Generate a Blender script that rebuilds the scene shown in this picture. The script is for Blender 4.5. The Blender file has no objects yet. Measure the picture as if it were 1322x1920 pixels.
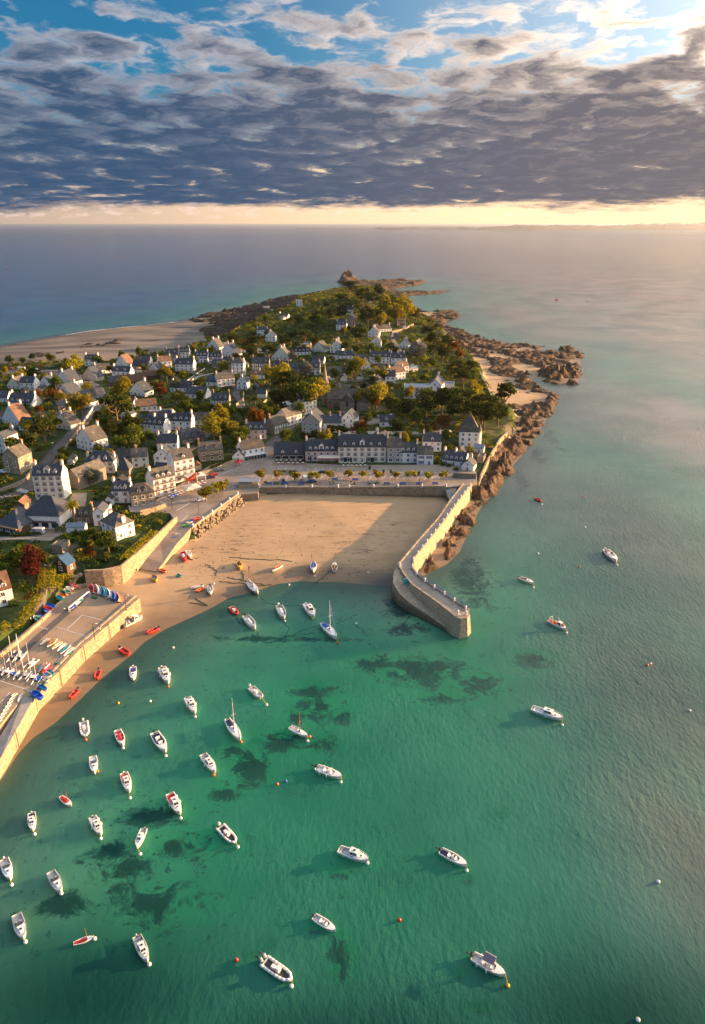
import bpy, bmesh, math, random
import numpy as np
from mathutils import Vector, Matrix

R = math.radians
SC = bpy.context.scene
COL = SC.collection

# ---------------------------------------------------------------- camera
PW, PH = 1322.0, 1920.0
F = 1320.0                     # focal length in photo pixels
PITCH = math.atan(540.0 / F)   # horizon at row 420
HC = 120.0                     # flying height
cam_d = bpy.data.cameras.new('camera')
cam_d.sensor_fit = 'VERTICAL'
cam_d.sensor_height = 36.0
cam_d.lens = 36.0 * F / PH
cam_d.clip_start = 1.0
cam_d.clip_end = 200000.0
cam = bpy.data.objects.new('camera', cam_d)
COL.objects.link(cam)
cam.location = (0, 0, HC)
cam.rotation_euler = (math.pi / 2 - PITCH, 0, 0)
SC.camera = cam

# ---------------------------------------------------------------- light
SUN_AZ = 72.0     # degrees clockwise from +Y: the sun stands off to the right
SUN_EL = 9.0
sun_dir = Vector((math.sin(R(SUN_AZ)) * math.cos(R(SUN_EL)), math.cos(R(SUN_AZ)) * math.cos(R(SUN_EL)), math.sin(R(SUN_EL))))
sd = bpy.data.lights.new('sun', 'SUN')
sd.energy = 4.6
sd.angle = R(0.6)
sd.color = (1.0, 0.55, 0.25)
sun = bpy.data.objects.new('sun', sd)
COL.objects.link(sun)
sun.rotation_euler = (-sun_dir).to_track_quat('-Z', 'Y').to_euler()
sun.location = (300, 200, 300)

SC.view_settings.view_transform = 'Standard'
SC.view_settings.look = 'None'
SC.view_settings.exposure = 1.95
SC.view_settings.gamma = 1.0
SC.view_settings.use_curve_mapping = False
SC.render.engine = 'CYCLES'
SC.cycles.use_denoising = True
SC.cycles.max_bounces = 6
SC.cycles.diffuse_bounces = 2
SC.cycles.glossy_bounces = 2
SC.cycles.transparent_max_bounces = 12
SC.cycles.transmission_bounces = 2
SC.cycles.volume_bounces = 0
SC.cycles.caustics_reflective = False
SC.cycles.caustics_refractive = False


class NT:
    """small helper to write node trees"""
    def __init__(self, tree):
        self.t = tree
        tree.nodes.clear()

    def n(self, typ, **kw):
        nd = self.t.nodes.new(typ)
        ins = kw.pop('ins', {})
        for k, v in kw.items():
            setattr(nd, k, v)
        for k, v in ins.items():
            s = nd.inputs[k]
            if isinstance(v, bpy.types.NodeSocket):
                self.t.links.new(v, s)
            else:
                s.default_value = v
        return nd

    def m(self, op, a, b=0.0, c=0.0, clamp=False):
        nd = self.t.nodes.new('ShaderNodeMath')
        nd.operation = op
        nd.use_clamp = clamp
        for i, v in enumerate((a, b, c)):
            if isinstance(v, bpy.types.NodeSocket):
                self.t.links.new(v, nd.inputs[i])
            else:
                nd.inputs[i].default_value = v
        return nd.outputs[0]

    def vm(self, op, a, b=(0, 0, 0), scale=1.0):
        nd = self.t.nodes.new('ShaderNodeVectorMath')
        nd.operation = op
        for i, v in enumerate((a, b)):
            if isinstance(v, bpy.types.NodeSocket):
                self.t.links.new(v, nd.inputs[i])
            else:
                nd.inputs[i].default_value = v
        if op == 'SCALE':
            if isinstance(scale, bpy.types.NodeSocket):
                self.t.links.new(scale, nd.inputs['Scale'])
            else:
                nd.inputs['Scale'].default_value = scale
        return nd.outputs['Value'] if op in ('DOT_PRODUCT', 'LENGTH') else nd.outputs[0]

    def smooth(self, v, lo, hi, a=0.0, b=1.0):
        nd = self.t.nodes.new('ShaderNodeMapRange')
        nd.interpolation_type = 'SMOOTHSTEP'
        for i, q in enumerate((v, lo, hi, a, b)):
            if isinstance(q, bpy.types.NodeSocket):
                self.t.links.new(q, nd.inputs[i])
            else:
                nd.inputs[i].default_value = q
        return nd.outputs[0]

    def mix(self, fac, a, b, blend='MIX'):
        nd = self.t.nodes.new('ShaderNodeMix')
        nd.data_type = 'RGBA'
        nd.blend_type = blend
        for k, v in ((0, fac), (6, a), (7, b)):
            if isinstance(v, bpy.types.NodeSocket):
                self.t.links.new(v, nd.inputs[k])
            else:
                nd.inputs[k].default_value = (tuple(v) + (1.0,))[:4] if k else v
        return nd.outputs[2]

    def noise(self, vec, scale, detail=4.0, rough=0.55, dist=0.0, kind='FBM', lac=2.0, dim='3D'):
        nd = self.t.nodes.new('ShaderNodeTexNoise')
        nd.noise_dimensions = dim
        nd.noise_type = kind
        self.t.links.new(vec, nd.inputs['Vector'])
        nd.inputs['Scale'].default_value = scale
        nd.inputs['Detail'].default_value = detail
        nd.inputs['Roughness'].default_value = rough
        nd.inputs['Distortion'].default_value = dist
        nd.inputs['Lacunarity'].default_value = lac
        return nd.outputs['Fac']

    def link(self, a, b):
        self.t.links.new(a, b)


# ---------------------------------------------------------------- sky
world = bpy.data.worlds.new('World')
SC.world = world
world.use_nodes = True


def build_world():
    N = NT(world.node_tree)
    sky = N.n('ShaderNodeTexSky')
    sky.sky_type = 'NISHITA'
    sky.sun_disc = False
    sky.sun_elevation = R(SUN_EL)
    sky.sun_rotation = R(SUN_AZ)
    sky.altitude = 100.0
    sky.air_density = 1.0
    sky.dust_density = 1.2
    sky.ozone_density = 3.0
    tc = N.n('ShaderNodeTexCoord').outputs['Generated']
    d = N.vm('NORMALIZE', tc)
    sep = N.n('ShaderNodeSeparateXYZ', ins={0: d})
    dx, dy, dz = sep.outputs
    zc = N.m('MAXIMUM', dz, 0.0)
    inv = N.m('DIVIDE', 1.0, N.m('ADD', zc, 0.13))
    p = N.vm('MULTIPLY', N.n('ShaderNodeCombineXYZ', ins={0: dx, 1: dy, 2: 0.37}).outputs[0],
             N.n('ShaderNodeCombineXYZ', ins={0: inv, 1: inv, 2: 1.0}).outputs[0])
    mp = N.n('ShaderNodeMapping', ins={0: p, 'Location': (3.7, 1.3, 0.0), 'Rotation': (0, 0, R(-9)), 'Scale': (1.0, 1.0, 1.0)}).outputs[0]
    wob = N.n('ShaderNodeTexNoise', noise_dimensions='2D', ins={'Vector': mp, 'Scale': 2.6, 'Detail': 4.0, 'Roughness': 0.6}).outputs['Color']
    mp = N.vm('ADD', mp, N.vm('SCALE', N.vm('SUBTRACT', wob, (0.5, 0.5, 0.5)), scale=0.30))

    def puffs(v):
        """rounded puffs: cell noise broken up by fine noise"""
        vo = N.n('ShaderNodeTexVoronoi', feature='F1', voronoi_dimensions='2D', ins={'Vector': v, 'Scale': 4.6, 'Detail': 0.0}).outputs['Distance']
        nz = N.noise(v, 4.0, 7.0, 0.60, dim='2D')
        return N.m('ADD', N.m('MULTIPLY', N.m('SUBTRACT', 0.75, vo), 0.24), N.m('MULTIPLY', nz, 1.02))
    big = N.noise(mp, 0.9, 2.0, dim='2D')
    n1 = puffs(mp)
    n2 = puffs(N.vm('ADD', mp, (0.045, 0.03, 0.0)))          # the same a step towards the sun
    toward = N.vm('DOT_PRODUCT', d, tuple(sun_dir))          # 1 at the sun
    cov = N.smooth(dz, 0.25, 0.09, -0.075, 0.24)             # thicker low down
    dens = N.m('ADD', N.m('ADD', n1, N.m('MULTIPLY', N.m('SUBTRACT', big, 0.5), 0.30)), N.m('ADD', cov, N.m('MULTIPLY', N.smooth(dx, -0.1, 0.45), 0.09)))
    en = N.n('ShaderNodeCombineXYZ', ins={0: N.m('MULTIPLY', dx, 6.0), 1: 0.0, 2: N.m('MULTIPLY', dz, 40.0)}).outputs[0]
    edge = N.m('ADD', dz, N.m('MULTIPLY', N.m('SUBTRACT', N.noise(en, 1.1, 7.0, 0.68), 0.5), 0.055))
    low = N.smooth(edge, 0.016, 0.028)
    mask = N.m('MULTIPLY', N.smooth(dens, 0.49, 0.73), low)
    core = N.smooth(dens, 0.56, 0.90)
    relief = N.m('MULTIPLY', N.m('SUBTRACT', n1, n2), 1.7)
    side = N.smooth(toward, 0.0, 0.85)
    lit = N.m('ADD', N.m('SUBTRACT', 0.80, N.m('MULTIPLY', core, 0.80)), relief, clamp=True)
    lit = N.m('MULTIPLY', lit, N.smooth(dz, 0.05, 0.21, 0.16, 1.0))
    dark = N.mix(side, (0.27, 0.53, 1.0), (1.2, 1.02, 1.05))
    bright = N.mix(side, (3.0, 3.05, 3.4), (7.8, 5.8, 4.2))
    cloud = N.mix(lit, dark, bright)
    high = N.smooth(dz, 0.22, 0.60)  # clouds overhead, out of view, brightened as fill for shaded fronts
    cloud = N.mix(N.m('MULTIPLY', high, 0.9), cloud, N.mix(side, (6.6, 7.8, 9.6), (8.6, 8.7, 9.2)))
    glow = N.m('MULTIPLY', N.m('POWER', N.m('MAXIMUM', toward, 0.0), 3.5), N.smooth(dz, 0.12, 0.22))
    cloud = N.mix(N.m('MULTIPLY', N.m('MULTIPLY', glow, 1.25), N.m('SUBTRACT', 1.3, N.m('MULTIPLY', core, 1.25)), clamp=True), cloud, (20.0, 16.5, 13.0))
    # clear sky: nishita, with a warm strip low down
    base = N.mix(1.0, sky.outputs[0], (0.17, 0.60, 0.78), 'MULTIPLY')
    base = N.mix(N.m('MULTIPLY', N.m('POWER', N.m('MAXIMUM', toward, 0.0), 3.0), 0.95, clamp=True), base, (15.0, 14.5, 13.5))
    hz = N.smooth(dz, 0.15, 0.02)
    warm = N.mix(N.smooth(toward, -0.2, 0.6), (3.3, 2.5, 2.0), (8.2, 5.5, 3.2))
    base = N.mix(N.m('MULTIPLY', hz, 0.95), base, warm)
    cn = N.noise(N.n('ShaderNodeCombineXYZ', ins={0: N.m('MULTIPLY', dx, 26.0), 1: 0.0, 2: N.m('MULTIPLY', dz, 90.0)}).outputs[0], 1.6, 5.0, 0.6)
    cm = N.m('MULTIPLY', N.smooth(cn, 0.50, 0.62), N.m('MULTIPLY', N.smooth(dz, 0.003, 0.012), N.smooth(dz, 0.034, 0.02)))
    base = N.mix(N.m('MULTIPLY', cm, 0.6), base, N.mix(side, (5.6, 4.0, 3.4), (9.0, 6.2, 3.9)))
    col = N.mix(mask, base, cloud)
    bg = N.n('ShaderNodeBackground', ins={'Color': col, 'Strength': 0.05})
    out = N.n('ShaderNodeOutputWorld', ins={'Surface': bg.outputs[0]})


build_world()
world.cycles.sampling_method = 'MANUAL'
world.cycles.sample_map_resolution = 1024


# ---------------------------------------------------------------- geometry helpers
CP, SP = math.cos(PITCH), math.sin(PITCH)


def at(px, py, z=0.0):
    """world point of height z seen at photo pixel px, py"""
    u, v = (px - PW / 2) / F, (PH / 2 - py) / F
    dx, dy, dz = u, CP + v * SP, -SP + v * CP
    t = (z - HC) / dz
    return Vector((dx * t, dy * t, z))


def depth(p):
    return p[1] * CP + (HC - p[2]) * SP


def mpp(p):
    """metres per photo pixel at a point"""
    return depth(p) / F


# numpy value noise
_rng = np.random.RandomState(7)
_tab = _rng.rand(4096)


def vnoise(x, y, seed=0):
    xi, yi = np.floor(x).astype(np.int64), np.floor(y).astype(np.int64)
    fx, fy = x - xi, y - yi
    fx, fy = fx * fx * (3 - 2 * fx), fy * fy * (3 - 2 * fy)

    def h(a, b):
        return _tab[(a * 374761393 + b * 668265263 + seed * 1274126177) & 4095 if False else (((a * 73856093) ^ (b * 19349663) ^ (seed * 83492791)) & 4095)]
    return (h(xi, yi) * (1 - fx) + h(xi + 1, yi) * fx) * (1 - fy) + (h(xi, yi + 1) * (1 - fx) + h(xi + 1, yi + 1) * fx) * fy


def cells(x, y, seed=0):
    xi, yi = np.floor(x).astype(np.int64), np.floor(y).astype(np.int64)
    return _tab[((xi * 73856093) ^ (yi * 19349663) ^ (seed * 83492791)) & 4095]


def fbm(x, y, oct=4, seed=0, ridged=False):
    s, a, tot = np.zeros_like(x, dtype=float), 1.0, 0.0
    for i in range(oct):
        n = vnoise(x, y, seed + i * 17)
        if ridged:
            n = 1 - np.abs(2 * n - 1)
        s += a * n
        tot += a
        a *= 0.5
        x, y = x * 2.03 + 11.3, y * 2.03 - 7.1
    return s / tot


def poly_world(pts, z=0.0):
    return np.array([[at(a, b, z).x, at(a, b, z).y] for a, b in pts])


def sdist(x, y, poly):
    """signed distance to a closed polygon, positive inside"""
    x, y = np.asarray(x, float), np.asarray(y, float)
    best = np.full(x.shape, 1e18)
    inside = np.zeros(x.shape, bool)
    n = len(poly)
    for i in range(n):
        ax, ay = poly[i]
        bx, by = poly[(i + 1) % n]
        ex, ey = bx - ax, by - ay
        t = np.clip(((x - ax) * ex + (y - ay) * ey) / (ex * ex + ey * ey + 1e-12), 0, 1)
        best = np.minimum(best, (x - ax - t * ex) ** 2 + (y - ay - t * ey) ** 2)
        c = ((ay > y) != (by > y)) & (x < (bx - ax) * (y - ay) / ((by - ay) if by != ay else 1e-9) + ax)
        inside ^= c
    return np.where(inside, 1, -1) * np.sqrt(best)


COAST = [(-420, 720), (-150, 668), (0, 649), (100, 631), (200, 617), (330, 604), (350, 600), (400, 592), (440, 584), (480, 573), (520, 562), (560, 557),
         (600, 553), (640, 545), (690, 541), (715, 546), (750, 556), (765, 578), (800, 584), (858, 587), (862, 592), (835, 602), (815, 612), (870, 626), (905, 638),
         (950, 650), (1020, 652), (1000, 664), (1050, 664), (1075, 655), (1090, 668), (1086, 715), (1040, 722), (1000, 708), (985, 722),
         (1048, 745), (1038, 762), (1022, 792), (1005, 817), (980, 852), (952, 886), (932, 920), (903, 950), (882, 990),
         (862, 1035), (838, 1058), (800, 1077), (775, 1090), (745, 1100), (700, 1098), (640, 1092), (560, 1090), (520, 1095), (490, 1105), (428, 1122),
         (387, 1145), (338, 1167), (308, 1181), (271, 1204), (249, 1226), (190, 1273), (150, 1312), (105, 1355), (60, 1385),
         (35, 1412), (0, 1465), (-80, 1600), (-300, 2000), (-900, 2000), (-1500, 1200)]
LAND = [(-420, 745), (-60, 692), (0, 688), (60, 682), (130, 680), (170, 682), (210, 680), (250, 675), (300, 668), (350, 657), (385, 650), (420, 640), (470, 620), (500, 605),
        (540, 585), (560, 572), (600, 560), (640, 550), (690, 546), (735, 562), (752, 585), (790, 602), (830, 628), (850, 650), (880, 670),
        (905, 692), (912, 722), (930, 745), (968, 772), (968, 792), (948, 830), (925, 870), (906, 900), (880, 905), (838, 916),
        (485, 922), (452, 930), (362, 1003), (338, 1000), (326, 975), (250, 1045), (218, 1072), (160, 1082), (130, 1090), (98, 1140), (70, 1170), (0, 1225), (-80, 1290), (-900, 1900), (-1400, 1200)]
COASTW = poly_world(COAST, 0.0)
LANDW = poly_world(LAND, 4.0)
ZCTL = [(640, 860, 5.3), (500, 880, 5.3), (760, 880, 5.3), (850, 880, 5.4), (300, 940, 5.4), (380, 890, 5.3), (440, 860, 5.3), (430, 910, 5.3), (240, 960, 5.6), (340, 968, 4.8), (318, 955, 5.2), (100, 950, 8), (200, 1000, 7.5), (60, 1060, 7.5), (0, 1100, 7.5),
        (150, 1050, 6.5), (100, 850, 9.5), (190, 760, 10), (60, 730, 8), (0, 700, 6), (120, 692, 6), (200, 690, 7), (350, 680, 8), (300, 800, 9), (450, 760, 10),
        (600, 760, 9), (560, 700, 12), (650, 700, 12), (500, 650, 10), (620, 650, 16), (700, 650, 14), (650, 600, 22), (720, 610, 18),
        (560, 577, 14), (600, 580, 18), (680, 560, 24), (740, 580, 12), (800, 640, 8), (780, 720, 10), (700, 780, 7.5), (850, 700, 8),
        (870, 800, 7.5), (880, 760, 8), (900, 850, 7), (940, 790, 6), (420, 790, 7.5), (350, 840, 7)]
_zw = np.array([[at(a, b, c).x, at(a, b, c).y, c] for a, b, c in ZCTL])


def gz(x, y, raw=False):
    """ground height, arrays in and out"""
    x, y = np.asarray(x, float), np.asarray(y, float)
    dc = sdist(x, y, COASTW)
    dl = sdist(x, y, LANDW)
    num, den = np.zeros_like(x), np.zeros_like(x)
    for cx, cy, cz in _zw:
        w = 1.0 / ((x - cx) ** 2 + (y - cy) ** 2 + 60.0) ** 1.6
        num += w * cz
        den += w
    lf = num / den
    zb = np.where(dc > 0, np.minimum(dc * 0.034, 3.1), -2.3 * (1 - np.exp(dc * 0.013)) - 0.012 * np.minimum(-dc, 3) - np.clip((-dc - 100) * 0.01, 0, 6))
    t = np.clip((dl + 1.0) / 5.0, 0, 1)
    t = t * t * (3 - 2 * t)
    z = zb + (lf - zb) * t
    return (z, dc, dl) if raw else z


def _sd1(x, y, segs):
    best, ins = 1e18, False
    for ax, ay, bx, by, ex, ey, l2 in segs:
        t = ((x - ax) * ex + (y - ay) * ey) / l2
        t = 0.0 if t < 0 else 1.0 if t > 1 else t
        d = (x - ax - t * ex) ** 2 + (y - ay - t * ey) ** 2
        if d < best:
            best = d
        if (ay > y) != (by > y) and x < ex * (y - ay) / ey + ax:
            ins = not ins
    return math.sqrt(best) if ins else -math.sqrt(best)


def _segs(poly):
    out = []
    for i in range(len(poly)):
        (ax, ay), (bx, by) = map(tuple, (poly[i], poly[(i + 1) % len(poly)]))
        out.append((float(ax), float(ay), float(bx), float(by), float(bx - ax), float(by - ay), float((bx - ax) ** 2 + (by - ay) ** 2 + 1e-12)))
    return out


_cs, _ls, _zl = _segs(COASTW), _segs(LANDW), [tuple(map(float, q)) for q in _zw]


def gzp(x, y):
    dc, dl = _sd1(x, y, _cs), _sd1(x, y, _ls)
    zb = min(dc * 0.034, 3.1) if dc > 0 else -2.3 * (1 - math.exp(dc * 0.013)) - 0.012 * min(-dc, 3) - min(max((-dc - 100) * 0.01, 0), 6)
    t = min(max((dl + 1.0) / 5.0, 0), 1)
    if t <= 0:
        return zb
    t = t * t * (3 - 2 * t)
    num = den = 0.0
    for cx, cy, cz in _zl:
        w = 1.0 / ((x - cx) ** 2 + (y - cy) ** 2 + 60.0) ** 1.6
        num += w * cz
        den += w
    return zb + (num / den - zb) * t


def on(px, py):
    """ground point seen at a photo pixel"""
    z = 6.0
    for _ in range(14):
        p = at(px, py, z)
        z2 = gzp(p.x, p.y)
        if abs(z2 - z) < 0.02:
            break
        z = z + (z2 - z) * 0.7
    p = at(px, py, z)
    return Vector((p.x, p.y, gzp(p.x, p.y)))


def link(o, parent=None, kind=None, label=None, cat=None, group=None):
    COL.objects.link(o)
    if parent is not None:
        o.parent = parent
    if kind:
        o['kind'] = kind
    if label:
        o['label'] = label
    if cat:
        o['category'] = cat
    if group:
        o['group'] = group
    return o


def mesh_np(name, verts, faces, mats, mi=None, smooth=False):
    me = bpy.data.meshes.new(name)
    verts = np.asarray(verts, np.float32).reshape(-1, 3)
    faces = np.asarray(faces, np.int32)
    nf, k = faces.shape
    me.vertices.add(len(verts))
    me.vertices.foreach_set('co', verts.ravel())
    me.loops.add(nf * k)
    me.loops.foreach_set('vertex_index', faces.ravel())
    me.polygons.add(nf)
    me.polygons.foreach_set('loop_start', np.arange(0, nf * k, k, dtype=np.int32))
    if mi is not None:
        me.polygons.foreach_set('material_index', np.asarray(mi, np.int32))
    if smooth:
        me.polygons.foreach_set('use_smooth', np.ones(nf, bool))
    me.update(calc_edges=True)
    for m in (mats if isinstance(mats, (list, tuple)) else [mats]):
        me.materials.append(m)
    return me


def empty(name, loc, rz=0.0, label=None, cat=None, group=None, scale=1.0):
    o = bpy.data.objects.new(name, None)
    o.location = loc
    o.rotation_euler = (0, 0, rz)
    o.scale = (scale,) * 3
    o.empty_display_size = 0.5
    return link(o, None, None, label, cat, group)


class MB:
    """collects simple shapes, then makes one mesh"""
    def __init__(self):
        self.v, self.f, self.mi = [], [], []
        self.cur = 0

    def mat(self, i):
        self.cur = i
        return self

    def add(self, vs, fs):
        b = len(self.v)
        self.v += [tuple(q) for q in vs]
        self.f += [tuple(i + b for i in f) for f in fs]
        self.mi += [self.cur] * len(fs)
        return self

    def box(self, x0, x1, y0, y1, z0, z1):
        vs = [(x0, y0, z0), (x1, y0, z0), (x1, y1, z0), (x0, y1, z0), (x0, y0, z1), (x1, y0, z1), (x1, y1, z1), (x0, y1, z1)]
        return self.add(vs, [(0, 3, 2, 1), (4, 5, 6, 7), (0, 1, 5, 4), (1, 2, 6, 5), (2, 3, 7, 6), (3, 0, 4, 7)])

    def bar(self, a, b, w=0.1, h=None, n=4):
        """prism between two points"""
        a, b = Vector(a), Vector(b)
        h = w if h is None else h
        d = (b - a)
        if d.length < 1e-6:
            return self
        d.normalize()
        up = Vector((0, 0, 1)) if abs(d.z) < 0.95 else Vector((1, 0, 0))
        s = d.cross(up).normalized()
        t = s.cross(d).normalized()
        vs = []
        for p, k in ((a, 1.0), (b, 1.0)):
            for i in range(n):
                an = 2 * math.pi * (i + 0.5) / n
                vs.append(p + s * math.cos(an) * w * 0.5 * (1.414 if n == 4 else 1) + t * math.sin(an) * h * 0.5 * (1.414 if n == 4 else 1))
        fs = [(i, (i + 1) % n, (i + 1) % n + n, i + n) for i in range(n)]
        fs += [tuple(range(n - 1, -1, -1)), tuple(range(n, 2 * n))]
        return self.add(vs, fs)

    def cone(self, a, b, r0, r1, n=8):
        a, b = Vector(a), Vector(b)
        d = (b - a).normalized()
        up = Vector((0, 0, 1)) if abs(d.z) < 0.95 else Vector((1, 0, 0))
        s = d.cross(up).normalized()
        t = s.cross(d).normalized()
        vs = []
        for p, r in ((a, r0), (b, r1)):
            for i in range(n):
                an = 2 * math.pi * i / n
                vs.append(p + s * math.cos(an) * r + t * math.sin(an) * r)
        fs = [(i, (i + 1) % n, (i + 1) % n + n, i + n) for i in range(n)]
        fs += [tuple(range(n - 1, -1, -1)), tuple(range(n, 2 * n))]
        return self.add(vs, fs)

    def ball(self, c, r, n=8, m=5, sz=1.0):
        vs, fs = [(c[0], c[1], c[2] - r * sz)], []
        for j in range(1, m):
            th = math.pi * j / m - math.pi / 2
            for i in range(n):
                an = 2 * math.pi * i / n
                vs.append((c[0] + r * math.cos(th) * math.cos(an), c[1] + r * math.cos(th) * math.sin(an), c[2] + r * sz * math.sin(th)))
        vs.append((c[0], c[1], c[2] + r * sz))
        for i in range(n):
            fs.append((0, 1 + (i + 1) % n, 1 + i))
            fs.append((len(vs) - 1, len(vs) - 1 - n + i, len(vs) - 1 - n + (i + 1) % n))
        for j in range(m - 2):
            for i in range(n):
                a, b = 1 + j * n + i, 1 + j * n + (i + 1) % n
                fs.append((a, b, b + n, a + n))
        return self.add(vs, fs)

    def prism(self, pts, z0, z1):
        """vertical prism over a polygon, counter-clockwise"""
        n = len(pts)
        ar = sum(pts[i][0] * pts[(i + 1) % n][1] - pts[(i + 1) % n][0] * pts[i][1] for i in range(n))
        if ar < 0:
            pts = pts[::-1]
        za = z0 if hasattr(z0, '__len__') else [z0] * n
        zb = z1 if hasattr(z1, '__len__') else [z1] * n
        vs = [(p[0], p[1], za[i]) for i, p in enumerate(pts)] + [(p[0], p[1], zb[i]) for i, p in enumerate(pts)]
        fs = [(i, (i + 1) % n, (i + 1) % n + n, i + n) for i in range(n)]
        fs += [tuple(range(n - 1, -1, -1)), tuple(range(n, 2 * n))]
        return self.add(vs, fs)

    def mesh(self, name, mats, smooth=False):
        me = bpy.data.meshes.new(name)
        me.from_pydata(self.v, [], self.f)
        for m in (mats if isinstance(mats, (list, tuple)) else [mats]):
            me.materials.append(m)
        if any(self.mi):
            me.polygons.foreach_set('material_index', self.mi)
        if smooth:
            me.polygons.foreach_set('use_smooth', [True] * len(me.polygons))
        me.update()
        return me

    def obj(self, name, mats, parent=None, smooth=False, **kw):
        return link(bpy.data.objects.new(name, self.mesh(name, mats, smooth)), parent, **kw)


def inst(name, me, parent=None, loc=(0, 0, 0), rz=0.0, scale=(1, 1, 1), **kw):
    o = bpy.data.objects.new(name, me)
    o.location = loc
    o.rotation_euler = (0, 0, rz)
    o.scale = scale
    return link(o, parent, **kw)
# ---------------------------------------------------------------- materials
MAT = {}


def new_mat(name):
    m = bpy.data.materials.new(name)
    m.use_nodes = True
    MAT[name] = m
    return m, NT(m.node_tree)


def simple(name, col, rough=0.7, var=0.15, scale=2.0, metal=0.0, bump=0.0, spec=0.4, coat=0.0, orand=0.0):
    """principled with a little colour variation in world space"""
    m, N = new_mat(name)
    pos = N.n('ShaderNodeNewGeometry').outputs['Position']
    f = N.noise(pos, scale, 4.0, 0.6)
    lo = tuple(c * (1 - var) for c in col)
    hi = tuple(min(1, c * (1 + var)) for c in col)
    c = N.mix(N.smooth(f, 0.3, 0.7), lo, hi)
    if orand:
        rnd = N.n('ShaderNodeObjectInfo').outputs['Random']
        hsv = N.n('ShaderNodeHueSaturation', ins={'Color': c, 'Value': N.m('ADD', 1 - orand / 2, N.m('MULTIPLY', rnd, orand)), 'Hue': N.m('ADD', 0.5 - 0.02, N.m('MULTIPLY', rnd, 0.04))})
        c = hsv.outputs[0]
    b = N.n('ShaderNodeBsdfPrincipled', ins={'Base Color': c, 'Roughness': rough, 'Metallic': metal, 'Specular IOR Level': spec, 'Coat Weight': coat})
    if bump:
        bp = N.n('ShaderNodeBump', ins={'Height': N.noise(pos, scale * 3, 3.0), 'Strength': bump, 'Distance': 0.1})
        N.link(bp.outputs[0], b.inputs['Normal'])
    N.n('ShaderNodeOutputMaterial', ins={'Surface': b.outputs[0]})
    return m


def sand_mat():
    m, N = new_mat('sand')
    g = N.n('ShaderNodeNewGeometry')
    pos = g.outputs['Position']
    z = N.n('ShaderNodeSeparateXYZ', ins={0: pos}).outputs[2]
    f1 = N.noise(pos, 0.05, 5.0, 0.6)
    f2 = N.noise(pos, 1.2, 4.0, 0.65)
    c = N.mix(N.smooth(f1, 0.3, 0.7), (0.40, 0.275, 0.155), (0.49, 0.345, 0.20))
    c = N.mix(N.m('MULTIPLY', N.smooth(f2, 0.35, 0.8), 0.35), c, (0.33, 0.25, 0.16))
    tk = N.n('ShaderNodeMapping', ins={0: pos, 'Rotation': (0, 0, R(-52)), 'Scale': (0.06, 1.0, 1.0)}).outputs[0]
    c = N.mix(N.m('MULTIPLY', N.smooth(N.noise(tk, 0.9, 5.0, 0.7), 0.50, 0.66), 0.4), c, (0.27, 0.195, 0.12))
    # seaweed and wrack left in patches, drawn out along the slope
    st = N.n('ShaderNodeMapping', ins={0: pos, 'Rotation': (0, 0, R(18)), 'Scale': (0.25, 1.0, 1.0)}).outputs[0]
    w = N.smooth(N.noise(st, 0.55, 6.0, 0.75), 0.52, 0.66)
    area = N.n('ShaderNodeAttribute', attribute_name='wrack').outputs['Fac']
    c = N.mix(N.m('MULTIPLY', w, area, clamp=True), c, (0.075, 0.06, 0.04))
    c = N.mix(N.m('MULTIPLY', N.n('ShaderNodeAttribute', attribute_name='tidal').outputs['Fac'], 1.3, clamp=True), c, N.mix(N.smooth(N.noise(N.n('ShaderNodeMapping', ins={0: pos, 'Rotation': (0, 0, R(14)), 'Scale': (0.25, 1.0, 1.0)}).outputs[0], 0.045, 5.0, 0.6), 0.38, 0.62), (0.085, 0.082, 0.075), (0.21, 0.185, 0.155)))  # cloud and hill shade painted into the sand, together with damp
    # damp sand close to the waterline
    wet = N.smooth(N.m('ADD', z, N.m('MULTIPLY', N.m('SUBTRACT', f1, 0.5), 0.8)), 0.75, 0.05)
    wet = N.m('MULTIPLY', wet, N.n('ShaderNodeAttribute', attribute_name='damp').outputs['Fac'])
    c = N.mix(N.m('MULTIPLY', wet, 0.9), c, N.mix(1.0, c, (0.45, 0.45, 0.46), 'MULTIPLY'))
    b = N.n('ShaderNodeBsdfPrincipled', ins={'Base Color': c, 'Roughness': N.m('SUBTRACT', 0.9, N.m('MULTIPLY', wet, 0.45)), 'Specular IOR Level': 0.3})
    bp = N.n('ShaderNodeBump', ins={'Height': N.noise(st, 2.5, 4.0, 0.7), 'Strength': 0.25, 'Distance': 0.12})
    N.link(bp.outputs[0], b.inputs['Normal'])
    N.n('ShaderNodeOutputMaterial', ins={'Surface': b.outputs[0]})
    return m


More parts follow.
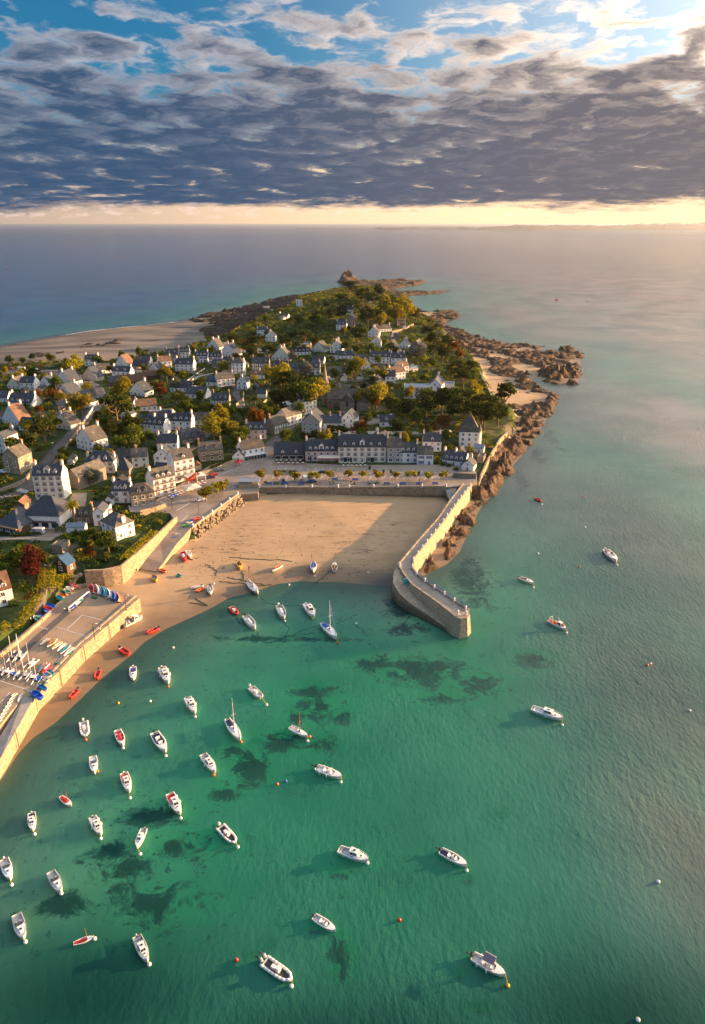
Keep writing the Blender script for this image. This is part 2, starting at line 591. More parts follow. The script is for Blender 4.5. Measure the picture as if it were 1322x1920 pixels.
def seabed_mat():
    m, N = new_mat('seabed_sand')
    g = N.n('ShaderNodeNewGeometry')
    pos = g.outputs['Position']
    f1 = N.noise(pos, 0.06, 4.0, 0.6)
    c = N.mix(N.smooth(f1, 0.3, 0.7), (0.66, 0.64, 0.50), (0.80, 0.78, 0.62))
    zz = N.n('ShaderNodeSeparateXYZ', ins={0: pos}).outputs[2]
    c = N.mix(N.smooth(zz, -0.75, -0.05), c, (0.22, 0.165, 0.105))
    wm = N.n('ShaderNodeAttribute', attribute_name='weed').outputs['Fac']
    wn = N.noise(pos, 0.15, 9.0, 0.78, 0.9)
    w = N.smooth(N.m('ADD', wn, N.m('MULTIPLY', N.m('SUBTRACT', wm, 0.5), 0.33)), 0.505, 0.64)
    spots = N.m('MULTIPLY', N.smooth(N.noise(pos, 0.42, 6.0, 0.72), 0.585, 0.64), N.smooth(wm, 0.02, 0.4, 0.5, 1.0))
    w = N.m('MAXIMUM', w, spots)
    c = N.mix(w, c, (0.006, 0.012, 0.006))
    b = N.n('ShaderNodeBsdfDiffuse', ins={'Color': c})
    N.n('ShaderNodeOutputMaterial', ins={'Surface': b.outputs[0]})
    return m


def water_mat():
    m, N = new_mat('sea_water')
    pos = N.n('ShaderNodeNewGeometry').outputs['Position']
    dep = N.n('ShaderNodeAttribute', attribute_name='depth').outputs['Fac']
    cover = N.m('SUBTRACT', 1.0, N.m('POWER', 2.718, N.m('MULTIPLY', dep, -0.20)))       # light scattered back by the water column
    tint = N.mix(N.smooth(dep, 0.0, 1.6), (0.84, 0.96, 0.88), (0.09, 0.90, 0.52))
    body = N.mix(N.smooth(dep, 1.8, 6.5), (0.004, 0.40, 0.19), (0.010, 0.05, 0.08))
    silt = N.n('ShaderNodeAttribute', attribute_name='silt').outputs['Fac']
    body = N.mix(N.m('MULTIPLY', silt, 0.85), body, (0.13, 0.16, 0.05))  # olive silt, its colour warmed to carry the sun glow
    pale = N.n('ShaderNodeAttribute', attribute_name='pale').outputs['Fac']
    body = N.mix(N.m('MULTIPLY', pale, 0.9), body, (0.40, 0.29, 0.18))  # sun glow over the far right sea, painted into the water colour
    blue = N.n('ShaderNodeAttribute', attribute_name='blue').outputs['Fac']
    body = N.mix(N.m('MULTIPLY', blue, 0.95), body, (0.012, 0.070, 0.18))
    deep = N.n('ShaderNodeAttribute', attribute_name='deep').outputs['Fac']
    body = N.mix(N.m('MULTIPLY', deep, 0.85, clamp=True), body, (0.001, 0.034, 0.024))
    f = N.noise(pos, 0.014, 4.0, 0.6)
    body = N.mix(N.smooth(f, 0.35, 0.65), body, N.mix(1.0, body, (0.55, 0.70, 0.72), 'MULTIPLY'))
    cover = N.m('ADD', cover, N.m('MULTIPLY', N.m('ADD', N.m('ADD', deep, blue), N.m('ADD', silt, pale)), 0.42), clamp=True)
    cover = N.m('MULTIPLY', cover, N.m('SUBTRACT', 1.0, N.m('MULTIPLY', N.n('ShaderNodeAttribute', attribute_name='weed').outputs['Fac'], 0.5)))
    # ripples, calmer and rougher patches
    st = N.n('ShaderNodeMapping', ins={0: pos, 'Rotation': (0, 0, R(28)), 'Scale': (1.0, 0.5, 1.0)}).outputs[0]
    patch = N.m('ADD', N.smooth(N.noise(pos, 0.018, 3.0), 0.35, 0.65, 0.25, 0.7), N.m('MULTIPLY', N.n('ShaderNodeAttribute', attribute_name='silt').outputs['Fac'], 0.25))
    h = N.m('ADD', N.m('MULTIPLY', N.noise(st, 0.30, 2.0), 0.8), N.noise(st, 1.0, 4.0, 0.6))
    h = N.m('MULTIPLY', h, patch)
    bp = N.n('ShaderNodeBump', ins={'Height': h, 'Strength': 0.7, 'Distance': 0.5}).outputs[0]
    tr = N.n('ShaderNodeBsdfTransparent', ins={'Color': tint})
    df = N.n('ShaderNodeBsdfDiffuse', ins={'Color': body, 'Normal': bp})
    under = N.n('ShaderNodeMixShader', ins={0: cover, 1: tr.outputs[0], 2: df.outputs[0]})
    gl = N.n('ShaderNodeBsdfGlossy', ins={'Roughness': 0.14, 'Normal': bp, 'Color': (1, 1, 1, 1)})
    fr = N.n('ShaderNodeFresnel', ins={'IOR': 1.33}).outputs[0]
    frb = N.n('ShaderNodeFresnel', ins={'IOR': 1.33, 'Normal': bp}).outputs[0]
    fr = N.m('ADD', N.m('MULTIPLY', fr, 0.55), N.m('MULTIPLY', frb, 0.3))
    fr = N.m('MAXIMUM', N.m('SUBTRACT', N.m('MULTIPLY', fr, 1.05), 0.016), 0.003)
    sh = N.n('ShaderNodeMixShader', ins={0: N.m('MINIMUM', fr, 0.8), 1: under.outputs[0], 2: gl.outputs[0]})
    N.n('ShaderNodeOutputMaterial', ins={'Surface': sh.outputs[0]})
    return m


def ground_mat():
    m, N = new_mat('garden_ground')
    pos = N.n('ShaderNodeNewGeometry').outputs['Position']
    f = N.noise(pos, 0.045, 4.0, 0.6)
    f2 = N.noise(pos, 0.7, 4.0, 0.6)
    c = N.mix(N.smooth(f, 0.35, 0.65), (0.022, 0.042, 0.013), (0.060, 0.088, 0.024))
    c = N.mix(N.m('MULTIPLY', N.smooth(f2, 0.45, 0.75), 0.55), c, (0.09, 0.09, 0.045))
    c = N.mix(N.smooth(N.noise(pos, 0.03, 3.0), 0.60, 0.64, 0.0, 0.6), c, (0.18, 0.15, 0.11))
    b = N.n('ShaderNodeBsdfPrincipled', ins={'Base Color': c, 'Roughness': 0.95, 'Specular IOR Level': 0.1})
    bp = N.n('ShaderNodeBump', ins={'Height': f2, 'Strength': 0.5, 'Distance': 0.4})
    N.link(bp.outputs[0], b.inputs['Normal'])
    N.n('ShaderNodeOutputMaterial', ins={'Surface': b.outputs[0]})
    return m


def rock_mat(name='rock', a=(0.045, 0.030, 0.02), b_=(0.18, 0.12, 0.072)):
    m, N = new_mat(name)
    pos = N.n('ShaderNodeNewGeometry').outputs['Position']
    st = N.n('ShaderNodeMapping', ins={0: pos, 'Rotation': (0.3, 0, R(-35)), 'Scale': (2.2, 0.5, 1.0)}).outputs[0]
    f = N.noise(st, 0.5, 6.0, 0.7)
    z = N.n('ShaderNodeSeparateXYZ', ins={0: pos}).outputs[2]
    c = N.mix(N.smooth(f, 0.35, 0.7), a, b_)
    c = N.mix(N.smooth(N.m('ADD', z, N.m('MULTIPLY', f, 1.2)), 1.9, 0.6, 0.0, 0.75), c, (0.035, 0.028, 0.018))
    c = N.mix(N.m('MULTIPLY', N.smooth(N.noise(pos, 0.8, 4.0), 0.6, 0.72), 0.4), c, (0.30, 0.24, 0.14))
    b = N.n('ShaderNodeBsdfPrincipled', ins={'Base Color': c, 'Roughness': 0.9, 'Specular IOR Level': 0.2})
    bp = N.n('ShaderNodeBump', ins={'Height': N.noise(st, 1.4, 5.0, 0.7), 'Strength': 0.8, 'Distance': 0.4})
    N.link(bp.outputs[0], b.inputs['Normal'])
    N.n('ShaderNodeOutputMaterial', ins={'Surface': b.outputs[0]})
    return m


def stone_mat(name, col, mortar=0.6, sc=1.1, var=0.35, tide=False):
    """coursed masonry: cells of voronoi squashed, mortar lines"""
    m, N = new_mat(name)
    pos = N.n('ShaderNodeNewGeometry').outputs['Position']
    st = N.n('ShaderNodeMapping', ins={0: pos, 'Scale': (1.0, 1.0, 2.0)}).outputs[0]
    v = N.n('ShaderNodeTexVoronoi', ins={'Vector': st, 'Scale': sc})
    v2 = N.n('ShaderNodeTexVoronoi', feature='DISTANCE_TO_EDGE', ins={'Vector': st, 'Scale': sc})
    cell = N.n('ShaderNodeSeparateColor', ins={0: v.outputs['Color']}).outputs[0]
    c = N.mix(cell, tuple(q * (1 - var) for q in col), tuple(min(1, q * (1 + var)) for q in col))
    c = N.mix(N.m('MULTIPLY', N.smooth(N.noise(pos, 0.35, 4.0), 0.45, 0.7), 0.4), c, tuple(q * 0.6 for q in col))
    c = N.mix(N.smooth(v2.outputs['Distance'], 0.06, 0.0, 0.0, mortar), c, tuple(q * 0.5 for q in col))
    if tide:
        z = N.n('ShaderNodeSeparateXYZ', ins={0: pos}).outputs[2]
        zz = N.m('ADD', z, N.m('MULTIPLY', N.noise(pos, 0.4, 3.0), 1.5))
        c = N.mix(N.smooth(zz, 3.4, 2.2, 0.0, 0.62), c, (0.075, 0.062, 0.035))
    b = N.n('ShaderNodeBsdfPrincipled', ins={'Base Color': c, 'Roughness': 0.88, 'Specular IOR Level': 0.2})
    bp = N.n('ShaderNodeBump', ins={'Height': N.smooth(v2.outputs['Distance'], 0.0, 0.12), 'Strength': 0.7, 'Distance': 0.08})
    N.link(bp.outputs[0], b.inputs['Normal'])
    N.n('ShaderNodeOutputMaterial', ins={'Surface': b.outputs[0]})
    return m


def roof_mat(name, col, lichen, amount):
    m, N = new_mat(name)
    g = N.n('ShaderNodeNewGeometry')
    pos = g.outputs['Position']
    z = N.n('ShaderNodeSeparateXYZ', ins={0: pos}).outputs[2]
    f = N.noise(pos, 0.9, 5.0, 0.65)
    c = N.mix(N.smooth(f, 0.3, 0.7), tuple(q * 0.75 for q in col), tuple(q * 1.3 for q in col))
    fl = N.smooth(N.noise(pos, 0.35, 5.0, 0.7), 0.62 - amount * 0.4, 0.78 - amount * 0.35)
    c = N.mix(N.m('MULTIPLY', fl, 0.85), c, lichen)
    rnd = N.n('ShaderNodeObjectInfo').outputs['Random']
    c = N.n('ShaderNodeHueSaturation', ins={'Color': c, 'Value': N.m('ADD', 0.75, N.m('MULTIPLY', rnd, 0.5))}).outputs[0]
    rows = N.m('FRACT', N.m('MULTIPLY', z, 4.5))
    c = N.mix(N.smooth(rows, 0.25, 0.0, 0.0, 0.45), c, tuple(q * 0.4 for q in col))
    b = N.n('ShaderNodeBsdfPrincipled', ins={'Base Color': c, 'Roughness': 0.62, 'Specular IOR Level': 0.35})
    bp = N.n('ShaderNodeBump', ins={'Height': N.m('ADD', rows, f), 'Strength': 0.35, 'Distance': 0.05})
    N.link(bp.outputs[0], b.inputs['Normal'])
    N.n('ShaderNodeOutputMaterial', ins={'Surface': b.outputs[0]})
    return m


def leaf_mat(name, a, b_, trans=0.25):
    m, N = new_mat(name)
    g = N.n('ShaderNodeNewGeometry')
    pos = g.outputs['Position']
    f = N.noise(pos, 0.55, 3.0, 0.6)
    rnd = N.n('ShaderNodeObjectInfo').outputs['Random']
    isl = g.outputs['Random Per Island']
    c = N.mix(N.smooth(N.m('ADD', N.m('MULTIPLY', f, 0.6), N.m('MULTIPLY', isl, 0.4)), 0.3, 0.7), a, b_)
    c = N.n('ShaderNodeHueSaturation', ins={'Color': c, 'Value': N.m('ADD', 0.8, N.m('MULTIPLY', rnd, 0.4)), 'Hue': N.m('ADD', 0.485, N.m('MULTIPLY', rnd, 0.03))}).outputs[0]
    d = N.n('ShaderNodeBsdfDiffuse', ins={'Color': c})
    t = N.n('ShaderNodeBsdfTranslucent', ins={'Color': N.mix(0.5, c, N.mix(1.0, c, (1.6, 1.5, 0.5), 'MULTIPLY'))})
    mx = N.n('ShaderNodeMixShader', ins={0: trans, 1: d.outputs[0], 2: t.outputs[0]})
    N.n('ShaderNodeOutputMaterial', ins={'Surface': mx.outputs[0]})
    return m


def asphalt_mat(name, col, crack=True):
    m, N = new_mat(name)
    pos = N.n('ShaderNodeNewGeometry').outputs['Position']
    f = N.noise(pos, 0.08, 5.0, 0.65)
    f2 = N.noise(pos, 1.5, 3.0, 0.6)
    c = N.mix(N.smooth(f, 0.3, 0.7), tuple(q * 0.78 for q in col), tuple(q * 1.22 for q in col))
    c = N.mix(N.m('MULTIPLY', N.smooth(f2, 0.5, 0.8), 0.35), c, tuple(q * 0.6 for q in col))
    b = N.n('ShaderNodeBsdfPrincipled', ins={'Base Color': c, 'Roughness': 0.85, 'Specular IOR Level': 0.3})
    N.n('ShaderNodeOutputMaterial', ins={'Surface': b.outputs[0]})
    return m


sand_mat(); seabed_mat(); water_mat(); ground_mat(); rock_mat()
rock_mat('dark_rock', (0.02, 0.016, 0.013), (0.075, 0.055, 0.04))
stone_mat('quay_stone', (0.44, 0.36, 0.25), 0.35, 1.3, 0.22)
stone_mat('tidal_stone', (0.30, 0.245, 0.17), 0.5, 1.1, 0.3, True)
stone_mat('granite', (0.27, 0.235, 0.19), 0.5, 1.4)
stone_mat('ochre_stone', (0.40, 0.32, 0.21), 0.5, 1.4)
simple('white_render', (0.84, 0.83, 0.80), 0.8, 0.06, 0.5)
simple('cream_render', (0.82, 0.77, 0.64), 0.8, 0.06, 0.5)
simple('pink_render', (0.70, 0.52, 0.46), 0.8, 0.06, 0.5)
simple('grey_render', (0.42, 0.41, 0.38), 0.85, 0.15, 0.4)
simple('blue_paint', (0.05, 0.12, 0.40), 0.5, 0.05)
simple('white_paint', (0.80, 0.80, 0.78), 0.4, 0.03)
simple('brick', (0.42, 0.20, 0.10), 0.85, 0.2, 3.0)
simple('terracotta', (0.55, 0.24, 0.11), 0.8, 0.15, 3.0)
simple('brown_surround', (0.28, 0.17, 0.13), 0.8, 0.1)
simple('wood', (0.35, 0.20, 0.10), 0.7, 0.2, 2.0)
simple('dark_wood', (0.10, 0.06, 0.035), 0.7, 0.2, 2.0)
simple('blue_roof', (0.015, 0.07, 0.17), 0.75, 0.1)
simple('zinc', (0.25, 0.30, 0.36), 0.45, 0.1, 0.6, metal=0.3)
simple('dark_metal', (0.05, 0.05, 0.055), 0.5, 0.1)
simple('bark', (0.20, 0.13, 0.08), 0.95, 0.3, 2.0)
simple('glass', (0.03, 0.04, 0.055), 0.08, 0.1, spec=0.8)
simple('awning_red', (0.45, 0.03, 0.03), 0.7, 0.1)
simple('canvas', (0.62, 0.55, 0.46), 0.8, 0.1)
simple('concrete', (0.33, 0.31, 0.28), 0.9, 0.2, 0.3)
roof_mat('slate', (0.045, 0.055, 0.072), (0.11, 0.11, 0.085), 0.1)
roof_mat('lichen_slate', (0.075, 0.073, 0.068), (0.17, 0.135, 0.08), 0.4)
roof_mat('tile_roof', (0.17, 0.095, 0.055), (0.24, 0.16, 0.09), 0.4)
leaf_mat('leaf_green', (0.035, 0.065, 0.012), (0.14, 0.16, 0.026), 0.32)
leaf_mat('leaf_gold', (0.12, 0.13, 0.015), (0.34, 0.29, 0.03), 0.45)
leaf_mat('leaf_dark', (0.016, 0.034, 0.010), (0.085, 0.095, 0.020), 0.22)
leaf_mat('leaf_rust', (0.11, 0.045, 0.012), (0.20, 0.085, 0.02), 0.3)
leaf_mat('leaf_purple', (0.045, 0.010, 0.010), (0.10, 0.022, 0.018), 0.2)
leaf_mat('leaf_grey', (0.09, 0.11, 0.085), (0.17, 0.18, 0.13), 0.2)
leaf_mat('flower_red', (0.30, 0.02, 0.015), (0.45, 0.08, 0.02), 0.2)
asphalt_mat('asphalt', (0.115, 0.105, 0.10))
asphalt_mat('paving', (0.27, 0.225, 0.185))
asphalt_mat('yard_ground', (0.33, 0.245, 0.165))
asphalt_mat('paving_light', (0.34, 0.29, 0.24))
simple('line_paint', (0.62, 0.60, 0.56), 0.8, 0.1)


def paint(name, col, rough=0.35):
    if name not in MAT:
        simple(name, col, rough, 0.05, 1.0, spec=0.5, coat=0.15)
    return MAT[name]


GEL = paint('gelcoat_white', (0.82, 0.81, 0.78))
GELG = paint('gelcoat_grey', (0.42, 0.44, 0.45))
REDP = paint('boat_red', (0.62, 0.03, 0.02))
ORGP = paint('boat_orange', (0.75, 0.16, 0.03))
YELP = paint('boat_yellow', (0.75, 0.45, 0.03))
BLUP = paint('boat_blue', (0.02, 0.12, 0.55))
TEAP = paint('boat_teal', (0.03, 0.34, 0.40))
GRNP = paint('boat_green', (0.02, 0.25, 0.12))
BLKP = paint('engine_black', (0.02, 0.02, 0.025))
NAVP = paint('canvas_navy', (0.02, 0.035, 0.10), 0.8)
TEAK = paint('teak', (0.36, 0.19, 0.09), 0.6)
RUBG = paint('tube_grey', (0.35, 0.37, 0.38), 0.5)
# ---------------------------------------------------------------- terrain and sea
def polar_grid(r0, r1, k, a0, a1, na):
    nr = int(math.log(r1 / r0) / k) + 1
    r = r0 * np.exp(np.arange(nr + 1) * k)
    a = np.radians(np.linspace(a0, a1, na + 1))
    rr, aa = np.meshgrid(r, a, indexing='ij')
    x, y = rr * np.sin(aa), rr * np.cos(aa)
    i, j = np.meshgrid(np.arange(nr), np.arange(na), indexing='ij')
    w = na + 1
    q = np.stack([i * w + j, i * w + j + 1, (i + 1) * w + j + 1, (i + 1) * w + j], -1).reshape(-1, 4)
    return x.ravel(), y.ravel(), q


def soft(px, py, rx, ry, z=0.0):
    """elliptic patch around a pixel; rx, ry in pixels"""
    c = at(px, py, z)
    ex = abs(at(px + rx, py, z).x - c.x)
    ey = abs(at(px, py - ry, z).y - c.y)
    return c.x, c.y, ex, ey


# seaweed beds on the sea floor
WEED = [(700, 1245, 60, 22), (800, 1262, 120, 40), (900, 1285, 70, 35), (760, 1180, 60, 18), (600, 1330, 62, 34), (590, 1298, 60, 20), (530, 1390, 60, 30), (470, 1440, 55, 50),
        (420, 1490, 50, 25), (290, 1530, 90, 35), (340, 1590, 110, 40), (230, 1640, 80, 50), (300, 1700, 130, 60), (600, 1395, 40, 25), (1010, 800, 22, 60), (1000, 850, 25, 30), (975, 900, 25, 30),
        (880, 1090, 60, 60), (1000, 1240, 50, 22), (830, 1310, 60, 12), (640, 1790, 30, 50), (590, 1745, 18, 8), (120, 1700, 90, 40), (540, 1200, 200, 8), (700, 1100, 90, 10),
        (760, 1140, 60, 30), (640, 1345, 35, 20), (560, 1345, 25, 15), (505, 1775, 14, 10), (470, 1797, 14, 8), (640, 1680, 10, 7), (640, 1762, 16, 8), (862, 1830, 14, 12), (880, 1650, 12, 10), (380, 1700, 10, 8), (640, 1820, 20, 30), (900, 1895, 30, 10), (945, 1530, 12, 8), (210, 1600, 60, 25), (150, 1620, 14, 10), (430, 1410, 40, 12), (640, 1640, 30, 10)]
WRACK = [(440, 1010, 80, 38), (560, 965, 60, 16), (660, 1020, 90, 45), (700, 1065, 60, 30), (400, 1015, 40, 40), (330, 990, 30, 20), (370, 1040, 30, 15), (720, 985, 60, 30), (190, 650, 80, 10), (60, 672, 80, 8), (240, 655, 60, 8)]


def patch_attr(x, y, lst, z=0.0):
    a = np.zeros_like(x)
    for p in lst:
        cx, cy, ex, ey = soft(*p, z)
        d = ((x - cx) / ex) ** 2 + ((y - cy) / ey) ** 2
        a = np.maximum(a, np.exp(-d * 1.1))
    return a


def put_attr(me, name, vals):
    at_ = me.attributes.new(name, 'FLOAT', 'POINT')
    at_.data.foreach_set('value', np.asarray(vals, np.float32))


def build_terrain():
    x, y, q = polar_grid(45, 2700, 0.0068, -62, 62, 450)
    z, dc, dl = gz(x, y, True)
    # small unevenness on land and on the sea floor
    z = z + np.where(dl > 3, (fbm(x / 18, y / 18, 3) - 0.5) * 0.5, 0)
    dcq, dlq = dc[q].max(1), dl[q].mean(1)
    sel = {'ground': (dlq > 0), 'beach': (dlq <= 0) & (dcq > -3.0), 'seabed': (dcq <= -3.0)}
    weed = patch_attr(x, y, WEED, -1.0)
    wr = patch_attr(x, y, WRACK, 1.5)
    # damp sand shows on the sheltered bay and under the rocks
    for name, s in sel.items():
        f = q[s]
        if not len(f):
            continue
        used, inv = np.unique(f, return_inverse=True)
        f = inv.reshape(f.shape)
        v = np.stack([x[used], y[used], z[used]], 1)
        me = mesh_np(name, v, f, {'ground': MAT['garden_ground'], 'beach': MAT['sand'], 'seabed': MAT['seabed_sand']}[name], smooth=True)
        if name == 'beach':
            put_attr(me, 'wrack', wr[used])
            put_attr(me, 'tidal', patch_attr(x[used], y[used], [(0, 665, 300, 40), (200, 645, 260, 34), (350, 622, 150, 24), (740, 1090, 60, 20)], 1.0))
            put_attr(me, 'damp', np.ones(len(used)))
        if name == 'seabed':
            put_attr(me, 'weed', weed[used])
        link(bpy.data.objects.new(name, me), kind='structure')


def build_sea():
    x, y, q = polar_grid(40, 88000, 0.016, -62, 62, 260)
    me = mesh_np('sea', np.stack([x, y, np.zeros_like(x)], 1), q, MAT['sea_water'], smooth=True)
    z, dc, dl = gz(x, y, True)
    put_attr(me, 'weed', patch_attr(x, y, WEED, -1.0))
    put_attr(me, 'silt', patch_attr(x, y, [(1180, 1000, 260, 200), (1250, 1300, 250, 250), (1000, 900, 160, 130), (1300, 1600, 200, 300), (1080, 760, 160, 80)]))
    put_attr(me, 'deep', patch_attr(x, y, [(150, 1880, 420, 170), (620, 1960, 500, 150), (1150, 1930, 350, 170)]))
    put_attr(me, 'blue', patch_attr(x, y, [(0, 600, 420, 60), (250, 560, 330, 60), (100, 500, 500, 60), (300, 460, 500, 30), (-300, 560, 500, 90)]))
    put_attr(me, 'pale', patch_attr(x, y, [(1250, 620, 330, 110), (1150, 530, 380, 60), (1300, 800, 200, 120), (1000, 600, 160, 60), (1200, 470, 500, 34)]))
    put_attr(me, 'depth', np.where(z < 0, -z, 0) + np.clip((np.hypot(x, y) - 1900) / 20, 0, 40))
    link(bpy.data.objects.new('sea', me), kind='structure')


build_terrain()
build_sea()
# ---------------------------------------------------------------- rocks
ROT = math.cos(R(38)), math.sin(R(38))


def crag(x, y, s=1.0, seed=3):
    """tilted strata: sharp ridges running one way"""
    u, v = x * ROT[0] + y * ROT[1], -x * ROT[1] + y * ROT[0]
    wx = (fbm(x / 14, y / 14, 2, seed + 50) - 0.5) * 10
    r1 = fbm((u) / (15 * s), (v + wx) / (5.5 * s), 4, seed, True)
    r2 = fbm(u / (42 * s), v / (30 * s), 3, seed + 9)
    q = np.clip((r1 - 0.42) * 2.1, 0, 1)
    st = np.floor(q * 6) / 6 * 0.55 + q * 0.45
    w2 = fbm(x / 5, y / 5, 2, seed + 5) * 3
    blk = cells((u + w2) / (4.6 * s), (v + wx + w2) / (1.5 * s), seed) * 0.65 + cells((u + w2) / (1.9 * s), (v - w2) / (0.8 * s), seed + 1) * 0.35
    r3 = fbm((u + wx) / (4.2 * s), v / (1.7 * s), 3, seed + 31, True)
    return st * (0.35 + 1.1 * r2) + np.clip(r3 - 0.5, 0, 1) * 0.75 * st + (blk - 0.35) * (0.12 + 0.55 * st) + (vnoise(x / 1.3, y / 1.3, 77) - 0.5) * 0.12


def region(px_poly, z=0.0):
    return poly_world(px_poly, z)


RK_RIGHT = [(745, 556), (775, 584), (862, 582), (866, 596), (835, 606), (875, 622), (955, 646), (1026, 648), (1012, 658), (1075, 650), (1096, 662), (1090, 722), (1038, 728), (1006, 714),
            (1055, 742), (1045, 770), (1028, 798), (1010, 822), (985, 858), (958, 892), (938, 926), (908, 956), (888, 996), (868, 1040), (842, 1064), (800, 1083), (784, 1074), (800, 1035), (838, 985), (868, 945),
            (884, 915), (903, 900), (920, 866), (945, 826), (962, 790), (940, 752), (915, 722), (905, 695), (875, 668), (845, 645), (822, 618), (790, 600), (760, 585)]
RK_NORTH = [(350, 596), (400, 586), (440, 579), (480, 567), (520, 558), (560, 553), (610, 546), (648, 540), (690, 540), (692, 548), (620, 562), (570, 572), (535, 592), (500, 608), (470, 622), (430, 634), (385, 640), (372, 628), (400, 612), (360, 604)]
RK_BEACH = [(150, 652), (235, 642), (232, 650), (190, 656), (150, 658)]
RK_BEACH2 = [(-20, 672), (90, 666), (140, 664), (118, 672), (60, 679), (-20, 682)]
SANDY = [(890, 700, 38, 26), (950, 735, 45, 24), (920, 718, 40, 26), (900, 680, 18, 10), (1005, 745, 20, 10), (985, 690, 25, 8), (820, 1030, 14, 30), (795, 590, 22, 4), (960, 800, 4, 8), (940, 670, 25, 5)]


def build_rocks():
    x, y, q = polar_grid(225, 1560, 0.0017, -24, 26, 470)
    zg, dc, dl = gz(x, y, True)
    mr = sdist(x, y, region(RK_RIGHT))
    mn = sdist(x, y, region(RK_NORTH))
    mb = np.maximum(sdist(x, y, region(RK_BEACH)), sdist(x, y, region(RK_BEACH2)))
    edge = (fbm(x / 9, y / 9, 3, 5) - 0.5) * 9
    a = np.clip((mr - 1.0 + edge) / 6, 0, 1)
    sandy = np.zeros_like(x)
    for p in SANDY:
        cx, cy, ex, ey = soft(*p, 1.0)
        sandy = np.maximum(sandy, np.clip(1.7 - 1.4 * np.sqrt(((x - cx) / ex) ** 2 + ((y - cy) / ey) ** 2), 0, 1))
    a = a * (1 - np.clip(sandy * 1.5 * (0.5 + fbm(x / 6, y / 6, 3, 21)), 0, 1))
    gaps = np.clip((fbm(x / 13, y / 9, 4, 61) - 0.40) * 9, 0, 1)
    a = a * np.where(y > 400, gaps, np.maximum(np.clip((fbm(x / 9, y / 7, 4, 63) - 0.30) * 9, 0, 1), np.clip((dl + 9) / 9, 0, 1)))
    # the shelving reef in the distance is low, the strip beside the pier is steep
    far = np.clip((y - 420) / 120, 0, 1)
    amp = 4.2 * (1 - far) + 3.0 * far
    big = np.array(at(1062, 700, 3))
    amp = amp + 8.5 * np.exp(-(((x - big[0]) / 17) ** 2 + ((y - big[1]) / 22) ** 2))
    for bx, by, h, w in ((1015, 745, 3.5, 7), (1050, 632, 2.5, 6), (925, 870, 3, 12), (950, 800, 3, 14), (1040, 742, 2.5, 5), (985, 700, 1.5, 25), (900, 925, 3, 10), (850, 660, 1, 30)):
        c = at(bx, by, 1)
        amp = amp + h * np.exp(-(((x - c.x) / w) ** 2 + ((y - c.y) / w) ** 2))
    zr = zg + a * (amp * crag(x, y) + 0.25) - 0.5 * (1 - np.clip(a * 3, 0, 1)) - 0.12
    an = np.clip((mn + 2 + edge * 1.5) / 10, 0, 1) * np.clip((fbm(x / 22, y / 16, 4, 71) - 0.36) * 7, 0, 1)
    zn = zg + an * (4.0 * crag(x, y, 1.6, 8)) - 0.4 * (1 - an)
    ab = np.clip((mb + edge * 0.8) / 4, 0, 1) * np.clip((fbm(x / 8, y / 6, 4, 91) - 0.45) * 9, 0, 1)
    zb = zg + ab * (1.6 * crag(x, y, 1.0, 12)) - 0.3 * (1 - ab)
    for nm, aa, zz, mt in (('rocky_shore', a, zr, 'rock'), ('north_reef', an, zn, 'dark_rock'), ('beach_rocks', ab, zb, 'dark_rock')):
        s = (aa[q].max(1) > 0.02)
        if nm == 'rocky_shore':
            s &= (dl[q].min(1) < 9)
        f = q[s]
        used, inv = np.unique(f, return_inverse=True)
        me = mesh_np(nm, np.stack([x[used], y[used], zz[used]], 1), inv.reshape(f.shape), MAT[mt])
        link(bpy.data.objects.new(nm, me), kind='structure')


build_rocks()


def islet(name, pxs, amp, label, k=0.0011, seed=4, mt='rock', peak=None, s=1.6):
    w = region(pxs)
    x0, y0 = w.min(0) - 4
    x1, y1 = w.max(0) + 4
    st = max((x1 - x0), (y1 - y0)) * k * 10
    gx, gy = np.meshgrid(np.arange(x0, x1, st), np.arange(y0, y1, st * 1.6), indexing='ij')
    n0, n1 = gx.shape
    X, Y = gx.ravel(), gy.ravel()
    d = sdist(X, Y, w) + (fbm(X / 12, Y / 12, 3, seed) - 0.5) * 10 * min(1, st)
    a = np.clip((d + 1) / (9 * min(1.0, st)), 0, 1)
    A = amp * np.ones_like(X)
    if peak:
        c = at(peak[0], peak[1], 0)
        A += peak[2] * np.exp(-((X - c.x) ** 2 + ((Y - c.y) * 0.6) ** 2) / peak[3] ** 2)
    z = -1.0 + a * (A * (0.25 + crag(X, Y, s, seed)) + 1.0)
    i, j = np.meshgrid(np.arange(n0 - 1), np.arange(n1 - 1), indexing='ij')
    q = np.stack([i * n1 + j, (i + 1) * n1 + j, (i + 1) * n1 + j + 1, i * n1 + j + 1], -1).reshape(-1, 4)
    q = q[a[q].max(1) > 0]
    used, inv = np.unique(q, return_inverse=True)
    me = mesh_np(name, np.stack([X[used], Y[used], z[used]], 1), inv.reshape(q.shape), MAT[mt])
    link(bpy.data.objects.new(name, me), label=label, cat='rock')


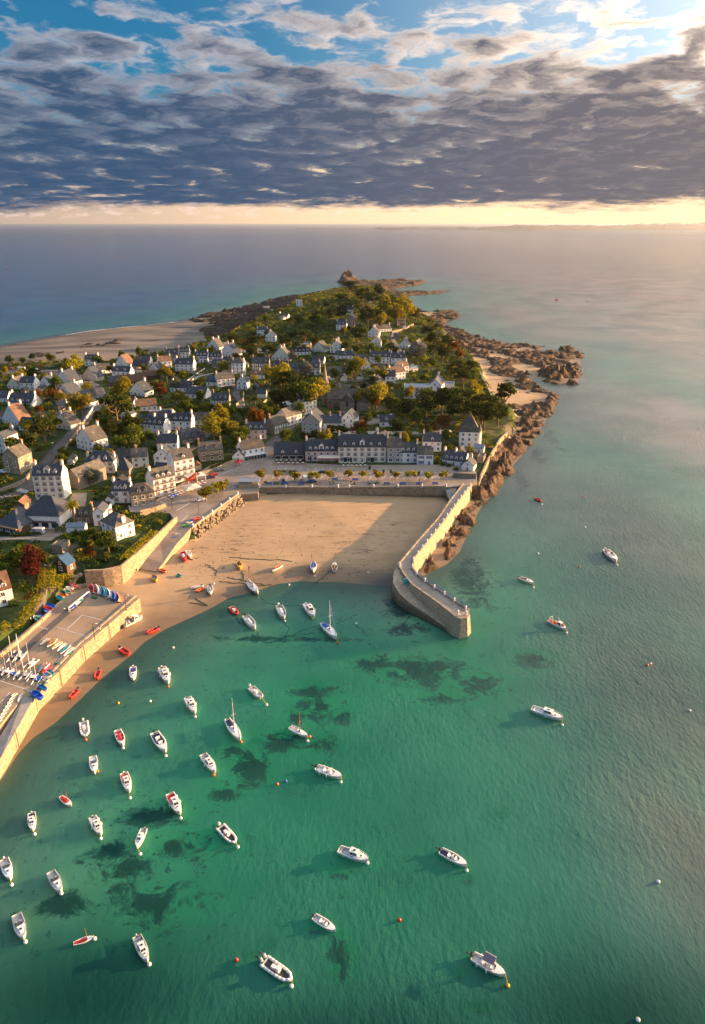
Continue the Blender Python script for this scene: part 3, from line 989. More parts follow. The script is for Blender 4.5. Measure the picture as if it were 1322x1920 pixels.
islet('rock_islet', [(630, 529), (648, 522), (672, 526), (700, 529), (760, 526), (799, 528), (790, 533), (745, 541), (702, 546), (655, 538)], 5.0, 'jagged brown islet off the headland tip with a pointed stack at its left end', peak=(650, 528, 13, 16))
islet('rock_islet', [(690, 548), (750, 546.5), (800, 548.5), (852, 542), (838, 548), (790, 553), (740, 558), (695, 557)], 3.0, 'long low tongue of rock running out right beyond the headland', seed=11)
for i, (px, py, w_, h_, lab) in enumerate([
        (1043, 662, 9, 3, 'small pointed rock just left of the tall crag in the water'),
        (1040, 750, 14, 5, 'brown upright rock standing in the water below the sandy cove'),
        (1052, 741, 5, 3, 'thin stump of rock in the water right of the sandy cove'),
        (1025, 803, 7, 2.5, 'dark boulder alone in the water off the rocky shore'),
        (1012, 812, 8, 2.5, 'low pair of wet boulders off the rocky shore'),
        (1046, 785, 5, 2, 'smallest offshore boulder beneath the cove rocks'),
        (925, 938, 4, 1.5, 'small rock in shallow water right of the pier root'),
        (962, 1000, 4, 0.7, 'flat rock awash off the pier rocks'),
        (1040, 560, 4, 0.0, '')]):
    if not lab:
        continue
    hw = w_ / 2
    islet('boulder', [(px - hw, py), (px - hw * 0.3, py - h_), (px + hw * 0.8, py - h_ * 0.8), (px + hw, py + 1), (px + hw * 0.2, py + h_ * 0.8), (px - hw * 0.6, py + h_ * 0.6)],
          1.6 + h_ * 0.5, lab, k=0.004, seed=20 + i, s=0.35)


# ---------------------------------------------------------------- far shore on the horizon
def far_land(name, pts, depth_m, label_kind, mt, seed):
    """pts: (px, waterline py, height m) along the near shore"""
    v, f = [], []
    n = 260
    P = [(at(a, b, 0), h) for a, b, h in pts]
    px = np.linspace(pts[0][0], pts[-1][0], n)
    yb = np.interp(px, [p[0] for p in pts], [p[1] for p in pts])
    hh = np.interp(px, [p[0] for p in pts], [p[2] for p in pts])
    rows = 7
    for i in range(n):
        w = at(px[i], yb[i], 0)
        dirv = Vector((w.x, w.y, 0)).normalized()
        for r in range(rows):
            t = r / (rows - 1)
            q = w + dirv * depth_m * t
            prof = math.sin(math.pi * min(1, t * 1.15 + 0.02)) if t < 0.85 else 0.05
            nz = float(fbm(np.array([px[i] / 14.0]), np.array([r * 1.7]), 4, seed)[0])
            v.append((q.x, q.y, -2 + hh[i] * prof * (0.55 + 0.8 * nz)))
    for i in range(n - 1):
        for r in range(rows - 1):
            a = i * rows + r
            f.append((a, a + rows, a + rows + 1, a + 1))
    me = mesh_np(name, v, f, MAT[mt], smooth=True)
    link(bpy.data.objects.new(name, me), kind='structure')


simple('far_ground', (0.10, 0.10, 0.08), 0.95, 0.5, 0.002)
far_land('far_coast', [(880, 431, 8), (905, 431.5, 60), (1000, 432, 110), (1130, 431, 100), (1250, 430.5, 140), (1400, 430, 150), (1500, 430, 150)], 6000, '', 'far_ground', 3)
far_land('far_peninsula', [(700, 429.5, 6), (712, 430.5, 45), (760, 431, 55), (830, 430.5, 55), (890, 431, 50), (930, 431, 10)], 3000, '', 'far_ground', 6)
far_land('far_reef', [(535, 428, 3), (570, 428.5, 16), (640, 428.5, 14), (690, 429, 10), (705, 429, 3)], 1200, '', 'far_ground', 9)
far_land('low_sandbank', [(1205, 441, 1), (1230, 441, 6), (1330, 442, 8), (1450, 442, 5)], 900, '', 'far_ground', 12)


# ---------------------------------------------------------------- decks, quays, pier
QZ = 6.0
PZ = 5.4


def deck(name, pxs, z, bottom, mt_top, mt_side, kind='structure'):
    pts = [(at(a, b, z).x, at(a, b, z).y) for a, b in pxs]
    n = len(pts)
    ar = sum(pts[i][0] * pts[(i + 1) % n][1] - pts[(i + 1) % n][0] * pts[i][1] for i in range(n))
    if ar < 0:
        pts = pts[::-1]
    bm = bmesh.new()
    top = [bm.verts.new((p[0], p[1], z)) for p in pts]
    bot = [bm.verts.new((p[0], p[1], bottom)) for p in pts]
    ft = bm.faces.new(top)
    ft.material_index = 0
    for i in range(n):
        g = bm.faces.new((bot[i], bot[(i + 1) % n], top[(i + 1) % n], top[i]))
        g.material_index = 1
    bmesh.ops.triangulate(bm, faces=[ft])
    me = bpy.data.meshes.new(name)
    bm.to_mesh(me)
    bm.free()
    me.materials.append(MAT[mt_top])
    me.materials.append(MAT[mt_side])
    return link(bpy.data.objects.new(name, me), kind=kind)


deck('village_square', [(838, 913), (486, 914.5), (484, 925), (452, 927), (360, 989), (331, 978), (318, 962), (244, 960), (240, 948), (288, 940), (372, 886), (395, 872), (440, 860), (498, 829), (522, 845), (514, 866),
                        (630, 871), (640, 872), (860, 871), (893, 884), (895, 903), (868, 912)], QZ, -1.0, 'paving', 'tidal_stone')
port = deck('harbour_yard', [(262, 1121), (203, 1171.5), (154, 1213), (111, 1258.5), (66, 1304), (44, 1308), (22, 1333), (0, 1360), (-60, 1440), (-200, 1440), (-260, 1330), (-60, 1262), (0, 1222), (60, 1172), (95, 1141), (125, 1117), (150, 1108), (165, 1107), (190, 1103), (225, 1108)],
            PZ, -1.0, 'yard_ground', 'ochre_stone')


def ramp(name, quads, base, mt_top, mt_side, **kw):
    """quads: list of (left px, right px) pairs with z, running down the ramp"""
    mb = MB()
    L = [at(a[0], a[1], a[2]) for a, b in quads]
    Rr = [at(b[0], b[1], b[2]) for a, b in quads]
    for i in range(len(quads) - 1):
        a, b, c, d = L[i], Rr[i], Rr[i + 1], L[i + 1]
        mb.mat(0).add([a, b, c, d], [(0, 3, 2, 1) if False else (0, 1, 2, 3)])
        g = [Vector((p.x, p.y, base)) for p in (a, b, c, d)]
        mb.mat(1).add([a, d, g[3], g[0]], [(0, 1, 2, 3)])
        mb.add([b, c, g[2], g[1]], [(3, 2, 1, 0)])
    a, b = L[-1], Rr[-1]
    mb.add([a, b, Vector((b.x, b.y, base)), Vector((a.x, a.y, base))], [(0, 1, 2, 3)])
    return mb.obj(name, [MAT[mt_top], MAT[mt_side]], **kw)


ramp('slipway', [((331, 977, QZ), (360, 988, QZ)), ((300, 1006, 4.9), (331, 1020, 4.6)), ((262, 1040, 3.6), (306, 1056, 2.7)), ((240, 1062, 2.2), (293, 1071, 1.7))], -1, 'paving', 'ochre_stone', kind='structure')
ramp('harbour_slipway', [((44, 1308, PZ), (66, 1305, PZ)), ((0, 1381, 4.2), (2, 1420, 4.4)), ((-60, 1460, 2.2), (-55, 1520, 2.4))], -1.5, 'concrete', 'ochre_stone', kind='structure')
ramp('quay_slip', [((834, 915, 5.0), (856, 916, 5.4)), ((842, 936, 2.4), (846, 940, 2.0))], 0, 'concrete', 'tidal_stone', kind='structure')

# pier
PIN = [(869, 907), (845.5, 936.7), (822, 972), (786.5, 1011), (747, 1058.6), (753, 1068.5), (759, 1078), (773, 1096), (798, 1113.7), (828, 1135), (855, 1157)]
POUT = [(884, 909), (860, 940.6), (833, 978), (802, 1017), (776, 1049), (774.5, 1066.5), (782, 1078), (798, 1091), (835, 1115.6), (853, 1128), (879, 1145)]
KZ = 6.6
pier = empty('pier', at(870, 908, 0), 0, 'long stone pier bending at its elbow with white posts along the seaward edge', 'pier')
PI0 = Vector(pier.location)


def lp(p):
    return p - PI0


pin = [at(a, b, KZ) for a, b in PIN]
pout = [at(a, b, KZ) for a, b in POUT]
endp = [at(881, 1152, KZ), at(876, 1158, KZ), at(864, 1160, KZ)]


def resample(pts, n):
    d = [0]
    for i in range(1, len(pts)):
        d.append(d[-1] + (pts[i] - pts[i - 1]).length)
    out = []
    for k in range(n):
        t = d[-1] * k / (n - 1)
        j = max(i for i in range(len(d)) if d[i] <= t + 1e-9)
        j = min(j, len(pts) - 2)
        u = (t - d[j]) / max(1e-6, d[j + 1] - d[j])
        out.append(pts[j].lerp(pts[j + 1], u))
    return out


def build_pier():
    ring = pout + endp + pin[::-1]
    # body with battered sides
    n = len(ring)
    cx = [lp(p) for p in ring]
    vs, fs, mi = [], [], []
    for i in range(n):
        a, b = cx[i - 1], cx[(i + 1) % n]
        t = (b - a).normalized()
        nrm = Vector((t.y, -t.x, 0))
        # outward: away from the middle line
        j = i if i < len(pout) else None
        vs.append(cx[i])
        vs.append(cx[i] + nrm * 0.55 * (1 if True else -1) + Vector((0, 0, -KZ + 2)))
        vs.append(cx[i] + nrm * 0.95 + Vector((0, 0, -KZ - 1.6)))
    area = sum(cx[i].x * cx[(i + 1) % n].y - cx[(i + 1) % n].x * cx[i].y for i in range(n))
    if area < 0:
        for i in range(n):
            for k in (1, 2):
                off = vs[i * 3 + k] - vs[i * 3]
                vs[i * 3 + k] = vs[i * 3] + Vector((-off.x, -off.y, off.z))
    for i in range(n):
        j = (i + 1) % n
        for k in (0, 1):
            fs.append((i * 3 + k, j * 3 + k, j * 3 + k + 1, i * 3 + k + 1))
    bm = bmesh.new()
    bv = [bm.verts.new(v) for v in vs]
    for f in fs:
        bm.faces.new([bv[k] for k in f])
    bm.normal_update()
    top = bm.faces.new([bv[i * 3] for i in range(n)])
    top.material_index = 1
    bmesh.ops.triangulate(bm, faces=[top])
    bmesh.ops.recalc_face_normals(bm, faces=bm.faces)
    me = bpy.data.meshes.new('body')
    bm.to_mesh(me)
    bm.free()
    me.materials.append(MAT['quay_stone'])
    me.materials.append(MAT['paving_light'])
    link(bpy.data.objects.new('body', me), pier)
    # kerb on the inner edge, parapet on the outer edge
    mb = MB()
    q = resample(pin, 60)
    for a, b in zip(q, q[1:]):
        mb.bar(lp(a) + Vector((0, 0, 0.12)), lp(b) + Vector((0, 0, 0.12)), 0.55, 0.3)
    mb.obj('kerb', MAT['quay_stone'], pier)
    mb = MB()
    q = resample(pout, 80)
    for a, b in zip(q[:-1], q[1:]):
        mb.bar(lp(a) + Vector((0, 0, 0.3)), lp(b) + Vector((0, 0, 0.3)), 0.6, 0.7)
    mb.obj('parapet', MAT['quay_stone'], pier)
    # posts
    pm = MB().cone((0, 0, 0), (0, 0, 1.35), 0.34, 0.31, 10).cone((0, 0, 1.35), (0, 0, 1.6), 0.31, 0.1, 10).mesh('post', MAT['white_paint'])
    for a, b in [(882, 911), (876, 918.5), (870, 925.5), (864, 934), (858, 942), (851.5, 950.5), (845, 959.5), (838, 968), (831, 978), (823.5, 988), (816, 998), (808, 1007.5), (800.5, 1017.5), (792, 1028), (783.5, 1039.5), (775, 1051), (773, 1065),
                 (781, 1078), (796.5, 1091), (814, 1103.5), (833, 1116), (851.5, 1128.5), (873, 1144), (874, 1152.5), (858.5, 1152), (749, 1061)]:
        inst('post', pm, pier, lp(at(a, b, KZ + 0.1)))
    # blue railing along the outer arm
    mb = MB()
    q = resample([at(a, b, KZ) for a, b in POUT[6:]], 34)
    for i, a in enumerate(q):
        mb.bar(lp(a) + Vector((0.2, 0.2, 0)), lp(a) + Vector((0.2, 0.2, 1.3)), 0.09)
    for h in (0.7, 1.3):
        for a, b in zip(q, q[1:]):
            mb.bar(lp(a) + Vector((0.2, 0.2, h)), lp(b) + Vector((0.2, 0.2, h)), 0.08)
    mb.obj('railing', MAT['blue_paint'], pier)
    # the lower landing ramp under the inner wall
    ow = [at(747, 1060, 6.2), at(740, 1070, 6.1), at(737, 1080, 5.8), at(737.5, 1094, 5.2), at(748, 1112, 4.2), at(770, 1131, 3.2), at(802, 1153, 2.0), at(846, 1184, 0.5)]
    iw = [at(747.5, 1059, KZ), at(753, 1068.5, KZ), at(758, 1077, KZ), at(765, 1087, KZ), at(773, 1096, KZ), at(798, 1113.7, KZ), at(828, 1135, KZ), at(857, 1158, KZ)]
    mb = MB()
    for i in range(len(ow) - 1):
        a, b = lp(ow[i]), lp(ow[i + 1])
        c, d = Vector((lp(iw[i + 1]).x, lp(iw[i + 1]).y, b.z)), Vector((lp(iw[i]).x, lp(iw[i]).y, a.z))
        mb.mat(1).add([a, b, c, d], [(0, 3, 2, 1)])
        out = Vector(((a - d).x, (a - d).y, 0))
        out = out.normalized() * 0.5 if out.length > 0.1 else Vector((0, 0, 0))
        mb.mat(0).add([a, b, b + Vector((out.x, out.y, -b.z - 1.5)), a + Vector((out.x, out.y, -a.z - 1.5))], [(0, 1, 2, 3)])
    mb.obj('landing_ramp', [MAT['tidal_stone'], MAT['quay_stone']], pier)
    MB().box(-0.8, 0.8, -0.25, 0.25, 0, 2.3).obj('door', MAT['boat_teal'], pier).location = lp(at(761, 1096, 4.9))


build_pier()

# parapet and white posts along the village quay
qw = empty('quay_wall', at(660, 914, QZ), 0, 'long quay wall with white posts between the square and the beach', 'quay wall')
Q0 = Vector(qw.location)


def quay_run(pts, posts_every=5.2, gap=None, lowwall=True):
    q = resample([at(a, b, QZ) for a, b in pts], max(2, int(sum((at(*pts[i], QZ) - at(*pts[i + 1], QZ)).length for i in range(len(pts) - 1)) / 2.0)))
    mb = MB()
    for a, b in zip(q, q[1:]):
        mb.bar(a - Q0 + Vector((0, 0, 0.25)), b - Q0 + Vector((0, 0, 0.25)), 0.5, 0.55)
    mb.obj('parapet', MAT['quay_stone'], qw)
    L = sum((q[i] - q[i + 1]).length for i in range(len(q) - 1))
    for p in resample(q, max(2, int(L / posts_every) + 1)):
        inst('post', post_me, qw, p - Q0)


post_me = MB().cone((0, 0, 0), (0, 0, 1.3), 0.42, 0.40, 10).cone((0, 0, 1.3), (0, 0, 1.6), 0.40, 0.1, 10).mesh('post', MAT['white_paint'])
quay_run([(487, 914.5), (634, 914)], 11)
quay_run([(655, 914), (836, 912.5)], 11)
quay_run([(446, 927.5), (362, 988)], 7)

# wall foot of rough stones below the west quay
hw = MB()
rnd = random.Random(4)
for k in range(240):
    t = rnd.random()
    base = at(452 + (360 - 452) * t, 928 + (989 - 928) * t, QZ)
    s = rnd.uniform(0.0, 3.2)
    p = Vector((base.x + s * 0.75, base.y - s * 0.5, 0))
    z = max(gzp(p.x, p.y) + 0.1, 5.4 - s * 1.35)
    r = rnd.uniform(0.35, 0.8)
    hw.ball((p.x, p.y, z), r, 5, 4, 0.8)
hw.obj('rubble_bank', MAT['tidal_stone'], kind='stuff')


ROADQ = []
# ---------------------------------------------------------------- roads
def drape(name, pts, width, mt, lift=0.2, z_of=None, kind='structure', step=3.0, **kw):
    P = [on(a, b) if len(c) == 0 else at(a, b, c[0]) for a, b, *c in pts]
    L = sum((P[i] - P[i + 1]).length for i in range(len(P) - 1))
    q = resample(P, max(3, int(L / step)))
    # smooth
    for _ in range(3):
        q = [q[0]] + [(q[i - 1] + q[i] * 2 + q[i + 1]) / 4 for i in range(1, len(q) - 1)] + [q[-1]]
    vs, fs = [], []
    ws = width if hasattr(width, '__len__') else [width, width]
    for i, p in enumerate(q):
        t = (q[min(i + 1, len(q) - 1)] - q[max(i - 1, 0)])
        t.z = 0
        t.normalize()
        s = Vector((t.y, -t.x, 0))
        w = np.interp(i / (len(q) - 1), np.linspace(0, 1, len(ws)), ws)
        for k in (-1, -0.5, 0, 0.5, 1):
            c = p + s * w * 0.5 * k
            vs.append((c.x, c.y, (gzp(c.x, c.y) if z_of is None else z_of) + lift))
    for i in range(len(q) - 1):
        for k in range(4):
            a = i * 5 + k
            fs.append((a, a + 1, a + 6, a + 5))
    me = mesh_np(name, vs, fs, MAT[mt])
    o = link(bpy.data.objects.new(name, me), kind=kind, **kw)
    ROADQ.extend(q)
    m = o.modifiers.new('thickness', 'SOLIDIFY')
    m.thickness = 0.3
    m.offset = -1
    return q


drape('main_road', [(30, 925), (62, 903), (93, 862), (133, 815), (165, 782), (184, 758), (190, 742), (182, 727), (160, 716), (135, 706), (100, 698), (40, 697), (-60, 703)], [8, 7.5, 7.5, 8, 8, 12, 22, 24], 'asphalt')
drape('road', [(-30, 935), (10, 925), (52, 912)], 14, 'asphalt', 0.16)
drape('village_street', [(497, 842), (527, 815), (548, 796), (570, 776), (592, 764)], 6.5, 'asphalt')
drape('church_road', [(600, 722), (640, 722), (680, 728), (715, 722), (735, 706), (752, 694), (758, 680), (748, 660), (738, 642), (735, 630), (745, 618)], [5, 9, 14, 8, 6, 5, 5, 5], 'asphalt')
drape('car_park', [(655, 792), (700, 790), (742, 788)], 14, 'paving')
drape('lane', [(640, 812), (700, 812), (800, 812), (845, 808)], 6, 'paving_light')
drape('driveway', [(58, 1006), (92, 1003), (118, 990), (133, 965), (146, 940), (150, 925)], [12, 11, 8, 6], 'paving')
drape('garden_path', [(-20, 1012), (20, 1010), (60, 1008), (84, 1016), (100, 1012)], 3, 'paving_light', 0.3)
drape('lane', [(452, 770), (452, 752), (440, 740), (447, 728), (425, 716), (390, 705), (365, 700), (330, 690)], 5, 'asphalt')
drape('lane', [(332, 736), (370, 706), (400, 700)], 4, 'paving_light')
drape('lane', [(330, 860), (365, 838), (390, 812), (402, 790)], 4.5, 'asphalt')
drape('lane', [(205, 800), (240, 790), (280, 788), (320, 770)], 4.5, 'asphalt')
drape('lane', [(188, 745), (205, 752), (215, 770)], 7, 'paving')
drape('alley', [(90, 1040), (86, 1075), (82, 1110), (70, 1150)], 2.5, 'asphalt')
drape('tennis_lawn', [(830, 738), (880, 728)], 16, 'leaf_green', 0.15)
# crossing stripes and markings
mk = MB()


def stripe(px0, py0, px1, py1, w, z=None, lift=0.24):
    a = on(px0, py0) if z is None else at(px0, py0, z)
    b = on(px1, py1) if z is None else at(px1, py1, z)
    mk.bar(a + Vector((0, 0, lift)), b + Vector((0, 0, lift)), w, 0.02)


for k in range(6):
    stripe(31 + k * 3.4, 922 + k * 0.8, 40 + k * 2.6, 916.5 + k * 0.9, 0.5)
for k in range(3):
    stripe(174.5 + k * 2.4, 774.5, 177.5 + k * 2.4, 772, 0.5)
for k in range(5):
    stripe(-2 + k * 9, 928 + k * 0.5, 4 + k * 9, 934 - k, 0.15)
for a in [(295, 938, 468, 868), (330, 958, 420, 905), (340, 978, 352, 966), (300, 940, 312, 945), (312, 934, 322, 939)]:
    stripe(*a, 0.25, QZ, 0.02)
for x0 in range(470, 835, 13):
    stripe(x0, 899, x0 + 5, 893, 0.2, QZ, 0.02)
for x0 in range(520, 640, 14):
    stripe(x0, 882, x0 + 3, 877, 0.2, QZ, 0.02)
stripe(455, 900, 640, 903, 0.2, QZ, 0.02)
# yard markings
for a in [(154, 1153, 198, 1165), (154, 1153, 126, 1180), (107, 1176, 167, 1195), (62, 1172, 90, 1180), (107, 1213, 139, 1213), (-5, 1275, 58, 1296), (0, 1318, 18, 1298), (117, 1231, 96, 1253)]:
    stripe(*a, 0.22, PZ, 0.02)
mk.obj('painted_markings', MAT['line_paint'], kind='stuff')

# darker lane of asphalt in the yard and sett band by the edge
ed = MB()
q = [at(a, b, PZ) for a, b in [(258, 1119), (201, 1169), (152, 1210), (109, 1255), (64, 1302)]]
for a, b in zip(q, q[1:]):
    ed.bar(a + Vector((-0.8, 0.6, 0.12)), b + Vector((-0.8, 0.6, 0.12)), 0.7, 0.35)
ed.obj('yard_kerb', MAT['quay_stone'], kind='structure')
q = [at(a, b, PZ) for a, b in [(248, 1122), (196, 1168), (146, 1210), (104, 1255), (60, 1300)]]
vs = []
ln = MB()
for a, b in zip(q, q[1:]):
    ln.bar(a + Vector((0, 0, 0.012)), b + Vector((0, 0, 0.012)), 1.4, 0.02)
q = [at(a, b, PZ) for a, b in [(150, 1128), (98, 1172), (50, 1215), (10, 1255), (-40, 1310)]]
for a, b in zip(q, q[1:]):
    ln.bar(a + Vector((0, 0, 0.012)), b + Vector((0, 0, 0.012)), 2.6, 0.02)
ln.obj('yard_lane', MAT['asphalt'], kind='structure')
# chains and drain lines hanging down the yard wall
for a, b, c, d in [(244, 1135, 249, 1159), (203, 1172, 211, 1197), (156, 1214, 170, 1241), (111, 1259, 126.5, 1287), (64, 1306, 82, 1340), (28, 1372, 36, 1394)]:
    p = at(a, b, PZ)
    o = MB().bar((0, 0, 0), (0, 0, -4.8), 0.14).bar((-.1, .1, 0), (-0.4, 0.5, 0), 0.14).obj('mooring_chain', MAT['dark_wood'])
    s = at(a + 3, b + 1, PZ)
    o.location = (p.x + 0.18, p.y - 0.05, PZ + 0.1)
    o['label'] = ('first', 'second', 'third', 'fourth', 'fifth', 'last')[len(globals().get('CHAINS', []))] + ' dark chain on the golden yard wall, counted from its beach end'
    o['category'] = 'chain'
    o['group'] = 'chains on the harbour yard wall'
    CHAINS = globals().setdefault('CHAINS', [])
    CHAINS.append(o)
# ---------------------------------------------------------------- buildings
WM = {'w': 'white_render', 'c': 'cream_render', 'p': 'pink_render', 'g': 'granite', 'o': 'ochre_stone', 'y': 'grey_render', 'd': 'dark_wood'}
RM = {'b': 'blue_roof', 's': 'slate', 'l': 'lichen_slate', 't': 'tile_roof', 'z': 'zinc', 'd': 'dark_wood'}


def ring(mb, w, h, t, y0, y1):
    mb.box(-w / 2, -w / 2 + t, y0, y1, 0, h).box(w / 2 - t, w / 2, y0, y1, 0, h).box(-w / 2 + t, w / 2 - t, y0, y1, h - t, h).box(-w / 2 + t, w / 2 - t, y0, y1, 0, t)


def win_meshes():
    out = {}
    for key, sur, shut in (('w', 'white_paint', None), ('b', 'white_paint', 'blue_paint'), ('n', 'brown_surround', None), ('s', 'white_paint', 'white_paint'), ('g', 'granite', None)):
        f = MB()
        ring(f, 1.15, 1.55, 0.13, -0.09, 0.02)
        f.box(-0.035, 0.035, -0.05, 0.02, 0.13, 1.42)
        f.box(-0.7, 0.7, -0.16, 0.02, -0.12, 0.0)
        if sur == 'brown_surround':
            f.mat(1)
            ring(f, 1.55, 1.85, 0.2, -0.05, 0.02)
            f.mat(0)
        if shut:
            f.mat(1).box(-1.15, -0.6, -0.07, 0.0, 0.0, 1.5).box(0.6, 1.15, -0.07, 0.0, 0.0, 1.5)
        out[key] = f.mesh('window', [MAT['white_paint'], MAT[shut or sur]])
    p = MB().add([(-0.5, -0.025, 0.1), (0.5, -0.025, 0.1), (0.5, -0.025, 1.45), (-0.5, -0.025, 1.45)], [(0, 1, 2, 3)])
    out['pane'] = p.mesh('pane', MAT['glass'])
    d = MB()
    ring(d, 1.15, 2.2, 0.12, -0.08, 0.02)
    d.mat(1).box(-0.45, 0.45, -0.03, 0.02, 0, 2.08)
    out['door'] = d.mesh('door', [MAT['white_paint'], MAT['wood']])
    out['doorb'] = d.mesh('door', [MAT['white_paint'], MAT['blue_paint']])
    k = MB().box(-0.4, 0.4, -0.55, 0.55, 0, 0.09)
    k.mat(1).add([(-0.33, -0.48, 0.1), (0.33, -0.48, 0.1), (0.33, 0.48, 0.1), (-0.33, 0.48, 0.1)], [(0, 1, 2, 3)])
    out['sky'] = k.mesh('skylight', [MAT['dark_metal'], MAT['zinc']])
    q = MB().cone((-0.2, 0, 0), (-0.2, 0, 0.5), 0.15, 0.12, 6).cone((0.2, 0, 0), (0.2, 0, 0.5), 0.15, 0.12, 6)
    out['pot'] = q.mesh('chimney_pot', MAT['terracotta'])
    return out


WN = win_meshes()
_dorm, _chim = {}, {}


def dormer_mesh(wall, roof):
    k = (wall, roof)
    if k not in _dorm:
        m = MB().mat(0)
        m.add([(-0.75, 0, 0), (0.75, 0, 0), (0.75, 0, 1.5), (0, 0, 2.15), (-0.75, 0, 1.5), (-0.75, 2.2, 1.5), (0.75, 2.2, 1.5), (0, 2.8, 2.15), (-0.75, 1.6, 0), (0.75, 1.6, 0)],
              [(0, 1, 2, 3, 4), (1, 9, 6, 2), (0, 4, 5, 8)])
        m.mat(1)
        for s in (-1, 1):
            m.add([(s * 0.95, -0.2, 1.38), (0, -0.2, 2.25), (0, 2.9, 2.25), (s * 0.95, 2.4, 1.38), (s * 0.95, -0.2, 1.28), (0, -0.2, 2.12)], [(0, 1, 2, 3), (0, 4, 5, 1)])
        _dorm[k] = m.mesh('dormer', [MAT[wall], MAT[roof]])
    return _dorm[k]


def chimney_mesh(mat):
    if mat not in _chim:
        m = MB().box(-0.45, 0.45, -0.75, 0.75, -1.5, 1.5)
        m.mat(1).box(-0.55, 0.55, -0.85, 0.85, 1.5, 1.68)
        _chim[mat] = m.mesh('chimney', [MAT[mat], MAT['brick']])
    return _chim[mat]


FOOT = []      # footprints for keeping plants off: (x, y, r)
HOUSES = []


def house(px, py, wpx, d, st, yaw, wall, roof, typ, dorm, opts, label, name='house', cat='house'):
    P = on(px, py)
    yw = R(yaw)
    wpx *= 0.94 if py < 780 else 1.0
    dep = depth(P)
    k = F / dep * (math.cos(yw) - P.x / dep * CP * math.sin(yw))
    w = wpx / max(abs(k), 0.35 * F / dep)
    w = min(w, 60)
    d *= 0.9
    h = st * 2.7 + 0.3
    root = empty(name, P, yw, label, cat)
    # ground under the corners
    wm, rm = MAT[WM[wall]], MAT[RM[roof]]
    near = py > 770
    hw = w / 2
    oh = 0.3
    # --- walls
    m = MB()
    m.box(-hw, hw, 0, d, -3, h)
    pitch = 0.92 if typ in 'GF' else 0.75
    if typ == 'G':
        rise = d / 2 * pitch
        for x in (-hw, hw):
            s = 0.3 if x < 0 else -0.3
            m.add([(x, 0, h), (x, d, h), (x, d / 2, h + rise), (x + s, 0, h), (x + s, d, h), (x + s, d / 2, h + rise)], [(0, 1, 2) if x > 0 else (0, 2, 1), (3, 5, 4) if x > 0 else (3, 4, 5), (0, 2, 5, 3), (1, 4, 5, 2)])
    elif typ == 'F':
        rise = hw * pitch
        for y in (0, d):
            m.add([(-hw, y, h), (hw, y, h), (0, y, h + rise), (-hw, y + (.3 if y == 0 else -.3), h), (hw, y + (.3 if y == 0 else -.3), h), (0, y + (.3 if y == 0 else -.3), h + rise)], [(0, 1, 2) if y == 0 else (0, 2, 1), (3, 5, 4), (0, 2, 5, 3), (1, 4, 5, 2)])
    elif typ == 'H':
        rise = min(d, w) / 2 * 0.9
    elif typ == 'P':
        rise = min(d, w) * 0.95
    else:
        rise = 0.3
        m.box(-hw, hw, 0, 0.25, h, h + 0.4).box(-hw, hw, d - 0.25, d, h, h + 0.4).box(-hw, -hw + 0.25, 0.25, d - 0.25, h, h + 0.4).box(hw - 0.25, hw, 0.25, d - 0.25, h, h + 0.4)
    wo = m.obj('wall', wm, root)
    # --- roof
    r = MB()
    t = 0.22
    if typ == 'G':
        a = rise / (d / 2)
        for s in (0, 1):
            y0, y1 = (-oh, d / 2) if s == 0 else (d + oh, d / 2)
            z0 = h - oh * a + 0.12
            z1 = h + rise + 0.12
            vs = [(-hw - .12, y0, z0), (hw + .12, y0, z0), (hw + .12, y1, z1), (-hw - .12, y1, z1)]
            vs += [(v[0], v[1], v[2] + t) for v in vs]
            r.add(vs, [(0, 3, 2, 1), (4, 5, 6, 7), (0, 1, 5, 4), (1, 2, 6, 5), (2, 3, 7, 6), (3, 0, 4, 7)] if s == 0 else [(0, 1, 2, 3), (7, 6, 5, 4), (4, 5, 1, 0), (5, 6, 2, 1), (6, 7, 3, 2), (7, 4, 0, 3)])
    elif typ == 'F':
        a = rise / hw
        for s in (-1, 1):
            x0 = s * (hw + oh)
            z0, z1 = h - oh * a + 0.12, h + rise + 0.12
            vs = [(x0, -.12, z0), (0, -.12, z1), (0, d + .12, z1), (x0, d + .12, z0)]
            vs += [(v[0], v[1], v[2] + t) for v in vs]
            fs = [(0, 3, 2, 1), (4, 5, 6, 7), (0, 1, 5, 4), (1, 2, 6, 5), (2, 3, 7, 6), (3, 0, 4, 7)]
            r.add(vs, fs if s < 0 else [tuple(reversed(q)) for q in fs])
    elif typ in 'HP':
        e = oh
        b = [(-hw - e, -e, h), (hw + e, -e, h), (hw + e, d + e, h), (-hw - e, d + e, h)]
        if typ == 'P':
            tp = [(-0.2, d / 2 - .2, h + rise), (.2, d / 2 - .2, h + rise), (.2, d / 2 + .2, h + rise), (-.2, d / 2 + .2, h + rise)]
        elif w >= d:
            q = hw - d / 2 * 0.8
            tp = [(-q, d / 2 - .1, h + rise), (q, d / 2 - .1, h + rise), (q, d / 2 + .1, h + rise), (-q, d / 2 + .1, h + rise)]
        else:
            q = w / 2 * 0.8
            tp = [(-.1, q, h + rise), (.1, q, h + rise), (.1, d - q, h + rise), (-.1, d - q, h + rise)]
        r.add([(v[0], v[1], v[2] - .05) for v in b] + [(v[0], v[1], v[2] + .15) for v in b] + tp,
              [(3, 2, 1, 0), (0, 1, 5, 4), (1, 2, 6, 5), (2, 3, 7, 6), (3, 0, 4, 7), (4, 5, 9, 8), (5, 6, 10, 9), (6, 7, 11, 10), (7, 4, 8, 11), (8, 9, 10, 11)])
    else:
        r.box(-hw + .25, hw - .25, .25, d - .25, h, h + 0.15)
    ro = r.obj('roof', rm, root)
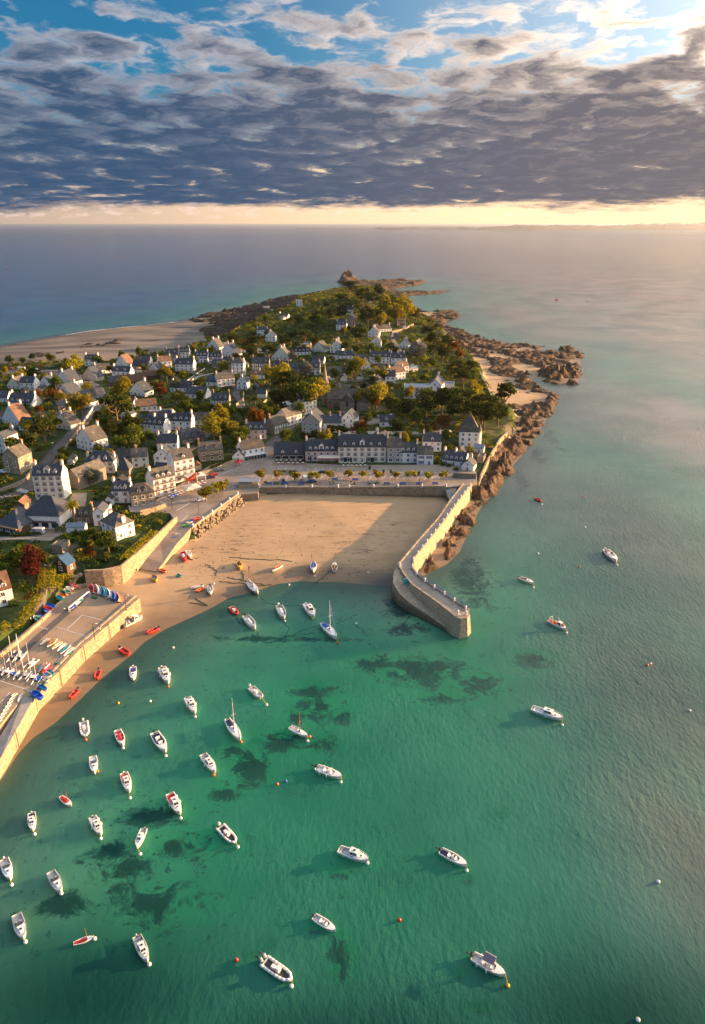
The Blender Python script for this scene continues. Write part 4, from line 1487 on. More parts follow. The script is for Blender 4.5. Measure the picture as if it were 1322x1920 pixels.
    # --- chimneys
    cm = chimney_mesh(WM[wall] if wall in 'wcgo' else 'white_render')
    spots = []
    if typ == 'G' or typ == 'H':
        inset = 0.46 if typ == 'G' else (hw - 0.5 if hw > 3 else 1) * 0.0 + 0.6
        zr = h + rise + (0.25 if typ == 'G' else -0.4)
        if 'c' in opts:
            spots.append((-hw + inset, d / 2, zr if typ == 'G' else h + 1.8, 0))
        if 'C' in opts:
            spots.append((hw - inset, d / 2, zr if typ == 'G' else h + 1.8, 0))
        if 'm' in opts:
            spots.append((0, d / 2, zr, 0))
    elif typ == 'F':
        if 'c' in opts:
            spots.append((0, 0.5, h + rise + 0.3, math.pi / 2))
        if 'C' in opts:
            spots.append((0, d - 0.5, h + rise + 0.3, math.pi / 2))
    for x, y, z, a in spots:
        c = inst('chimney', cm, ro, (x, y, z), a)
        if py > 640:
            inst('chimney_pot', WN['pot'], c, (0, 0, 1.68), math.pi / 2)
    # --- windows
    ws = 'b' if 'b' in opts else 'n' if 'n' in opts else 's' if 's' in opts else 'g' if wall in 'go' else 'w'
    rr = random.Random(int(px * 7 + py * 13))

    def window(x, y, z, rot, sc=(1, 1, 1), par=wo):
        o = inst('window', WN[ws if sc[0] <= 1.5 else 'w'], par, (x, y, z), rot, sc)
        if par is wo:
            o.parent = root
        if near:
            pass
        q = inst('pane', WN['pane'], o if par is wo else o.parent)
        if par is not wo:
            q.location = (x, y, z)
            q.rotation_euler = (0, 0, rot)
            q.scale = sc
        return o
    if 'x' not in opts:
        nc = max(1, int(w / 3.1))
        gap = w / nc
        for s in range(st):
            for i in range(nc):
                x = -hw + gap * (i + 0.5)
                if s == 0 and i == (nc // 2) and 'N' not in opts:
                    inst('door', WN['doorb' if 'b' in opts else 'door'], root, (x, -0.02, 0.05))
                    continue
                big = (1.6 if (s == 0 and 'V' in opts) else 1.0)
                window(x, -0.02, 0.7 + s * 2.7, 0, (big * 1.2, 1, 1.12 if s < st - 1 else 1.0))
        # the gable that shows
        side = 1 if px < 661 else -1
        ns = max(1, int(d / 4))
        for s in range(st):
            for i in range(ns):
                if rr.random() < 0.55:
                    window(side * (hw + 0.02), d * (i + 0.5) / ns, 0.8 + s * 2.7, side * math.pi / 2)
        if typ == 'G' and rise > 2.5 and rr.random() < 0.6:
            window(side * (hw + 0.02), d / 2, h + 0.3, side * math.pi / 2, (0.8, 1, 0.8))
        if typ == 'F' and rise > 2:
            window(0, -0.02, h + 0.1, 0, (0.8, 1, 0.8))
    # --- dormers
    if dorm and typ in 'GH':
        a = rise / (d / 2)
        dm = dormer_mesh('white_render' if wall not in 'go' else WM[wall], RM[roof] if roof != 't' else 'tile_roof')
        span = w - 2.2 if typ == 'G' else w - d * 0.55
        for i in range(dorm):
            x = -span / 2 + span * (i + 0.5) / dorm
            y = 0.55
            dsc = 1.0 if 'M' not in opts or i != dorm // 2 else 1.7
            o = inst('dormer', dm, ro, (x, y, h + a * y - 0.15), 0, (dsc, 1, dsc))
            # the pane of a dormer sits on the dormer face; kept as a second level piece
            w_ = inst('dormer_window', WN['w'], ro, (x, y - 0.03, h + a * y + 0.05), 0, (0.82 * dsc, 1, 0.8 * dsc))
            w_.parent = ro
            inst('pane', WN['pane'], ro, (x, y - 0.03, h + a * y + 0.05), 0, (0.82 * dsc, 1, 0.8 * dsc))
    if 'k' in opts and typ in 'GF':
        if typ == 'G':
            a = math.atan2(rise, d / 2)
            n = max(1, int(w / 5))
            for i in range(n):
                x = -hw + w * (i + 0.5 + rr.uniform(-.2, .2)) / n
                y = d * 0.27
                o = inst('skylight', WN['sky'], ro, (x, y, h + rise * y / (d / 2) + 0.36))
                o.rotation_euler = (a, 0, 0)
        else:
            a = math.atan2(rise, hw)
            side = 1 if yaw < 25 else -1
            o = inst('skylight', WN['sky'], ro, (side * hw * 0.5, d * 0.4, h + rise * 0.5 + 0.36))
            o.rotation_euler = (0, side * a, 0)
    if 'v' in opts:      # glazed front room
        m = MB().box(-hw * 0.95, hw * 0.95, -2.6, -0.02, 2.6, 2.8)
        n = max(3, int(w / 1.6))
        for i in range(n + 1):
            x = -hw * 0.93 + hw * 1.86 * i / n
            m.box(x - .06, x + .06, -2.55, -2.43, 0, 2.6)
        v = m.obj('veranda', MAT['white_paint'], root)
        MB().add([(-hw * .93, -2.48, .5), (hw * .93, -2.48, .5), (hw * .93, -2.48, 2.55), (-hw * .93, -2.48, 2.55)], [(0, 1, 2, 3)]).obj('pane', MAT['glass'], v)
    if 'a' in opts:      # lower annex at the left
        MB().box(-hw - 4, -hw + 0.0 - 0.01, 0.8, d * 0.7, -2, 2.7).obj('annex', wm, root)
        MB().box(-hw - 4.2, -hw - 0.02, 0.6, d * 0.72, 2.7, 2.9).obj('annex_roof', rm, root)
    if 'A' in opts:
        MB().box(hw + 0.01, hw + 4, 0.8, d * 0.7, -2, 2.7).obj('annex', wm, root)
        MB().box(hw + 0.02, hw + 4.2, 0.6, d * 0.72, 2.7, 2.9).obj('annex_roof', rm, root)
    c, s = math.cos(yw), math.sin(yw)
    for u in np.linspace(-hw, hw, max(2, int(w / 4) + 1)):
        for v in (0.2, d / 2, d):
            FOOT.append((P.x + c * u - s * v, P.y + s * u + c * v, 3.2))
    HOUSES.append((root, label, P))
    return root, w, h, rise


HL = '''
95 936 54 9 4 2 c s G 3 cCnM|tall cream four storey house with brown framed windows
188 886 54 10 2 3 c s H 3 cCn|large cream villa with hipped slate roof and three dormers
24 888 30 11 3 -14 o l F 0 C|stone gabled house at the left edge, right wall white
82 992 66 15 2 -4 w s H 0 NxV|long white community hall under a huge dark slate roof
16 1000 42 14 1 -24 d s H 0 NV|brown fronted annex with curved roof, bottom left of the hall
228 943 34 8 2 0 w s G 3 cCn|white house with two orange topped chimneys facing the quay
205 948 12 7 1 0 w s F 0 |small white gabled wing left of the orange chimneys
206 1008 27 9 2 -40 w l H 0 cCg|white seaside villa with granite corners and lichened hip roof
270 948 44 9 2 24 o l H 2 N|ochre stone house with a bowed front on the quay
311 928 40 9 3 40 w l G 3 cNn|white three storey hotel with balconies on the quay
349 902 36 10 4 38 w l G 1 CNn|taller white hotel with balconies at the head of the quay
398 864 44 9 2 20 o l G 2 cCN|ochre house with two balconies above the hedge
304 874 28 10 2 -6 w s F 0 c|white gabled house with a blue shutter behind the quay hotels
315 850 38 9 2 5 w s G 0 cC|white house with long dark roof behind the quay hotels
264 877 30 8 2 14 c l G 0 k|cream house with a skylight in the block behind the quay
232 892 22 7 1 0 g s P 0 x|small stone building with a steep pyramid slate roof
138 916 22 20 2 -24 g l F 0 x|long stone barn with rust brown roof behind the tall cream house
237 868 38 8 1 6 g l G 0 Cx|low granite outbuilding beside the large cream villa
158 981 30 7 1 2 g l G 2 C|little stone cottage with white dormers under the palm
187 986 20 8 2 0 w s F 0 |narrow white house with slate roof beside the palm cottage
108 1038 20 6 1 -10 g l B 0 x|tiny flat roofed stone hut above the harbour yard
115 1073 24 5 1 -18 d b F 0 N|garden shed with a bright blue roof
10 1136 36 10 2 36 w t G 2 cN|white cottage with brown roof at the left edge, lower down
476 860 42 9 2 30 w l G 0 cCv|white restaurant with a glazed front on the street corner
447 866 22 9 1 0 w s F 0 |low white gabled building left of the glazed restaurant
481 824 38 8 2 8 p s G 3 cC|pink house with slate roof and three arched dormers
528 812 26 10 2 50 g l G 0 cs|granite terrace house lining the village street
552 796 28 10 2 50 w l G 0 kn|white terrace house continuing the granite one up the street
580 776 30 9 3 44 c s G 3 cC|cream house with three dormers at the top of the street
583 818 34 18 3 -8 y s F 0 c|big grey rendered gable right of the village street
620 811 40 9 2 2 w s G 0 mC|low white house with black roof behind the pink hotel
652 802 26 10 2 -16 w s F 0 k|white gabled house with a wing beside the church car park
543 863 58 12 1 2 d s G 2 NxV|dark fronted cafe with a broad slate roof and terrace
603 865 60 11 2 1 p s G 5 cMN|pink hotel with five dormers and a red shop sign
679 867 89 12 3 0 c s G 5 cCMn|long cream hotel with five dormers facing the square
739 868 27 10 3 0 y l G 0 cCNV|narrow grey modern building right of the cream hotel
765 868 38 9 2 -1 w s G 3 cCN|white house with steep black roof and balcony doors
797 872 30 8 2 -2 w l G 0 Cbk|small white house with blue shutters and tan roof
810 847 34 9 2 -2 w s G 1 cC|white house with a broad flat dormer behind the blue shuttered one
850 874 44 9 1 -22 w s G 4 cm|white cottage with four dormers at the right end of the square
876 884 22 8 1 -22 w s F 0 C|small white wing with chimney beside the four dormer cottage
871 904 42 7 1 -6 w l G 0 x|boathouse with white gable and wooden front at the pier root
879 838 36 11 3 -6 w l P 0 |white tower house with a tall pyramid roof by the shore
781 748 50 10 3 -3 w z B 0 n|big white hotel block with a flat zinc roof
814 746 26 22 3 -14 w s F 0 Cn|white hotel wing with dark roof joined to the flat block
838 728 30 10 1 -6 w z B 0 xV|low white glazed pavilion on the lawn
561 575 12 10 3 4 w l B 0 c|lone white square tower house on the headland edge
648 590 30 9 2 0 w s G 0 cCb|white manor with blue shutters on the headland hill
640 619 20 8 2 -8 w s G 2 cC|white house with two dormers below the manor
657 613 16 16 3 -10 g l F 0 x|tall plain grey stone gable among the cypresses
722 622 26 9 1 28 w l G 0 cC|white house with an orange lit roof and blue arched door
753 610 18 8 1 20 o l G 4 c|ochre lodge with a row of dormers under the trees
700 634 22 9 2 -12 w l F 0 cC|white twin gabled house with orange lit roof, rear half
705 652 20 8 2 -6 w l F 0 c|white twin gabled house, front half with dark window
757 653 20 9 1 -20 w s F 0 C|white gabled cottage beside the lane, right of the hill
779 664 28 12 2 -22 g l F 0 |old stone barn by the shore lane
569 651 30 10 1 0 w s B 0 x|flat roofed black and white modern house
597 660 24 9 1 -32 c l F 0 k|cream bungalow with a slanting lit roof
630 662 24 9 2 -14 w l F 0 cC|white gabled house with a tan roof in mid village
646 673 32 8 1 0 w s G 1 mC|long black roofed white cottage in mid village
566 666 36 8 1 4 w s G 4 m|row cottage with four small dormers behind the flat house
596 683 24 8 1 -10 c s G 0 |plain cottage with clean slate roof and cream gable
584 703 34 9 2 0 w s G 3 cCn|white house with three dormers left of the spire
630 706 36 9 1 0 g l G 0 C|long grey roofed stone hall behind the churchyard
644 717 12 8 1 0 c s F 0 x|tiny gabled gatehouse in the churchyard wall
677 679 28 7 1 0 w l G 0 |low white shed with flat grey roof, mid village
712 682 40 9 2 0 w s G 3 cC|long white terrace with slate roof, left part
746 684 28 9 2 2 w s G 2 cCm|long white terrace with many chimneys, right part
686 693 18 8 1 4 w l F 0 Cc|small white gable below the long terrace
747 712 28 9 2 32 w t G 0 cC|white house with an orange lit roof above the big hotel
757 700 20 8 2 30 w t G 0 C|second orange roofed white house, higher up the lane
706 722 24 14 1 -14 w l F 0 |white gable with a long grey roof near the plaza
732 720 20 9 2 -2 w s G 0 m|square white house right of the grey roofed gable
400 656 24 9 1 -34 w l F 0 Cc|white seaside house with orange lit roof by the far beach
428 669 34 9 1 -30 w s F 0 Cc|white house with dark roof and stone right gable
378 680 26 8 2 2 w s G 3 cCb|white terrace with blue shutters, left end
404 682 26 8 2 2 w s G 3 Cb|white terrace with blue shutters, right end
408 690 22 8 1 6 g s G 1 cb|granite cottage with blue doors below the shuttered terrace
427 695 20 8 2 6 g s G 2 C|granite house with two dormers beside the white tower block
446 701 24 10 3 -4 w l H 0 cC|tall white block with blue strips of windows
489 694 34 9 2 0 g s G 3 cCs|granite manor with white shutters and three dormers
487 710 36 7 1 2 w t G 2 m|long white house with a brown roof and two wide dormers
524 694 36 7 1 0 g s G 3 mC|low slate roofed granite row behind the golden tree
554 704 22 8 2 0 g s G 2 |dark granite house hidden by the golden tree
507 641 20 9 2 -6 w s F 0 c|tall white gabled house amid pines
492 629 22 8 2 2 w s H 0 cC|white house with hipped slate roof amid pines
494 662 22 7 1 2 w s B 0 c|low flat white house below the pines
527 676 38 9 1 -16 c l F 0 cC|cream gabled bungalow with pale grey annexes
425 724 34 9 2 26 w l G 0 cC|white house with lit roof and two chimneys on the lane bend
402 724 32 8 1 -10 w s G 0 k|low white cottage with black roof and skylights
454 730 20 9 2 -8 w s F 0 cC|tall white gable with lean-to at the lane bend
414 766 34 9 2 0 g s G 3 cCs|granite house with three dormers and white shutters, centre left
367 747 40 10 1 -14 w s G 0 k|white bungalow with a broad black roof and skylights
491 746 18 6 1 0 w s G 0 x|tiny white outbuilding near the garden palm
196 700 30 10 1 34 w l G 0 ck|white house with a broad tan roof beside the far beach
228 710 36 8 2 -10 w s G 2 cC|white house with a large front gable and black roof
229 690 28 9 1 -30 w t F 0 |white house with a brown hipped roof near the beach
270 683 24 8 1 -4 w s G 0 k|dark roofed bungalow close to the beach
263 692 30 8 1 -2 g s G 0 |long dark roofed house behind a white gable
289 699 20 8 1 -30 w s F 0 k|white gable jutting from the dark roofed house
311 690 26 9 2 26 w t G 0 cC|house with a bright orange roof and tall white chimneys
346 696 36 10 2 -4 w s G 2 cC|large white double gabled house with orange lit gable
323 675 26 8 2 4 g s G 2 cC|slate roofed stone house at the beach end of the row
345 672 22 8 2 2 w s G 3 Cc|white house with black mansard facing the far beach
249 722 60 10 1 20 d d G 0 x|long brown timber market hall with a low roof
222 724 36 9 1 22 d s G 0 x|dark slate lean-to roof at the left end of the market hall
286 712 34 9 1 14 d d G 0 x|right block of the brown market hall
258 742 30 10 1 -26 w s F 0 Ck|white gabled house with a big black roof right of the roadside tree
276 770 42 9 1 20 w t G 0 ck|white bungalow with a brown roof and four skylights
236 764 30 8 1 -18 w s G 0 |dark roofed house half hidden by the yellow tree
339 735 42 10 1 -14 w s G 0 cCk|white house with wide black roof and granite chimney
286 814 44 9 2 -16 w s G 4 mC|white double house with black roofs and four dormers
340 807 38 9 2 -4 w s G 3 cCs|white house with three wide dormers and a walled court
312 800 28 8 2 -4 w s G 0 c|white link house with a brown topped chimney
364 830 44 10 1 36 g s G 3 cN|long stone house with slate roof running to the lane
378 797 42 9 1 0 w l G 0 cC|low grey roofed house behind the walled court
236 786 18 7 1 -18 c s F 0 |little cream shed by the garden wall
300 781 40 7 1 6 g z B 0 x|flat roofed row of garages
26 729 24 10 1 -20 c l F 0 c|cream gabled house by the beach car park
52 732 28 9 2 -8 w s G 1 cC|white house with a big gable by the beach car park
85 727 24 9 1 -20 w s F 0 CkN|white house with a dark roof and pale garage
120 730 34 12 2 -24 w s F 0 cC|white house with a large lit gable by the road bend
121 752 38 12 1 -26 w s F 0 C|black roofed house with an orange lit gable
114 754 22 8 1 -30 w t F 0 k|small brown roofed house joined to the orange lit gable
152 762 34 9 1 -26 w s F 0 k|white house with brown topped roof on the bend wall
38 763 48 12 1 -12 w s G 4 cCN|large white house with a black roof and granite gable
4 754 24 9 1 -4 w s G 0 kc|white house with three skylights at the left edge
22 797 34 9 1 -36 w t F 0 cC|house with a brown roof and green ridge tip
56 808 40 9 1 -14 w s G 0 Ck|low white house with a blue black roof in the garden
117 804 34 9 1 -24 c l F 0 cC|tan roofed house with a sunlit gable beside the road
4 850 16 12 3 -14 w s F 0 C|white house cut by the left edge above the stone gable
160 844 30 11 2 -34 w l F 0 cCk|white house with rusty roof beside the main road
172 686 26 8 2 0 w s G 3 cC|white house with black mansard near the beach tree
168 713 28 9 1 -28 y s F 0 |grey gabled house behind the road wall
725 800 26 8 1 0 w s G 1 k|white cottage by the car park, right of the hotel
704 858 18 26 2 -4 y s F 0 Cx|grey gable rising behind the cream hotel
900 868 12 7 1 -20 g l B 0 x|small stone lodge by the shore wall
744 636 12 6 1 0 g l G 0 x|small ruined stone shed among trees
531 598 18 7 1 -20 w l G 0 c|white ruin like cottage on the open slope
690 566 20 8 2 0 g s G 2 cC|dark house among pines on the crest of the hill
'''
for ln_ in HL.strip().split('\n'):
    a, lab = ln_.split('|')
    q = a.split(' ')
    nm, ct = 'house', 'house'
    for key, n_, c_ in (('hotel', 'hotel', 'hotel'), ('shed', 'shed', 'shed'), ('barn', 'barn', 'barn'), ('hall', 'hall', 'hall'), ('cafe', 'cafe', 'cafe'), ('restaurant', 'restaurant', 'restaurant'), ('boathouse', 'boathouse', 'boathouse'), ('garages', 'garage_row', 'garages'), ('pavilion', 'pavilion', 'pavilion'), ('hut', 'hut', 'hut')):
        if key in lab.split(' hotels')[0] and key + 's' not in lab or key == 'garages' and key in lab:
            if 'behind the pink hotel' in lab or 'behind the cream hotel' in lab or 'of the cream hotel' in lab or 'above the big hotel' in lab or 'right of the hotel' in lab or 'shutter' in lab:
                continue
            nm, ct = n_, c_
            break
    house(float(q[0]), float(q[1]), float(q[2]), float(q[3]), int(q[4]), float(q[5]), q[6], q[7], q[8], int(q[9]), q[10] if len(q) > 10 else '', lab, nm, ct)
# ---------------------------------------------------------------- the church and other singular buildings
def church():
    P = on(628, 768)
    root = empty('church', P, R(-4), 'granite church with a pierced spire among the trees', 'church')
    g, s = MAT['granite'], MAT['lichen_slate']

    def gable(name, x0, x1, y0, y1, h, rise, axis):
        m = MB().box(x0, x1, y0, y1, -2, h)
        r = MB()
        if axis == 'x':
            ym = (y0 + y1) / 2
            for x in (x0, x1):
                m.add([(x, y0, h), (x, y1, h), (x, ym, h + rise + .3)], [(0, 1, 2), (2, 1, 0)])
            r.add([(x0, y0 - .3, h), (x1, y0 - .3, h), (x1, ym, h + rise), (x0, ym, h + rise), (x0, y1 + .3, h), (x1, y1 + .3, h)], [(0, 1, 2, 3), (3, 2, 5, 4)])
        else:
            xm = (x0 + x1) / 2
            for y in (y0, y1):
                m.add([(x0, y, h), (x1, y, h), (xm, y, h + rise + .3)], [(0, 1, 2), (2, 1, 0)])
            r.add([(x0 - .3, y0, h), (xm, y0, h + rise), (xm, y1, h + rise), (x0 - .3, y1, h), (x1 + .3, y0, h), (x1 + .3, y1, h)], [(0, 1, 2, 3), (1, 4, 5, 2)])
        m.obj(name + '_wall', g, root)
        o = r.obj(name + '_roof', s, root)
        md = o.modifiers.new('t', 'SOLIDIFY')
        md.thickness = 0.25
    gable('nave', -6, 20, 6, 17, 5.5, 6.0, 'x')
    gable('transept', 3.5, 12.5, -1, 6, 5.5, 4.6, 'y')
    gable('chapel', 14, 22, 1, 6.2, 4.5, 3.0, 'y')
    gable('porch', -5, -1.5, 3.5, 6, 3.0, 1.8, 'y')
    d = MB().box(-0.7, 0.7, -0.05, 0.05, 0, 2.2).obj('door', MAT['awning_red'], root)
    d.location = (-3.2, 3.45, 0)
    w = MB().prism([(-0.8, 0), (0.8, 0), (0.8, 2.4), (0, 3.4), (-0.8, 2.4)], -0.03, 0.03).obj('window', MAT['glass'], root)
    w.rotation_euler = (math.pi / 2, 0, 0)
    w.location = (8, -1.06, 2.5)
    # buttresses
    for x in (3.8, 12.2):
        MB().box(x - .4, x + .4, -2, -1, -2, 4).obj('buttress', g, root)
    # tower: shaft, open belfry, octagonal spire
    tx, ty = -7.5, 12
    t = MB().box(tx - 2, tx + 2, ty - 2, ty + 2, -2, 10).box(tx - 2.4, tx + 2.4, ty - 2.4, ty + 2.4, 10, 10.5)
    for sx in (-1.6, 1.6):
        for sy in (-1.6, 1.6):
            t.box(tx + sx - .4, tx + sx + .4, ty + sy - .4, ty + sy + .4, 10.5, 14.5)
    t.box(tx - 2.2, tx + 2.2, ty - 2.2, ty + 2.2, 14.5, 15)
    t.obj('bell_tower', MAT['ochre_stone'], root)
    sp = MB().cone((tx, ty, 15), (tx, ty, 28), 1.9, 0.08, 8)
    for sx in (-1.8, 1.8):
        for sy in (-1.8, 1.8):
            sp.cone((tx + sx, ty + sy, 15), (tx + sx, ty + sy, 18), 0.4, 0.05, 6)
    sp.obj('spire', MAT['ochre_stone'], root)
    MB().box(1.5, 2.5, 11, 12, 11.5, 14.5).obj('gable_cross', g, root)
    for u in range(-10, 24, 4):
        for v in (0, 6, 12, 17):
            FOOT.append((P.x + u, P.y + v, 3.5))
    HOUSES.append((root, 'granite church', P))


church()

# round stair turret of the tower house
p = on(897, 836)
t = MB().cone((0, 0, -1), (0, 0, 8.5), 1.3, 1.3, 12)
t2 = MB().cone((0, 0, 8.5), (0, 0, 12.5), 1.55, 0.06, 12)
for r_, l_, P_ in HOUSES:
    if 'pyramid roof by the shore' in l_:
        M = Matrix.Rotation(-r_.rotation_euler.z, 4, 'Z')
        lo = M @ (p - P_)
        for m, nm, mt in ((t, 'turret', 'white_render'), (t2, 'turret_roof', 'lichen_slate')):
            o = m.obj(nm, MAT[mt], r_)
            o.location = lo
    if 'red shop sign' in l_:
        MB().box(-8, -2.6, -0.12, -0.03, 3.05, 3.35).obj('shop_sign', MAT['awning_red'], r_)
        MB().box(-7.2, -5.2, -0.1, -0.03, 0.4, 2.7).obj('shop_window', MAT['glass'], r_)
    if 'facing the square' in l_:
        for x in (-9.5, 2.2):
            MB().box(x, x + 4.2, -0.1, -0.03, 0.3, 2.7).obj('shop_window', MAT['glass'], r_)
    if 'dark fronted cafe' in l_:
        for x in (-6.5, -2.6, 1.2, 5):
            ring_ = MB()
            ring(ring_, 3.3, 1.9, 0.14, -0.12, -0.02)
            o = ring_.obj('window', MAT['white_paint'], r_)
            o.location = (x + 0.5, 0, 0.7)
            MB().add([(-1.5, -.06, .1), (1.5, -.06, .1), (1.5, -.06, 1.8), (-1.5, -.06, 1.8)], [(0, 1, 2, 3)]).obj('pane', MAT['glass'], o)
    if 'long white community' in l_:
        for x in (-3, 1, 5):
            ring_ = MB()
            ring(ring_, 3.2, 2.6, 0.2, -0.14, -0.02)
            o = ring_.obj('window', MAT['white_paint'], r_)
            o.location = (x, 0, 0.4)
            MB().add([(-1.45, -.06, .15), (1.45, -.06, .15), (1.45, -.06, 2.45), (-1.45, -.06, 2.45)], [(0, 1, 2, 3)]).obj('pane', MAT['glass'], o)
        MB().box(-8, 6, -0.9, -0.02, 3.2, 3.5).obj('fascia', MAT['dark_wood'], r_)
    if 'brown fronted annex' in l_:
        MB().box(-6, 6, -1.2, -0.02, 2.7, 3.1).obj('fascia', MAT['wood'], r_)
    if l_.startswith(('white three storey', 'taller white', 'ochre house with two')):
        for z in ((3.1, 5.95) if 'three' in l_ or 'taller' in l_ else (3.1,)):
            b = MB().box(-5, 5, -0.9, -0.02, z, z + 0.12)
            for i in range(21):
                b.box(-5 + i * .5 - .03, -5 + i * .5 + .03, -0.88, -0.82, z + .12, z + .95)
            b.box(-5, 5, -0.9, -0.8, z + .95, z + 1.02)
            b.obj('balcony', MAT['dark_metal'], r_)
    if 'boathouse' in l_:
        MB().box(-5.2, 2.5, -0.1, -0.02, 0.2, 2.6).obj('wooden_front', MAT['wood'], r_)

# sheds and lean-tos in the gardens
SQS = _segs(poly_world([(838, 905), (486, 905), (452, 920), (360, 980), (318, 962), (244, 960), (240, 948), (288, 940), (372, 886), (440, 860), (498, 829), (522, 845), (514, 866), (860, 866), (900, 884)], 6.0))


def outbuildings():
    r = random.Random(21)
    for root, lab, P in list(HOUSES):
        if root.get('category') != 'house' or P.y < 260 or r.random() > 0.62:
            continue
        for t in range(12):
            a = r.uniform(0, 6.28)
            q = r.uniform(11, 17)
            x, y = P.x + math.cos(a) * q, P.y + 4 + math.sin(a) * q
            if any((x - fx) ** 2 + (y - fy) ** 2 < (fr + 3.4) ** 2 for fx, fy, fr in FOOT):
                continue
            if _sd1(x, y, SQS) > -4:
                continue
            if _sd1(x, y, _ls) < 8 or any((x - q_.x) ** 2 + (y - q_.y) ** 2 < 70 for q_ in ROADQ):
                continue
            rel = ('right of' if x > P.x else 'left of') if abs(x - P.x) > abs(y - P.y - 3) else ('behind' if y > P.y else 'in front of')
            w = ('small outbuilding %s the %s' % (rel, lab)).split(' ')[:16]
            while w[-1] in ('and', 'a', 'the', 'of', 'with', 'by', 'in', 'on', 'its', 'two', 'above', 'below', 'an', 'behind', 'beside', 'right', 'left', 'white', 'big', 'long', 'near', 'at'):
                w.pop()
            o = empty('outbuilding', (x, y, gzp(x, y)), root.rotation_euler.z + r.choice((0, math.pi / 2)), ' '.join(w), 'outbuilding')
            hw, d, h = r.uniform(2, 4), r.uniform(3, 4.5), r.uniform(2.2, 2.8)
            wm, rm = MAT[r.choice(('white_render', 'granite', 'cream_render', 'white_render'))], MAT[r.choice(('slate', 'slate', 'lichen_slate', 'zinc', 'tile_roof'))]
            m = MB().box(-hw, hw, 0, d, -2, h)
            for sx in (-hw, hw):
                m.add([(sx, 0, h), (sx, d, h), (sx, d / 2, h + d * .38)], [(0, 1, 2), (2, 1, 0)])
            m.obj('wall', wm, o)
            rf = MB()
            for y0 in (-.3, d + .3):
                z0 = h - .2
                rf.add([(-hw - .2, y0, z0), (hw + .2, y0, z0), (hw + .2, d / 2, h + d * .38 + .1), (-hw - .2, d / 2, h + d * .38 + .1), (-hw - .2, y0, z0 + .15), (hw + .2, y0, z0 + .15), (hw + .2, d / 2, h + d * .38 + .25), (-hw - .2, d / 2, h + d * .38 + .25)],
                       [(0, 3, 2, 1), (4, 5, 6, 7), (0, 1, 5, 4), (1, 2, 6, 5), (3, 0, 4, 7)])
            rf.obj('roof', rm, o)
            inst('door', WN['door'], o, (0, -.02, 0), 0, (1, 1, .9))
            FOOT.append((x, y + d / 2, 4))
            break


outbuildings()

# quay shelter at the corner of the square
sh = empty('quay_shelter', at(467, 925, 3.2), 0, 'low stone shelter with a zinc roof at the quay corner', 'shelter')
MB().box(-4.6, 4.6, -0.2, 5.5, -2, 5.0).obj('wall', MAT['quay_stone'], sh)
MB().box(-5, 5, -0.5, 6, 5.6, 5.85).obj('roof', MAT['zinc'], sh)
m = MB()
for x in (-4.4, -2.2, 0, 2.2, 4.4):
    m.box(x - .12, x + .12, 0, 0.24, 5, 5.6)
m.obj('column', MAT['white_paint'], sh)['kind'] = 'stuff'
FOOT.append((sh.location.x, sh.location.y + 3, 6))


# ---------------------------------------------------------------- garden and retaining walls
def wall(pts, h, th, mt, label, z=None, below=1.5, name='stone_wall'):
    P = [on(a, b) if z is None else at(a, b, z) for a, b in pts]
    L = sum((P[i] - P[i + 1]).length for i in range(len(P) - 1))
    q = resample(P, max(2, int(L / 3) + 1))
    if z is None:
        for p in q:
            p.z = gzp(p.x, p.y)
    o0 = q[0].copy()
    vs, fs = [], []
    for i, p in enumerate(q):
        t = (q[min(i + 1, len(q) - 1)] - q[max(i - 1, 0)])
        t.z = 0
        t.normalize()
        s = Vector((t.y, -t.x, 0)) * th / 2
        b = p - o0
        vs += [b - s - Vector((0, 0, below)), b + s - Vector((0, 0, below)), b + s + Vector((0, 0, h)), b - s + Vector((0, 0, h))]
    for i in range(len(q) - 1):
        for k in range(4):
            fs.append((i * 4 + k, i * 4 + (k + 1) % 4, i * 4 + 4 + (k + 1) % 4, i * 4 + 4 + k))
    n = len(q) - 1
    me = bpy.data.meshes.new(name)
    me.from_pydata([tuple(v) for v in vs], [], fs + [(3, 2, 1, 0), (n * 4, n * 4 + 1, n * 4 + 2, n * 4 + 3)])
    me.materials.append(MAT[mt])
    me.update()
    o = bpy.data.objects.new(name, me)
    o.location = o0
    return link(o, label=label, cat='wall')


wall([(331, 977), (318, 990), (300, 1007), (262, 1042), (228, 1071), (200, 1078), (160, 1080)], 2.2, 0.8, 'ochre_stone', 'golden retaining wall under the seaside villa gardens', z=6.2, below=6)
wall([(85, 905), (118, 852), (150, 805), (158, 793)], 1.8, 0.6, 'ochre_stone', 'stone wall along the left of the main road, lower stretch')
wall([(158, 793), (172, 772), (181, 755)], 1.6, 0.5, 'white_render', 'white wall along the road up to the bend')
wall([(0, 925), (20, 918), (48, 905), (66, 880)], 2.0, 0.7, 'granite', 'granite wall between the stone house and the crossing')
wall([(378, 892), (396, 888), (440, 868), (444, 862)], 2.0, 0.6, 'ochre_stone', 'ochre wall with a hedge below the balconied house')
wall([(263, 968), (288, 962), (306, 956), (316, 950)], 2.6, 0.6, 'ochre_stone', 'curved garden wall beside the seaside villa')
wall([(617, 719), (650, 719), (694, 713), (703, 705)], 1.8, 0.6, 'granite', 'granite churchyard wall along the plaza')
wall([(322, 737), (345, 720), (372, 700), (384, 692)], 1.0, 0.5, 'concrete', 'pale garden wall beside the long vegetable plot')
wall([(735, 624), (760, 618), (775, 610)], 1.8, 0.6, 'ochre_stone', 'sunlit wall by the lane on the hill')
wall([(443, 762), (456, 752), (457, 738)], 1.8, 0.5, 'ochre_stone', 'curved sunlit wall on the lane bend')
